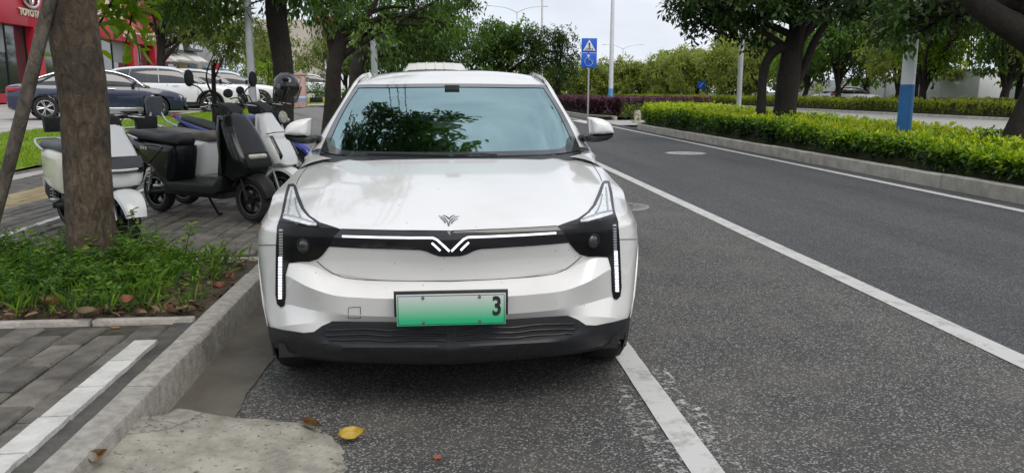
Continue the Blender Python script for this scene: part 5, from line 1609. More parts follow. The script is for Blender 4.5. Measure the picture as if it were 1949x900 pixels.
M_sblue = pm('moto_blue', (0.015, 0.025, 0.24), (0.025, 0.04, 0.33), 5, 0.3, coat=0.7)
M_lens = pm('lamp_lens', (0.36, 0.35, 0.26), (0.55, 0.54, 0.44), 18, 0.12, coat=1.0)
M_red = pm('tail_red', (0.38, 0.015, 0.03), rough=0.25, coat=0.6)
M_mirr = pm('mirror_glass', (0.75, 0.78, 0.8), rough=0.03, metal=1.0)

def cyc_wheel(parent, x, r, w, spokes, ringmat=None):
    t = MB(); h = w / 2
    t.lathe([(r * .62, -h * .7), (r * .82, -h), (r * .95, -h * .7), (r, 0), (r * .95, h * .7), (r * .82, h), (r * .62, h * .7)], c=(x, 0, r), axis='Y', seg=36, caps=False)
    ty = t.build('tyre', M_rubber, parent, 40)
    t = MB(); t.lathe([(r * .63, -h * .75), (r * .66, -h * .8), (r * .66, h * .8), (r * .63, h * .75), (r * .55, h * .4), (r * .55, -h * .4)], c=(x, 0, r), axis='Y', seg=36, caps=False)
    t.lathe([(.001, -h), (r * .2, -h), (r * .2, h), (.001, h)], c=(x, 0, r), axis='Y', seg=16)
    for k in range(spokes):
        a = 2 * math.pi * k / spokes + .3
        t.tube([(x + r * .15 * math.cos(a), 0, r + r * .15 * math.sin(a)), (x + r * .58 * math.cos(a), 0, r + r * .58 * math.sin(a))], [r * .10, r * .075], 6)
    t.build('rim', ringmat or M_splast, ty, 40)
    t = MB(); t.lathe([(r * .645, -h * .83), (r * .665, -h * .83), (r * .665, h * .83), (r * .645, h * .83)], c=(x, 0, r), axis='Y', seg=36, caps=False); t.build('rim_stripe', M_silver, ty, 40)
    return ty
def fender(parent, x, r, R, w, a0, a1, mat, name='front_fender'):
    th = np.linspace(R_(a0), R_(a1), 18); m = MB(); rings = []
    for k, t in enumerate(th):
        ww = w * (0.75 + .25 * math.sin(math.pi * k / 17))
        prof = [(-ww, -.035), (-ww * .92, -.008), (-ww * .5, .010), (0, .014), (ww * .5, .010), (ww * .92, -.008), (ww, -.035), (ww * .9, -.04), (0, .0), (-ww * .9, -.04)]
        rings.append([(x + (R + dz) * math.cos(t), y, r + (R + dz) * math.sin(t)) for y, dz in prof])
    m.loft(rings); m.build(name, mat, parent, 40)
def bars(parent, x, z, half, mirror_h=.22, grip=M_splast, mirrors=True, mstyle='round', col=None, back=.06):
    m = MB(); m.tube(cat_rom([(x - back, half, z), (x - .01, half * .6, z + .012), (x, 0, z - .01), (x - .01, -half * .6, z + .012), (x - back, -half, z)], 5), .011, 8); h = m.build('handlebar', col or M_splast, parent, 60)
    for s in (-1, 1):
        m = MB(); m.tube([(x - back - .03, s * (half + .01), z), (x - back + .02, s * (half - .10), z + .002)], .017, 8); m.build('grip', grip, parent, 60)
        m = MB(); m.tube(cat_rom([(x + .03, s * (half - .13), z + .01), (x + .06, s * (half - .05), z), (x + .05, s * half, z - .005)], 4), .006, 6); m.build('brake_lever', M_silver, parent, 60)
    if mirrors:
        for s in (-1, 1):
            c = np.array([x - .02, s * (half + .04), z + mirror_h]); oval = mstyle == 'oval'
            m = MB(); m.tube(cat_rom([(x - .01, s * (half - .14), z + .01), (x, s * (half - .06), z + mirror_h * .6), c + np.array([.02, 0, -.05])], 5), .006, 6); ms = m.build('mirror_stalk', M_splast, parent, 60)
            Q = [((.045 if oval else .055) * math.cos(a), (.072 if oval else .042) * math.sin(a)) for a in np.linspace(0, 2 * math.pi, 20)[:-1]] if mstyle != 'square' else [(-.085, -.06), (.085, -.06), (.09, .05), (-.09, .06)]
            m = MB(); m.slab(Q, .014 if mstyle != 'square' else .03, .010, 'X', 0, M=Matrix.Translation(c)); mo = m.build('mirror', M_splast, parent, 45)
            m = MB(); m.slab([(q[0] * .88, q[1] * .86) for q in Q], .002, .001, 'X', -.016 if mstyle != 'square' else -.032, M=Matrix.Translation(c)); m.build('glass', M_mirr, mo, 30)
    return h

def scooter(label, loc, heading, style):
    t = thing('scooter', label, 'scooter', loc, heading, 'scooters parked on the pavement')
    body = {'black': M_sblack, 'grey': M_swhite, 'retro': M_scream}[style]
    front = {'black': M_sblack, 'grey': M_swhite, 'retro': M_swhite}[style]
    seatm = {'black': M_seatb, 'grey': M_seatt, 'retro': M_seatg}[style]
    r = .205; WB = 1.30; xf, xr = .65, -.65
    cyc_wheel(t, xf, r, .095, 6); cyc_wheel(t, xr, r, .10, 5)
    # fork and shock absorbers
    for s in (-1, 1):
        m = MB(); m.tube([(xf, s * .075, r), (xf - .05, s * .075, r + .16)], .016, 8); m.tube([(xf - .05, s * .075, r + .16), (xf - .12, s * .07, .56)], .011, 8); m.build('fork_leg', M_silver if style != 'black' else M_splast, t, 60)
        m = MB()
        P = [(xr + .06 + .0 * k, s * .13, r + .05 + k * .02) for k in range(14)]
        m.tube([(xr + .02, s * .13, r + .02), (xr + .10, s * .12, .54)], .010, 6)
        th = np.linspace(0, 16 * math.pi, 100); q = np.linspace(0, 1, 100)
        m.tube(np.stack([xr + .03 + .055 * q + .022 * np.cos(th), s * .13 + .022 * np.sin(th), r + .08 + .22 * q], 1), .004, 4); m.build('shock_absorber', M_silver, t, 60)
    m = MB(); m.tube([(xr, -.10, r), (xr + .45, -.10, r + .06)], .022, 8); m.tube([(xr, .10, r), (xr + .45, .10, r + .06)], .022, 8); m.box((xr, 0, r), (.05, .26, .05), bev=.01); m.build('swing_arm', M_splast, t, 50)
    # floor and underbody
    m = MB(); m.slab([(-.32, .24), (-.34, .33), (.30, .335), (.40, .42), (.44, .41), (.40, .28), (.30, .235)], .155, .02); m.build('floor_board', M_splast if style != 'grey' else M_sgrey, t, 40)
    m = MB(); m.slab([(-.42, .20), (-.46, .34), (.34, .30), (.36, .20)], .12, .03); m.build('battery_case', M_splast, t, 40)
    # leg shield with nose
    if style == 'retro':
        prof = [(.36, .40), (.40, .70), (.38, .93), (.43, .985), (.50, .97), (.57, .80), (.625, .62), (.63, .48), (.58, .43), (.50, .40)]
        wf = lambda x, z: .13 + .06 * math.sin(max(0, min(1, (z - .36) / .55)) * math.pi) + (.015 if .45 < z < .7 else 0)
    elif style == 'grey':
        prof = [(.36, .40), (.42, .72), (.38, .95), (.43, .985), (.49, .965), (.60, .78), (.72, .58), (.76, .47), (.70, .445), (.58, .43), (.48, .38)]
        wf = lambda x, z: .11 + .06 * math.sin(max(0, min(1, (z - .38) / .55)) * math.pi)
    else:
        prof = [(.36, .40), (.40, .62), (.36, .93), (.40, .975), (.50, .97), (.59, .84), (.69, .66), (.735, .58), (.745, .47), (.70, .42), (.58, .40), (.48, .36)]
        wf = lambda x, z: .135 + .06 * math.sin(max(0, min(1, (z - .36) / .62)) * math.pi)
    m = MB(); m.slab(dens2(prof, 3), wf, .085); m.build('leg_shield', front, t, 45)
    m = MB(); m.slab([(.33, .40), (.36, .62), (.335, .88), (.365, .90), (.40, .66), (.40, .40)], .12, .02); m.build('inner_panel', M_sgrey if style == 'grey' else M_splast, t, 45)
    # headlamp
    if style == 'black':
        m = MB(); m.box((0, 0, 0), (.05, .21, .085), bev=.018, rot=Matrix.Rotation(R_(28), 3, 'Y')); o = m.build('headlamp', M_lens, t, 40); o.location = (.715, 0, .575)
        m = MB(); m.slab([(.66, .63), (.72, .63), (.77, .53), (.765, .50), (.71, .52)], .135, .012); m.build('lamp_surround', M_splast, t, 45)
    elif style == 'grey':
        for s in (-1, 1):
            m = MB(); m.slab([(.60, .74), (.63, .745), (.74, .56), (.725, .52), (.69, .55)], .012, .006, 'Y', s * .115); m.build('headlamp', M_gloss, t, 40)
            m = MB(); m.slab([(.625, .71), (.64, .71), (.715, .58), (.70, .575)], .006, .003, 'Y', s * .128); m.build('lamp_lens', M_lens, t, 40)
        m = MB(); m.tube(cat_rom([(.60, -.17, .76), (.66, -.10, .775), (.68, 0, .775), (.66, .10, .775), (.60, .17, .76)], 5), .009, 6, squash=.5); m.build('lamp_brow', M_splast, t, 60)
    else:
        m = MB(); m.slab([(.575, .715), (.61, .72), (.645, .66), (.655, .60), (.62, .575), (.59, .60)], .178, .02); m.build('headlamp', M_gloss, t, 45)
        m = MB(); m.tube(cat_rom([(.585, -.186, .66), (.63, -.15, .618), (.668, -.05, .612), (.668, .05, .612), (.63, .15, .618), (.585, .186, .66)], 6), .011, 8); m.build('light_ring', M_white, t, 60)
        m = MB(); m.slab([(.45, .945), (.475, .95), (.485, .925), (.46, .92)], .03, .004); m.build('badge', M_sgrey, t, 40)
        m = MB(); m.tube(cat_rom([(.56, -.17, .50), (.63, -.08, .455), (.64, 0, .45), (.63, .08, .455), (.56, .17, .50)], 5), .018, 8); m.build('chin_trim', M_splast, t, 60)
    # front fender
    fender(t, xf, r, r + .035, .085 if style != 'retro' else .105, 8 if style != 'retro' else 10, 150, {'black': M_splast, 'grey': M_swhite, 'retro': M_swhite}[style])
    # rear body
    if style == 'retro':
        rb = [(-.30, .34), (-.26, .56), (-.30, .70), (-.60, .73), (-.86, .72), (-.92, .62), (-.90, .48), (-.78, .40), (-.55, .36)]
        wr = lambda x, z: .17 - .05 * max(0, -x - .6) / .3
    else:
        rb = [(-.30, .30), (-.24, .45), (-.22, .66), (-.55, .69), (-.92, .72), (-.98, .69), (-.90, .55), (-.72, .47), (-.55, .44), (-.46, .33)]
        wr = lambda x, z: .155 - .06 * max(0, -x - .55) / .4
    m = MB(); m.slab(dens2(rb, 3), wr, .06); ro = m.build('rear_body', body, t, 45)
    if style == 'black':
        for s in (-1, 1):
            m = MB(); m.tube(cat_rom([(-.84, s * .135, .60), (-.62, s * .150, .66), (-.36, s * .158, .655), (-.48, s * .158, .56), (-.60, s * .155, .47)], 4), .007, 6, squash=.5); m.build('body_trim', M_sgrey, ro, 60)
            for q in range(3):
                m = MB(); m.box((-.66 + q * .035, s * .154, .637 - q * .002), (.024, .004, .030)); m.build('badge', M_silver, ro, 30)
    if style == 'retro':
        m = MB(); m.slab([(-.90, .46), (-.93, .40), (-.97, .30), (-.84, .22), (-.80, .30), (-.74, .40)], .09, .015); m.build('mud_guard', M_splast, t, 45)
        m = MB(); m.box((-.935, 0, .66), (.02, .16, .05), bev=.008); m.build('tail_lamp', M_red, t, 40)
        for s in (-1, 1):
            m = MB(); m.box((-.80, s * .155, .58), (.09, .005, .025), bev=.002); m.build('badge', M_sgrey, t, 30)
    else:
        m = MB(); m.slab([(-.80, .50), (-.96, .46), (-1.02, .26), (-.99, .25), (-.90, .40), (-.76, .44)], .06, .01); m.build('mud_guard', M_splast, t, 45)
        m = MB(); m.box((-.965, 0, .64), (.02, .14, .045), bev=.008); m.build('tail_lamp', M_red, t, 40)
    # seat
    st = [(-.20, .66), (-.17, .73), (-.24, .775), (-.45, .76), (-.62, .78), (-.86, .80), (-.92, .77), (-.88, .72), (-.55, .695)] if style != 'retro' else [(-.22, .68), (-.19, .75), (-.26, .79), (-.55, .785), (-.82, .80), (-.88, .77), (-.86, .72), (-.5, .715)]
    m = MB(); m.slab(dens2(st, 2), lambda x, z: .13 - .03 * max(0, x + .4) / .2, .035); m.build('seat', seatm, t, 60)
    # rack
    m = MB()
    for s in (-1, 1):
        m.tube(cat_rom([(-.72, s * .14, .715), (-.92, s * .13, .76), (-1.02, s * .10, .80), (-1.04, 0, .805)], 5), .012, 8)
    if style == 'grey':
        for s in (-1, 1): m.tube(cat_rom([(-.80, s * .10, .80), (-.95, s * .09, .86), (-1.0, s * .06, .98)], 4), .012, 8)
    m.build('rear_rack', M_silver, t, 60)
    if style == 'grey':
        m = MB(); m.slab([(-.10, .93), (-.11, 1.08), (-.08, 1.11), (.08, 1.11), (.11, 1.08), (.10, .93), (.07, .91), (-.07, .91)], .022, .015, 'X', -1.0); m.build('backrest', M_seatg, t, 50)
    # handlebar cover
    m = MB(); m.slab([(.33, .95), (.31, 1.02), (.36, 1.06), (.46, 1.03), (.50, .96), (.43, .93)], lambda x, z: .10, .03); m.build('dash_cowl', M_splast, t, 50)
    bars(t, .36, 1.03, .31, {'black': .24, 'grey': .11, 'retro': -.045}[style], mstyle={'black': 'oval', 'grey': 'round', 'retro': 'square'}[style], back=.07)
    if style == 'retro':
        pass
    # cables, rear plate
    for s in (-1, 1):
        m = MB(); m.tube(cat_rom([(.33, s * .20, 1.03), (.46, s * .15, 1.05), (.50, s * .06, .98), (.46, s * .03, .93)], 5), .005, 6); m.build('cable', M_splast, t, 60)
    m = MB(); m.slab([(-.085, .34), (-.085, .44), (.085, .44), (.085, .34)], .003, .002, 'X', -1.0); m.build('number_plate', M_swhite, t, 40)
    if style == 'black':
        m = MB(); m.box((.50, .05, .50), (.10, .16, .07), bev=.012, rot=Matrix.Rotation(.5, 3, 'Y')); m.build('hook_box', M_sgrey, t, 40)
    # centre stand and foot peg
    m = MB(); m.tube([(-.12, .10, .24), (-.02, .16, .005)], .012, 8); m.tube([(-.02, .16, .005), (.02, .17, .005)], .012, 8); m.build('side_stand', M_splast, t, 60)
    for s in (-1, 1):
        m = MB(); m.box((-.40, s * .18, .29), (.10, .07, .025), bev=.008); m.build('foot_peg', M_silver, t, 40)
    return t
def dens2(pts, n):
    """rounded closed outline"""
    P = np.asarray(pts, float); N = len(P); out = []
    for i in range(N):
        p0, p1, p2, p3 = P[i - 1], P[i], P[(i + 1) % N], P[(i + 2) % N]
        for t in np.arange(n + 1)[:-1] / n:
            out.append(p1 if t == 0 else 0.5 * (2 * p1 + (p2 - p0) * t + (2 * p0 - 5 * p1 + 4 * p2 - p3) * t * t + (3 * p1 - p0 - 3 * p2 + p3) * t ** 3) * .5 + .5 * (p1 + (p2 - p1) * t))
    return np.array(out)
def place(front, rear):
    f, b = np.array(front), np.array(rear); c = (f + b) / 2; d = f - b
    return (float(c[0]), float(c[1]), 0.175), math.atan2(d[1], d[0])
SC = {}
loc, hd = place((-2.42, 6.2), (-3.30, 7.16)); SC['retro'] = scooter('cream and white retro scooter half hidden behind the front tree trunk', loc, hd, 'retro'); SC['retro'].scale = (.95, .95, .93)
loc, hd = place((-1.70, 7.18), (-2.78, 7.93)); SC['black'] = scooter('black electric scooter with black seat parked beside the white car', loc, hd, 'black')
loc, hd = place((-1.54, 7.80), (-2.70, 8.44)); SC['grey'] = scooter('white scooter with taupe seat and grey backrest behind the black one', loc, hd, 'grey')

def motorcycle(label, loc, heading):
    t = thing('motorcycle', label, 'motorcycle', loc, heading); r = .29; xf, xr = .64, -.62
    cyc_wheel(t, xf, r, .09, 5); cyc_wheel(t, xr, r, .11, 5)
    for s in (-1, 1):
        m = MB(); m.tube([(xf, s * .085, r), (xf - .26, s * .085, .92)], .018, 8); m.build('fork_leg', M_silver, t, 60)
        m = MB(); m.tube([(xr + .02, s * .12, r), (xr + .14, s * .12, .66)], .022, 8); m.build('shock_absorber', M_splast, t, 60)
    fender(t, xf, r, r + .04, .075, 30, 160, M_sblue)
    m = MB(); m.tube([(xr, -.10, r), (0, -.08, .34)], .02, 8); m.tube([(xr, .10, r), (0, .08, .34)], .02, 8); m.tube(cat_rom([(.36, 0, .92), (.2, 0, .62), (.12, 0, .30), (-.1, 0, .26)], 4), .02, 8); m.build('frame', M_splast, t, 60)
    m = MB(); m.slab(dens2([(-.12, .26), (-.16, .46), (.05, .56), (.24, .50), (.26, .32), (.12, .24)], 2), .12, .03); m.lathe([(.001, -.14), (.09, -.14), (.09, .14), (.001, .14)], c=(-.06, 0, .36), axis='Y', seg=20); m.build('engine', M_silver, t, 45)
    m = MB(); m.slab(dens2([(-.10, .68), (-.04, .82), (.12, .90), (.30, .88), (.36, .78), (.26, .68), (.06, .66)], 3), lambda x, z: .11 + .03 * math.sin(max(0, min(1, (x + .1) / .45)) * math.pi), .05); m.build('fuel_tank', M_sblue, t, 50)
    for s in (-1, 1):
        m = MB(); m.slab([(-.30, .60), (-.10, .66), (-.10, .56), (-.22, .46)], .012, .008, 'Y', s * .13); m.build('side_cover', M_sblue, t, 40)
        m = MB(); m.lathe([(.001, s * .146), (.03, s * .146), (.03, s * .150), (.001, s * .152)], c=(.12, 0, .80), axis='Y', seg=18); m.build('badge', M_silver, t, 40)
    m = MB(); m.slab(dens2([(-.08, .70), (-.12, .76), (-.36, .77), (-.62, .84), (-.86, .88), (-.84, .82), (-.5, .74), (-.3, .70)], 2), lambda x, z: .12 - .04 * max(0, -x - .4) / .4, .03); m.build('seat', M_seatb, t, 55)
    m = MB(); m.slab(dens2([(-.30, .66), (-.34, .72), (-.60, .78), (-.90, .86), (-1.0, .885), (-.94, .82), (-.70, .72), (-.45, .64)], 2), lambda x, z: .125 - .07 * max(0, -x - .4) / .55, .03); m.build('tail_fairing', M_sblue, t, 50)
    m = MB(); m.box((-1.0, 0, .88), (.05, .10, .04), bev=.01); m.build('tail_lamp', M_red, t, 40)
    m = MB(); m.slab([(-.72, .72), (-.90, .80), (-1.02, .52), (-.98, .50), (-.86, .62)], .07, .01); m.build('mud_guard', M_splast, t, 45)
    m = MB(); m.tube(cat_rom([(.2, -.12, .30), (-.1, -.14, .22), (-.45, -.17, .30), (-.8, -.18, .42)], 5), [.02] * 6 + [.05] * 10, 10); m.build('exhaust', M_silver, t, 60)
    m = MB(); m.lathe([(.001, .05), (.06, .04), (.085, 0), (.09, -.05), (.06, -.10), (.001, -.12)], c=(0, 0, 0), axis='X', seg=20); o = m.build('headlamp', M_splast, t, 50); o.location = (.50, 0, .88); o.rotation_euler = (0, 0, 0)
    m = MB(); m.lathe([(.001, .062), (.06, .05), (.07, .03), (.001, .03)], c=(.50, 0, .88), axis='X', seg=20); m.build('lamp_lens', M_lens, t, 50)
    for s in (-1, 1):
        m = MB(); m.tube([(.44, s * .06, .84), (.44, s * .17, .84)], .008, 6); m.lathe([(.001, s * .16), (.03, s * .17), (.02, s * .22), (.001, s * .23)], c=(.44, 0, .84), axis='Y', seg=12); m.build('turn_signal', M_lens, t, 50)
        m = MB(); m.lathe([(.001, 0), (.045, 0), (.045, .04), (.001, .045)], c=(.40, s * .05, 1.0), axis='Z', seg=16); m.build('gauge', M_splast, t, 50)
    bars(t, .33, 1.02, .36, .15, mstyle='round', col=M_silver)
    m = MB(); m.tube([(-.1, .12, .28), (-.02, .26, .0)], .012, 8); m.build('side_stand', M_splast, t, 60)
    return t
loc, hd = place((-1.66, 8.92), (-2.82, 9.50)); MOTO = motorcycle('blue motorcycle standing behind the scooters', loc, hd)
# helmet hooked on the motorcycle's mirror
def helmet(c, rz):
    t = thing('helmet', 'black open visor helmet hung on the motorcycle mirror', 'helmet', tuple(c), rz)
    m = MB(); rings = []
    for k in range(12):
        a = -math.pi * .22 + (math.pi * .72) * k / 11
        rr_ = .135 * math.cos(a); z = .135 * math.sin(a)
        rings.append([(1.12 * rr_ * math.cos(u), rr_ * math.sin(u), z * 1.05) for u in np.linspace(0, 2 * math.pi, 28)[:-1]])
    m.loft(rings); m.build('shell', M_gloss, t, 60)
    m = MB(); G_ = []
    for u in np.linspace(-1.1, 1.1, 16):
        G_.append([(.155 * 1.12 * math.cos(u), .150 * math.sin(u), z) for z in np.linspace(-.13, .035, 6)])
    m.loft(G_, False, False); m.build('visor', glassmat('visor_smoke', (.25, .22, .2), (.9, .85, .8), .18, True), t, 60)
    for s in (-1, 1):
        m = MB(); m.lathe([(.001, s * .139), (.028, s * .139), (.028, s * .147), (.001, s * .150)], c=(.02, 0, .0), axis='Y', seg=18); m.build('visor_pivot', M_sgrey, t, 50)
    m = MB(); m.tube(cat_rom([(-.03, .11, -.06), (.03, .06, -.17), (.05, 0, -.20), (.03, -.06, -.17), (-.03, -.11, -.06)], 5), .006, 6); m.build('chin_strap', M_splast, t, 60)
    for o in t.children: o.rotation_euler.y = .45
helmet(at(545, 163, 9.05), -.55)

# ================================================================== CARS IN THE BACKGROUND  (local frame: x forward, y left, z up, origin on the ground)
M_navy = pm('car_navy', (0.010, 0.016, 0.045), (0.014, 0.022, 0.06), 2, 0.25, coat=1.0)
M_cwhite = pm('car_white_far', (0.70, 0.71, 0.72), (0.75, 0.76, 0.77), 2, 0.3, coat=0.8)
M_cglass = pm('car_glass_far', (0.02, 0.024, 0.026), (0.035, 0.04, 0.042), 2, 0.06, coat=1.0)
M_lampc = pm('lamp_clear', (0.45, 0.47, 0.5), (0.7, 0.72, 0.75), 20, 0.12, coat=1.0)
def far_car(name, label, loc, rz, paint, S, group=None):
    """S: length, width, stations (x, z_low, z_belt), roofline (x, z), axles, wheel radius, clad (black lower trim), ribs"""
    t = thing(name, label, 'car' if not S.get('van') else 'van', loc, rz, group)
    Lh, W = S['L'] / 2, S['W'] / 2
    st = cat_rom(np.array(S['st']), 5)                   # x, z_low, z_belt, width factor
    rings = []
    for x, zl, zb, wf in st:
        w = W * wf; h = zb - zl
        prof = [(0, zl), (w * .80, zl), (w * .95, zl + .05), (w * .985, zl + h * .30), (w, zl + h * .55), (w * .985, zl + h * .80), (w * .93, zb - .035), (w * .84, zb - .006), (w * .5, zb + .012), (0, zb + .018)]
        full = [(x, y, z) for y, z in prof] + [(x, -y, z) for y, z in prof[-2:0:-1]]
        rings.append(full)
    R3 = np.array(rings)                                  # station, ring, xyz
    ns, nr = R3.shape[:2]
    P = R3.copy(); ins = np.zeros((ns, nr), bool); wr = S['r'] * 1.16
    for ax in S['ax']:
        v = R3[..., [0, 2]] - np.array([ax, S['r']]); d = np.linalg.norm(v, axis=-1)
        k = (d < wr) & (abs(R3[..., 1]) > W * .6); ins |= k
        P[..., [0, 2]] = np.where(k[..., None], np.array([ax, S['r']]) + v / (d[..., None] + 1e-9) * wr, P[..., [0, 2]])
    F = []
    for i in range(ns - 1):
        for j in range(nr):
            q = (j + 1) % nr
            if ins[i, j] and ins[i, q] and ins[i + 1, q] and ins[i + 1, j]: continue
            F.append((i * nr + j, i * nr + q, (i + 1) * nr + q, (i + 1) * nr + j))
    F.append(tuple(range(nr))); F.append(tuple(range((ns - 1) * nr, ns * nr)))
    m = MB(); m.add(P.reshape(-1, 3), F); body = m.build('body', paint, t, 40)
    # greenhouse: glass from belt to roof with tumblehome, roof skin, pillars
    rl = cat_rom(np.array(S['roof']), 5)                  # x, z of the roof centre line incl. both screens
    bel = np.interp(rl[:, 0], st[:, 0], st[:, 2]); wfs = np.interp(rl[:, 0], st[:, 0], st[:, 3])
    hmax = max(rl[:, 1] - bel)
    rings = []
    for (x, z), zb, wf in zip(rl, bel, wfs):
        k = max(0.02, (z - zb) / hmax); wb_ = W * wf * .90; wt_ = wb_ * (1 - .22 * k)
        prof = [(wb_, zb - .03), (wb_ * .985, zb + (z - zb) * .25), ((wb_ + wt_) / 2, zb + (z - zb) * .6), (wt_, zb + (z - zb) * .90), (wt_ * .88, zb + (z - zb) * .975), (wt_ * .5, z - .004), (0, z)]
        rings.append([(x, y, zz) for y, zz in prof] + [(x, -y, zz) for y, zz in prof[-2::-1]])
    m = MB(); m.loft(rings, False, False); m.build('window_glass', M_cglass, t, 50)
    i0 = int(np.argmax(rl[:, 0] > S['rf'][0])); i1 = int(np.argmax(rl[:, 0] > S['rf'][1]))
    if i1 == 0: i1 = len(rl) - 1
    rings = []
    for q in range(i0, i1 + 1):
        A = np.array(rings_ := rl[q]); x, z = rl[q]; zb, wf = bel[q], wfs[q]; k = max(.02, (z - zb) / hmax); wb_ = W * wf * .90; wt_ = wb_ * (1 - .22 * k)
        prof = [(wt_ * 1.018 + .004, zb + (z - zb) * .84), (wt_ * 1.012, zb + (z - zb) * .92), (wt_ * .89, zb + (z - zb) * .985), (wt_ * .5, z + .004), (0, z + .008)]
        rings.append([(x, y, zz) for y, zz in prof] + [(x, -y, zz) for y, zz in prof[-2::-1]])
    m = MB(); m.loft(rings, False, False); roof = m.build('roof', paint, t, 50)
    if S.get('ribs'):
        for yy in np.linspace(-.52, .52, 7):
            m = MB(); P_ = [(rl[q][0], yy, rl[q][1] + .016 - .05 * (yy / .6) ** 2) for q in range(i0, i1 + 1)]; m.tube(P_, .011, 6); m.build('roof_rib', paint, roof, 60)
        m = MB(); m.tube([(rl[i1][0] - .1, .05, rl[i1][1]), (rl[i1][0] - .14, .05, rl[i1][1] + .07)], .008, 5); m.build('antenna', M_splast, roof, 60)
    def side_pt(x, f, s, out=.006):
        z = np.interp(x, rl[:, 0], rl[:, 1]); zb = np.interp(x, st[:, 0], st[:, 2]); wf = np.interp(x, st[:, 0], st[:, 3]); k = max(.02, (z - zb) / hmax); wb_ = W * wf * .90; wt_ = wb_ * (1 - .22 * k)
        return np.array([x, s * (wb_ + (wt_ - wb_) * f + out), zb + (z - zb) * f * .92])
    for s in (-1, 1):
        for (xa, xb, wd) in S['pil']:
            m = MB(); m.tube(np.array([side_pt(xa, 0.0, s), side_pt((xa + xb) / 2, .5, s), side_pt(xb, .93, s)]), wd, 8, squash=.35); m.build('pillar', paint if not S.get('blackpil') else M_splast, t, 60)
        if S.get('chrome'):
            xs = np.linspace(S['chrome'][0], S['chrome'][1], 14); P_ = [side_pt(x, .97 if 0 < i < 13 else .0, s, .010) for i, x in enumerate(xs)]; m = MB(); m.tube(cat_rom(np.array(P_), 2), .016, 6); m.build('window_trim', M_chrome, t, 60)
        # sill and cladding
        z0 = S['st'][2][1]
        m = MB(); m.box((sum(S['ax']) / 2, s * W * .955, z0 + .05), (S['ax'][1] - S['ax'][0] - 2.3 * S['r'], .05, .11), bev=.015); m.build('sill', M_splast if S.get('clad') else M_chrome if S.get('chrome') else paint, t, 40)
        for ax, nm in zip(S['ax'], ('rear', 'front')):
            th = np.linspace(-.1, math.pi + .1, 26)
            m = MB(); A = [np.stack([ax + wr * rr_ * np.cos(th), np.full(26, s * W * yy), S['r'] + wr * rr_ * np.sin(th)], 1) for rr_, yy in ((.99, .60), (.99, 1.0), (1.0 + (.16 if S.get('clad') else .03), 1.008), (1.0 + (.16 if S.get('clad') else .03), .97))]
            m.loft(A, False, False); m.build('wheel_arch', M_splast if S.get('clad') else paint, t, 40)
        # door handles and shut lines
        zb = np.interp(0, st[:, 0], st[:, 2])
        for xh in S['handles']:
            m = MB(); m.tube([(xh - .09, s * (W * .99 + .012), zb - .10), (xh + .09, s * (W * .99 + .012), zb - .10)], .014, 6); m.build('door_handle', M_chrome if S.get('chrome') else paint, t, 60)
        for xd in S['doors']:
            m = MB(); m.tube([(xd, s * (W * 1.0), z0 + .12), (xd + .01, s * (W * 1.004), z0 + .4), (xd + .0, s * (W * .955), zb - .05)], .006, 4); m.build('door_seam', M_seam, t, 60)
        # mirrors
        xm = S['mirror']; zb = np.interp(xm, st[:, 0], st[:, 2])
        m = MB(); m.box((xm, s * (W + .09), zb + .10), (.10, .20, .13), bev=.035); m.tube([(xm, s * W * .9, zb + .02), (xm, s * (W + .03), zb + .07)], .02, 6); m.build('door_mirror', M_splast if paint is M_cwhite else paint, t, 45)
        # lamps
        hx, hz = S['hl']; m = MB(); m.slab([(hx - .42, hz + .06), (hx - .10, hz + .02), (hx + .02, hz - .03), (hx - .03, hz - .10), (hx - .22, hz - .06)], .05, .015, 'Y', s * W * .80); m.build('headlamp', M_lampc, t, 45)
        tx, tz = S['tl']; m = MB(); m.slab([(tx - .02, tz + .05), (tx + .30, tz + .06), (tx + .34, tz), (tx + .1, tz - .05), (tx - .02, tz - .05)], .05, .015, 'Y', s * W * .885); m.build('tail_lamp', M_red, t, 45)
        for ax in S['ax']:
            wheel(t, ax, s * (W - .11), S['r'], S['r'], .21, s, .68, 5, None, 'Y', False, 0, True)
    # front
    hx = S['st'][-1][0]
    m = MB(); m.slab([(-W * .55, S['gz'] - .10), (-W * .62, S['gz'] + .08), (W * .62, S['gz'] + .08), (W * .55, S['gz'] - .10)], .03, .01, 'X', hx - .01); m.build('grille', M_splast, t, 40)
    m = MB(); m.slab([(-W * .8, .22), (-W * .85, .34), (W * .85, .34), (W * .8, .22)], .04, .015, 'X', hx - .02); m.build('lower_intake', M_splast, t, 40)
    return t
SEDAN = dict(L=4.70, W=1.81, st=[(-2.34, .42, .78, .72), (-2.28, .30, .93, .86), (-1.9, .22, .99, .96), (-1.1, .20, .98, 1.0), (0, .20, .955, 1.0), (.9, .20, .935, 1.0), (1.5, .20, .87, .98), (1.95, .21, .79, .93), (2.24, .24, .69, .82), (2.34, .32, .58, .66)],
             roof=[(-1.98, .97), (-1.55, 1.17), (-1.0, 1.365), (-.35, 1.44), (.2, 1.425), (.62, 1.32), (1.02, 1.10), (1.32, .92)], rf=(-1.75, .66), ax=(-1.43, 1.46), r=.325,
             pil=[(-1.72, -1.1, .06), (-.30, -.32, .045), (1.22, .50, .03)], chrome=(-1.75, 1.15), handles=(-.75, .28), doors=(-1.02, -.02, 1.0), mirror=.88, hl=(2.20, .66), tl=(-2.30, .84), gz=.52, blackpil=False)
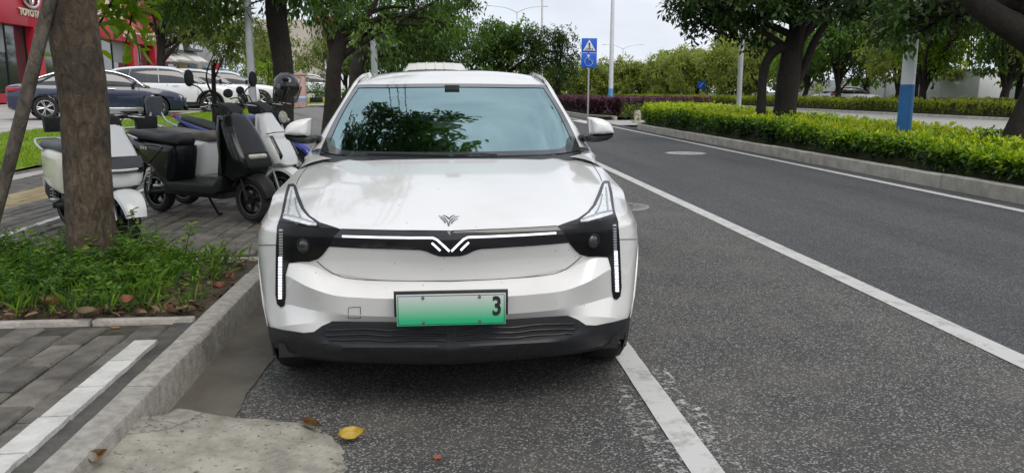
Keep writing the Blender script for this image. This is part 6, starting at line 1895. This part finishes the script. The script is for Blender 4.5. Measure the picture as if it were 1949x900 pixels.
SUVS = dict(L=4.46, W=1.83, st=[(-2.22, .50, .90, .76), (-2.16, .36, 1.05, .90), (-1.8, .30, 1.10, .97), (-1.0, .28, 1.08, 1.0), (0, .28, 1.06, 1.0), (.8, .28, 1.05, 1.0), (1.35, .28, 1.01, .98), (1.85, .29, .94, .93), (2.14, .31, .83, .84), (2.24, .40, .70, .70)],
            roof=[(-2.12, 1.06), (-1.9, 1.36), (-1.6, 1.54), (-.8, 1.62), (.0, 1.60), (.45, 1.49), (.9, 1.25), (1.2, 1.06)], rf=(-2.0, .48), ax=(-1.30, 1.34), r=.345, clad=True,
            pil=[(-1.85, -1.65, .10), (-.28, -.30, .05), (-1.25, -1.15, .03), (1.1, .38, .035)], handles=(-.7, .25), doors=(-1.0, -.02, .95), mirror=.80, hl=(2.12, .82), tl=(-2.18, .98), gz=.66)
VAN = dict(L=4.0, W=1.60, van=True, st=[(-1.98, .45, 1.0, .85), (-1.9, .30, 1.12, .95), (-1.2, .25, 1.12, 1.0), (0, .25, 1.10, 1.0), (1.0, .25, 1.06, 1.0), (1.6, .26, .98, .96), (1.92, .30, .82, .86), (2.0, .40, .66, .75)],
           roof=[(-1.95, 1.10), (-1.92, 1.6), (-1.75, 1.86), (-1.0, 1.90), (.4, 1.90), (.85, 1.80), (1.25, 1.45), (1.6, 1.02)], rf=(-1.93, .90), ax=(-1.25, 1.2), r=.29, ribs=True,
           pil=[(-1.9, -1.85, .07), (-.35, -.35, .05), (.5, .5, .05), (1.5, .85, .035)], handles=(-.5, .3), doors=(-.9, .45, 1.2), mirror=1.25, hl=(1.90, .80), tl=(-1.95, 1.0), gz=.6)
# navy sedan: nose to the right, seen side-on
p0, p1 = at(87, 223, 24.2), at(290, 221, 25.5)
cs = (p0 + p1) / 2; d = p1 - p0
far_car('parked_car', 'dark navy saloon parked on the forecourt behind the front trunk', (float(cs[0]), float(cs[1]), float(lotz(cs[1])) - .0), math.atan2(d[1], d[0]), M_navy, SEDAN, 'cars parked on the forecourt')
a0 = math.atan2(d[1], d[0])
p2 = at(405, 209, 29.6)
hd = R_(12)
def from_front_wheel(p, hd, S):
    w = S['ax'][1]
    return (float(p[0] - w * math.cos(hd)), float(p[1] - w * math.sin(hd)), float(lotz(p[1])))
far_car('parked_car', 'nearest white crossover with black wheel arches parked behind the navy saloon', from_front_wheel(p2, hd, SUVS), hd, M_cwhite, SUVS, 'cars parked on the forecourt')
far_car('parked_car', 'second white crossover, nose just past the nearest white one', from_front_wheel(at(452, 205, 33.5), hd, SUVS), hd, M_cwhite, SUVS, 'cars parked on the forecourt')
far_car('parked_car', 'third white car in the row, its nose by the lamp post', from_front_wheel(at(497, 203, 37.0), hd, SUVS), hd, M_cwhite, SUVS, 'cars parked on the forecourt')
far_car('parked_car', 'pale silver car between the navy saloon and the dealership window', from_front_wheel(at(245, 196, 33.0), hd, SEDAN), hd, pm('car_silver', (.42, .42, .43), (.48, .48, .49), 2, .3, metal=.4, coat=1), SEDAN, 'cars parked on the forecourt')
far_car('parked_car', 'distant white car seen between the pink utility box and the leaning trunk', (-9.2, 58.0, .95), R_(8), M_cwhite, SUVS)
far_car('parked_van', 'white microvan with ribbed roof parked behind the white hatchback', (-0.14, 16.6, 0.0), R_(-90), pm('van_white', (.62, .61, .56), (.68, .67, .62), 2, .4, coat=.5), VAN)
# a few vehicles and a white truck beyond the far tree belt
for k, (px, Yd, lab) in enumerate([(1620, 60, 'white car glimpsed through the far trees left of the striped lamp post'), (1590, 66, 'second white car glimpsed under the far trees')]):
    p = at(px, 178, Yd); far_car('parked_car', lab, (float(p[0]), Yd, .12), R_(5 + 170 * k), M_cwhite, SUVS, 'vehicles beyond the far trees')

# ================================================================== BUILDINGS
M_redp = pm('panel_red', (0.44, 0.018, 0.035), (0.50, 0.025, 0.045), 0.8, 0.42, spec=0.4)
M_bglass = pm('shop_glass', (0.018, 0.026, 0.026), (0.04, 0.055, 0.052), 0.5, 0.06, coat=1.0)
M_cream = pm('sign_cream', (0.62, 0.55, 0.40), (0.68, 0.61, 0.46), 3, 0.5)
M_wallg = pm('wall_grey', (0.33, 0.31, 0.285), (0.42, 0.40, 0.37), 1.2, 0.85, bump=0.2)
M_wallb = pm('wall_beige', (0.46, 0.42, 0.35), (0.54, 0.50, 0.43), 1.0, 0.85, bump=0.2)
M_roll = pm('blind_grey', (0.22, 0.24, 0.235), (0.28, 0.30, 0.29), 2, 0.6)
FX = -23.5
def fz(py, px):                            # height on the facade plane for a pixel
    return float(atx(px, py, FX)[2])
def fy(px):
    return float(atx(px, 100, FX)[1])
dl = thing('dealership', 'red panelled car dealership with tall dark glass front', 'building', (FX, 36, .8))
y0, y1 = 30.0, fy(296)
zband = fz(45, 0); ztop = zband + 3.4; zb0 = .78
def bpart(name, mat, boxes, parent=dl, bev=0.0, smooth=30):
    m = MB()
    for c, s in boxes: m.box(c, s, bev=bev)
    return m.build(name, mat, parent, smooth, parent in (dl,) or parent.get('w') == 1)
bpart('wall', M_wallg, [((FX - 6.2, (y0 + y1) / 2, (zb0 + ztop) / 2), (12, y1 - y0, ztop - zb0))])
# band of red panels, each a panel of its own
npan = 9; pl_ = (y1 - y0 + .8) / npan
for k in range(npan):
    for r_, (za, zb_) in enumerate(((zband, zband + 1.68), (zband + 1.69, ztop + .1))):
        m = MB(); m.box((0, 0, 0), (.5, pl_ - .015, zb_ - za), bev=.008); o = m.build('panel', M_redp, dl, 30); o.location = (FX + .25 - dl.location[0], y0 + pl_ * (k + .5) - dl.location[1], (za + zb_) / 2 - dl.location[2])
for px in (58, 243, 285, 150, -40):
    yy = fy(px); m = MB(); m.box((FX + .28, yy, (zb0 + zband) / 2), (.55, .85, zband - zb0)); m.build('column', M_redp, dl, 30, True)
cols = sorted(fy(px) for px in (58, 243, 285, 150, -40))
for a, b in zip(cols[:-1], cols[1:]):
    n = max(1, round((b - a) / 2.6)); w = (b - a - .85) / n
    for k in range(n):
        yy = a + .425 + w * (k + .5)
        wn_ = MB(); wn_.box((FX - .05, yy, (zb0 + .5 + zband) / 2), (.06, w - .07, zband - zb0 - .5)); wo = wn_.build('window', M_bglass, dl, 30, True)
        fm = MB()
        for s in (-1, 1): fm.box((FX - .02, yy + s * (w / 2 - .03), (zb0 + zband) / 2), (.10, .06, zband - zb0))
        fm.build('frame', M_splast, wo, 30).location = (0, 0, 0)
        if k % 2 == 0:
            bl = MB(); bl.box((FX - .015, yy, zband - .75), (.02, w - .2, 1.5)); bl.build('blind', M_roll, wo, 30)
bpart('plinth', M_redp, [((FX + .15, (y0 + y1) / 2, zb0 + .22), (.4, y1 - y0, .5))])
# emblem and lettering
c = atx(57, -3, FX + .56); m = MB(); th = np.linspace(0, 2 * math.pi, 40)
rad = .50
def ell(cy, cz, a, b, n=40):
    return [(FX + .60 - dl.location[0], c[1] + cy + a * math.cos(t) - dl.location[1], c[2] + cz + b * math.sin(t) - dl.location[2]) for t in np.linspace(0, 2 * math.pi, n)]
for e in ((0, 0, rad * 1.7, rad), (0, .08, rad * .42, rad * .80), (0, .25, rad * 1.15, rad * .40)):
    m.tube(ell(*e), .085, 8)
m.build('emblem', M_chrome, dl, 60)
c = atx(57, 26, FX + .56); o = text_mesh('TOYOTA', .52, 'sign_letters', M_cream, .03, dl, (FX + .55 - dl.location[0], c[1] - dl.location[1], c[2] - dl.location[2]), (math.pi / 2, 0, math.pi / 2), .02, 1.05)
for px, py, txt, sz in ((190, 22, '丰', 1.7), (219, 26, '田', 1.9)):
    c = atx(px, py, FX + .56); text_mesh(txt, sz, 'sign_letters', M_cream, .05, dl, (FX + .55 - dl.location[0], c[1] - dl.location[1], c[2] - dl.location[2]), (math.pi / 2, 0, math.pi / 2), .03, 1.6)
c = atx(273, 69, FX + .56); text_mesh('龙禧一丰田大店', .95, 'sign_letters', M_cream, .04, dl, (FX + .55 - dl.location[0], c[1] - dl.location[1], c[2] - dl.location[2]), (math.pi / 2, 0, math.pi / 2), .015, 1.2)

# ---- grey shop building with bay windows and awnings further along
gb = thing('shop_building', 'grey shop building with bay windows and white awnings past the dealership', 'building', (FX, y1 + 8, .8))
ya, yb = y1 + .6, fy(372)
bt_ = 13.0
def gpart(name, mat, c, s, parent=None, bev=0):
    m = MB(); m.box(c, s, bev=bev); q = parent or gb
    return m.build(name, mat, q, 30, q is gb)
gpart('wall', M_wallb, (FX - 5.5, (ya + yb) / 2, bt_ / 2 + .5), (11, yb - ya, bt_))
for k, px in enumerate((312, 352)):
    yy = fy(px)
    for fl, (z0, z1) in enumerate(((fz(98, px), fz(70, px)), (fz(62, px), fz(34, px)), (fz(28, px), fz(0, px)))):
        wo = gpart('bay_window', pm('bay_frame', (.05, .065, .06), (.08, .095, .09), 3, .5), (FX + .5, yy, (z0 + z1) / 2), (1.0, 4.2, z1 - z0))
        for q in (-1, 0, 1):
            gpart('pane', pm('bay_pane', (.34, .37, .37), (.5, .53, .52), 1, .2, coat=.5), (FX + 1.01, yy + q * 1.3, (z0 + z1) / 2), (.04, 1.1, (z1 - z0) * .7), wo)
gpart('sign_board', M_redp, (FX + .4, fy(297), fz(104, 297)), (.3, 1.6, 2.2))
for k, px in enumerate((308, 324, 348, 356)):
    yy = fy(px); m = MB(); m.slab([(FX + .1, fz(97, px)), (FX + 1.5, fz(117, px)), (FX + 1.5, fz(118.5, px)), (FX + .1, fz(118.5, px))], 1.25, .02, 'Y', yy); m.build('awning', pm('awning_white', (.62, .60, .57), (.7, .68, .65), 3, .6), gb, 30, True)
for k, px in enumerate((306, 322, 345, 362)):
    yy = fy(px); d_ = gpart('shop_door', M_bglass if k % 2 else pm('shop_inside', (.30, .26, .12), (.42, .36, .18), 1.5, .6), (FX + .06, yy, fz(138, px)), (.1, 2.4, fz(121, px) - fz(155, px)))
    gpart('frame', M_wallg, (FX + .14, yy, fz(121, px) + .08), (.12, 2.7, .16), d_)
gpart('canopy', M_wallg, (FX + .9, (ya + fy(340)) / 2, fz(118, 320)), (1.8, fy(340) - ya, .18))
bs = thing('shop_building', 'pale shop with a light blue awning and printed sign', 'building', (FX, fy(375), .8))
yc_, yd_ = yb + .4, fy(418)
def spart(name, mat, c, s, parent=None):
    m = MB(); m.box(c, s); q = parent or bs; return m.build(name, mat, q, 30, q is bs)
spart('wall', M_wallg, (FX - 4, (yc_ + yd_) / 2, 5.0), (8, yd_ - yc_, 9))
sg = spart('sign_board', pm('sign_paleblue', (.50, .58, .64), (.56, .64, .70), 2, .5), (FX + 2.0, fy(390), fz(117, 390)), (.25, fy(403) - fy(378), fz(106, 390) - fz(128, 390)))
text_mesh('山小明家', 1.9, 'sign_letters', M_splast, .02, sg, (FX + 2.16, fy(390), fz(117, 390)), (math.pi / 2, 0, math.pi / 2), .02, 1.0)
m = MB(); m.slab([(FX + .1, fz(127, 398)), (FX + 3.0, fz(138, 398)), (FX + 3.0, fz(139.5, 398)), (FX + .1, fz(130, 398))], (fy(412) - fy(382)) / 2, .02, 'Y', (fy(412) + fy(382)) / 2); m.build('awning', pm('awning_blue', (.22, .36, .50), (.28, .42, .56), 3, .6), bs, 30, True)
spart('shop_front', M_bglass, (FX + .06, fy(396), 2.2), (.1, fy(408) - fy(384), 2.6))
rb_ = thing('shop_building', 'far building with a red roof edge behind the thin tree', 'building', (-22, 130, 1.0))
m = MB(); m.box((-24, 132, 6), (12, 14, 12)); m.build('wall', M_wallb, rb_, 30, True)
m = MB(); m.slab([(-18.0, 13.0), (-18, 11.0), (-12.0, 9.0), (-12, 10.0)], 9, .05, 'Y', 130); m.build('roof', M_redp, rb_, 30, True)
for k in range(4):
    m = MB(); m.box((-17.95, 126 + k * 3, 5.4), (.12, 1.8, 1.6)); m.build('window', M_bglass, rb_, 30, True)
# far white wall and truck beyond the right-hand trees
fw = thing('far_wall', 'white site wall seen between trunks beyond the far right trees', 'wall', (46, 60, .1))
for k in range(16):
    m = MB(); m.box((46.0, 60 + k * 3.05, 1.45), (.15, 2.98, 2.5), bev=.01); m.build('panel', pm('wall_white', (.62, .63, .63), (.72, .73, .73), 1, .5), fw, 30, True)
    m = MB(); m.box((45.9, 58.5 + k * 3.05, 1.5), (.12, .12, 2.7)); m.build('post', M_wallg, fw, 30, True)
tk = thing('box_truck', 'white box truck parked behind the far right trees', 'truck', (41.0, 59.5, .1))
m = MB(); m.box((41.0, 59, 1.95), (2.2, 4.6, 2.2), bev=.04); m.build('box', M_cwhite, tk, 35, True)
m = MB(); m.slab([(61.5, .6), (61.5, 2.3), (62.4, 2.25), (63.0, 1.5), (63.1, .6)], 1.0, .06, 'X', 41.0); m.build('cab', M_cwhite, tk, 40, True)
m = MB(); m.slab([(62.35, 1.55), (62.35, 2.1), (62.5, 2.05), (62.85, 1.5)], 1.01, .01, 'X', 41.0); m.build('cab_window', M_cglass, tk, 40, True)
for yy in (57.6, 62.2):
    for s in (-1, 1): wheel(tk, 41.0 + s * .9, yy, .5, .4, .24, s, .6, 5)

# ================================================================== POLES, SIGNS, SIGNALS
M_galv = pm('galvanised', (0.36, 0.38, 0.385), (0.44, 0.46, 0.465), 6, 0.5, metal=0.25)
M_pwhite = pm('pole_white', (0.62, 0.64, 0.65), (0.70, 0.71, 0.72), 4, 0.4)
M_pblue = pm('pole_blue', (0.015, 0.13, 0.36), (0.02, 0.16, 0.42), 6, 0.4)
M_pblue2 = pm('pole_lightblue', (0.10, 0.30, 0.58), (0.14, 0.36, 0.64), 6, 0.4)
def lamp(name, label, base, r0, h, mat, band=None, bandz=0, arms=(), group=None, r1=None):
    t = thing(name, label, 'lamp post', base, 0, group); r1 = r1 or r0 * .5
    z = lambda k: r0 + (r1 - r0) * k
    m = MB(); m.lathe([(z(bandz / h if band else 0), bandz if band else 0.0), (r1, h)], seg=20); m.build('post', mat, t, 50)
    if band: m = MB(); m.lathe([(r0 + .004, 0), (z(bandz / h) + .004, bandz)], seg=20); m.build('painted_band', band, t, 50)
    m = MB(); m.lathe([(r0 * 1.9, 0), (r0 * 1.9, .02), (r0 * 1.2, .03)], seg=20); m.build('base_plate', mat, t, 40)
    for dx, dy, dz in arms:
        m = MB(); m.tube(cat_rom([(0, 0, h - .15), (dx * .4, dy * .4, h + dz * .6), (dx, dy, h + dz)], 5), [.05] * 6 + [.035] * 5, 8); m.build('arm', mat, t, 60)
        m = MB(); m.box((0, 0, 0), (.7, .22, .10), bev=.04); o = m.build('lamp_head', mat, t, 50); o.location = (dx * 1.12, dy * 1.12, h + dz); o.rotation_euler = (0, 0, math.atan2(dy, dx))
    return t
lamp('lamp_post', 'slim grey steel post rising behind the scooters', (-2.95, 12.75, .17), .062, 7.0, M_galv, arms=[(1.2, 0, .2)], r1=.045)
lamp('lamp_post', 'thick post painted blue below and white above in the near hedge', (8.47, 14.0, .18), .125, 9.0, M_pwhite, M_pblue, 1.28, arms=[(-2.0, 0, .3), (2.0, 0, .3)], r1=.09)
lamp('lamp_post', 'tall white post with light blue foot in the purple hedge', (9.0, 42.5, .15), .135, 10.0, M_pwhite, M_pblue2, 1.35, arms=[(-2.2, 0, .3), (2.2, 0, .3)])
lamp('lamp_post', 'grey galvanised post behind the left stem of the banyan', (10.05, 26.5, .0), .085, 3.4, M_galv, r1=.08)
for k, (px, py, Y, h) in enumerate(((984, 22, 95, 11.2), (1186, 92, 140, 9.6))):
    p = at(px, py, Y); lamp('lamp_post', ('double armed street lamp showing above the round bright green tree', 'small distant double armed street lamp right of the blue sign')[k], (float(p[0]), Y, 0), .12, float(p[2]), M_pwhite, arms=[(-3.0, 0, .6), (3.0, 0, .6)])
lamp('lamp_post', 'thin white mast between the round tree and the blue sign', (8.9, 72, 0), .13, 14.0, M_pwhite)
# blue crossing sign
sg = thing('road_sign', 'blue sign with pedestrian crossing triangle and wheelchair symbol', 'sign', (7.28, 40.0, .15))
M_sblu = pm('sign_blue', (0.010, 0.10, 0.55), (0.012, 0.115, 0.60), 3, 0.35)
M_swh = pm('sign_white', (0.72, 0.74, 0.76), rough=0.4)
pA, pB = at(1107, 73, 40), at(1135.5, 129, 40)
wS, hS = pB[0] - pA[0], pA[2] - pB[2]; cS = ((pA[0] + pB[0]) / 2, 40.0, (pA[2] + pB[2]) / 2)
m = MB(); m.tube([(cS[0] + .0, 40.06, .1), (cS[0], 40.06, pA[2] - .1)], .045, 10); m.build('post', M_galv, sg, 50, True)
for k in (0, 1):
    m = MB(); m.box((cS[0], 40.0, cS[2] + (.5 - k) * hS * .5), (wS, .02, hS * .5 - .012), bev=.006); pn = m.build('panel', M_sblu, sg, 30, True)
    zc0 = cS[2] + (.5 - k) * hS * .5
    X = lambda u: cS[0] + u * wS * .5 ; Zf = lambda v: zc0 + v * hS * .25
    if k == 0:
        m = MB(); m.slab([(X(-.82), Zf(-.72)), (X(.82), Zf(-.72)), (X(0), Zf(.78))], .004, .002, 'Y', 39.984); m.build('triangle', M_swh, pn, 30)
        m = MB()
        for q in (-.5, -.25, 0, .25, .5): m.slab([(X(q - .07), Zf(-.70)), (X(q + .02), Zf(-.70)), (X(q * .75 + .06), Zf(-.36)), (X(q * .75 - .02), Zf(-.36))], .003, .001, 'Y', 39.977)
        m.tube([(X(0), 39.975, Zf(.08)), (X(.02), 39.975, Zf(-.14))], .05, 6, squash=.3); m.tube([(X(.02), 39.975, Zf(-.14)), (X(.14), 39.975, Zf(-.5))], .025, 6, squash=.3); m.tube([(X(.02), 39.975, Zf(-.14)), (X(-.14), 39.975, Zf(-.5))], .025, 6, squash=.3)
        m.tube([(X(-.14), 39.975, Zf(-.1)), (X(0), 39.975, Zf(.06)), (X(.15), 39.975, Zf(-.1))], .02, 6, squash=.3); m.lathe([(.001, 39.968), (.05, 39.968), (.05, 39.98), (.001, 39.98)], c=(X(0), 0, Zf(.22)), axis='Y', seg=14)
        m.build('walking_figure', M_splast, pn, 40)
    else:
        m = MB(); m.tube([(X(-.08), 39.98, Zf(.42)), (X(-.06), 39.98, Zf(-.02)), (X(.30), 39.98, Zf(-.02)), (X(.42), 39.98, Zf(-.5))], .045, 6, squash=.3)
        m.lathe([(.001, 39.97), (.06, 39.97), (.06, 39.985), (.001, 39.985)], c=(X(-.09), 0, Zf(.60)), axis='Y', seg=14)
        th = np.linspace(R_(95), R_(380), 24); m.tube([(X(-.04) + .21 * math.cos(t), 39.98, Zf(-.22) + .21 * math.sin(t)) for t in th], .035, 6, squash=.3); m.tube([(X(-.06), 39.98, Zf(.2)), (X(.22), 39.98, Zf(.2))], .035, 6, squash=.3)
        m.build('wheelchair_symbol', M_swh, pn, 40)
# small far sign
fs = thing('road_sign', 'small blue sign on a grey post in front of the far hedge', 'sign', (27.0, 86, .1))
p = at(1335, 162, 86); m = MB(); m.tube([(p[0], 86, .1), (p[0], 86, p[2])], .06, 8); m.build('post', M_galv, fs, 50).location = (-27.0, -86, -.1)
m = MB(); m.box((p[0], 85.9, p[2]), (.8, .04, .8)); pn = m.build('panel', M_sblu, fs, 30); pn.location = (-27, -86, -.1)
m = MB(); m.tube([(p[0] - .2, 85.85, p[2] - .2), (p[0] + .15, 85.85, p[2] + .2)], .06, 6, squash=.3); m.build('arrow', M_swh, pn, 40)
# traffic signal seen edge-on
ts = thing('traffic_signal', 'grey signal post with a dark signal head half hidden in leaves', 'traffic light', (-2.0, 24.0, .17))
m = MB(); m.tube([(-2.0, 24, .1), (-2.0, 24, 3.25)], .098, 14); m.build('post', M_galv, ts, 50, True)
hd_ = thing('x', None, None); bpy.data.objects.remove(hd_)
m = MB(); m.box((-1.66, 24, 2.88), (.20, .30, .92), bev=.03); m.tube([(-2.0, 24, 3.05), (-1.75, 24, 3.05)], .03, 8); m.tube([(-2.0, 24, 2.7), (-1.75, 24, 2.7)], .03, 8); sh = m.build('signal_head', pm('signal_green_black', (.012, .02, .02), (.02, .03, .03), 4, .5), ts, 40, True)
for k in range(3):
    zz = 3.17 - k * .29
    th = np.linspace(R_(20), R_(160), 12)
    m = MB(); A = [[(xx, 24 + .13 * math.cos(t), zz + .13 * math.sin(t) - .0) for t in th] for xx in (-1.57, -1.34)]; m.loft(A, False, False); m.build('visor', pm('signal_visor', (.03, .045, .05), (.05, .07, .075), 4, .45), sh, 50)
    m = MB(); m.lathe([(.001, -1.55), (.10, -1.55), (.10, -1.57), (.001, -1.57)], c=(0, 24, zz), axis='X', seg=16); m.build('lens', M_cabin, sh, 50)
# pink utility box
ub = thing('utility_box', 'pink utility box with a blue band beside the dark trunk', 'utility box', (float(at(573, 205, 30)[0]), 30.0, float(at(573, 206, 30)[2])))
zt_u = float(at(573, 141, 30)[2]) - ub.location[2]
M_pink = pm('box_pink', (0.50, 0.31, 0.27), (0.60, 0.42, 0.37), 5, 0.6, bump=.1)
m = MB(); m.box((0, 0, zt_u * .5), (.40, .36, zt_u - .06), bev=.012); m.build('cabinet', M_pink, ub, 35)
m = MB(); m.slab([(-.24, zt_u - .05), (-.24, zt_u), (0, zt_u + .05), (.24, zt_u), (.24, zt_u - .05)], .22, .01); m.build('lid', M_pink, ub, 35)
m = MB(); m.box((0, 0, zt_u * .26), (.412, .372, .10)); m.build('blue_band', pm('band_blue', (.16, .34, .62), (.2, .4, .66), 4, .6), ub, 30)
m = MB(); m.box((0, 0, zt_u * .26 + .075), (.411, .371, .05)); m.build('white_band', M_swh, ub, 30)
m = MB(); m.tube(cat_rom([(-.05, -.19, zt_u * .9), (.08, -.19, zt_u * .88), (.02, -.19, zt_u * .72), (-.06, -.19, zt_u * .62)], 4), .012, 5); m.build('drawing', pm('drawing_brown', (.30, .20, .17), rough=.7), ub, 60)
# bollard at the crossing, striped marker post by the shop, yellow-black kerb
bl = thing('bollard', 'short pale stone bollard at the end of the yellow green hedge', 'bollard', (8.35, 33.8, .01))
m = MB(); m.box((0, 0, .27), (.26, .26, .54), bev=.03); m.build('shaft', M_mkerb, bl, 40)
m = MB(); m.box((0, 0, .04), (.34, .34, .08), bev=.02); m.build('foot', M_mkerb, bl, 40)
mp_ = thing('marker_post', 'red and white banded marker post in front of the blue awning', 'post', (float(at(415, 150, 50)[0]), 50.0, .9))
zb_m = float(at(415, 150, 50)[2]) - .9
for k in range(6):
    m = MB(); m.lathe([(.14, .05 + k * .42), (.14, .05 + (k + 1) * .42)], seg=16); m.build('band', M_redp if k % 2 == 0 else M_swh, mp_, 50)
m = MB(); m.lathe([(.22, 0), (.22, .06), (.14, .08)], seg=16); m.build('foot', M_splast, mp_, 50)
yk = thing('striped_kerb', None, None); yk['kind'] = 'structure'
M_yel = pm('kerb_yellow', (.42, .30, .04), (.5, .36, .06), 5, .7)
for k in range(24):
    m = MB(); m.box((-16 + k * .72, 47.5, .86), (.70, .25, .30), bev=.02); m.build('kerb_stone', M_yel if k % 2 else M_splast, yk, 35)
sheet('driveway', -17, -1.5, 40, 47.3, .0, M_conc, zf=lambda X, Y: 0.66 + 0 * X)
# overhead cables along the street (mirrored in the windscreen)
for k, x in enumerate((-1.25, -1.05, -.85)):
    m = MB(); P = [(x, y, 6.6 + .25 * math.cos((y - 20) / 40 * math.pi) * -1 + .0 * k) for y in np.linspace(-18, 60, 30)]; m.tube(P, .016, 6); o = m.build('overhead_cable', M_splast, None, 60)
    tag(o, ('overhead cable nearest the kerb trees, mirrored in the windscreen', 'middle overhead cable mirrored in the windscreen', 'overhead cable nearest the road, mirrored in the windscreen')[k], 'cable', 'overhead cables above the kerb')
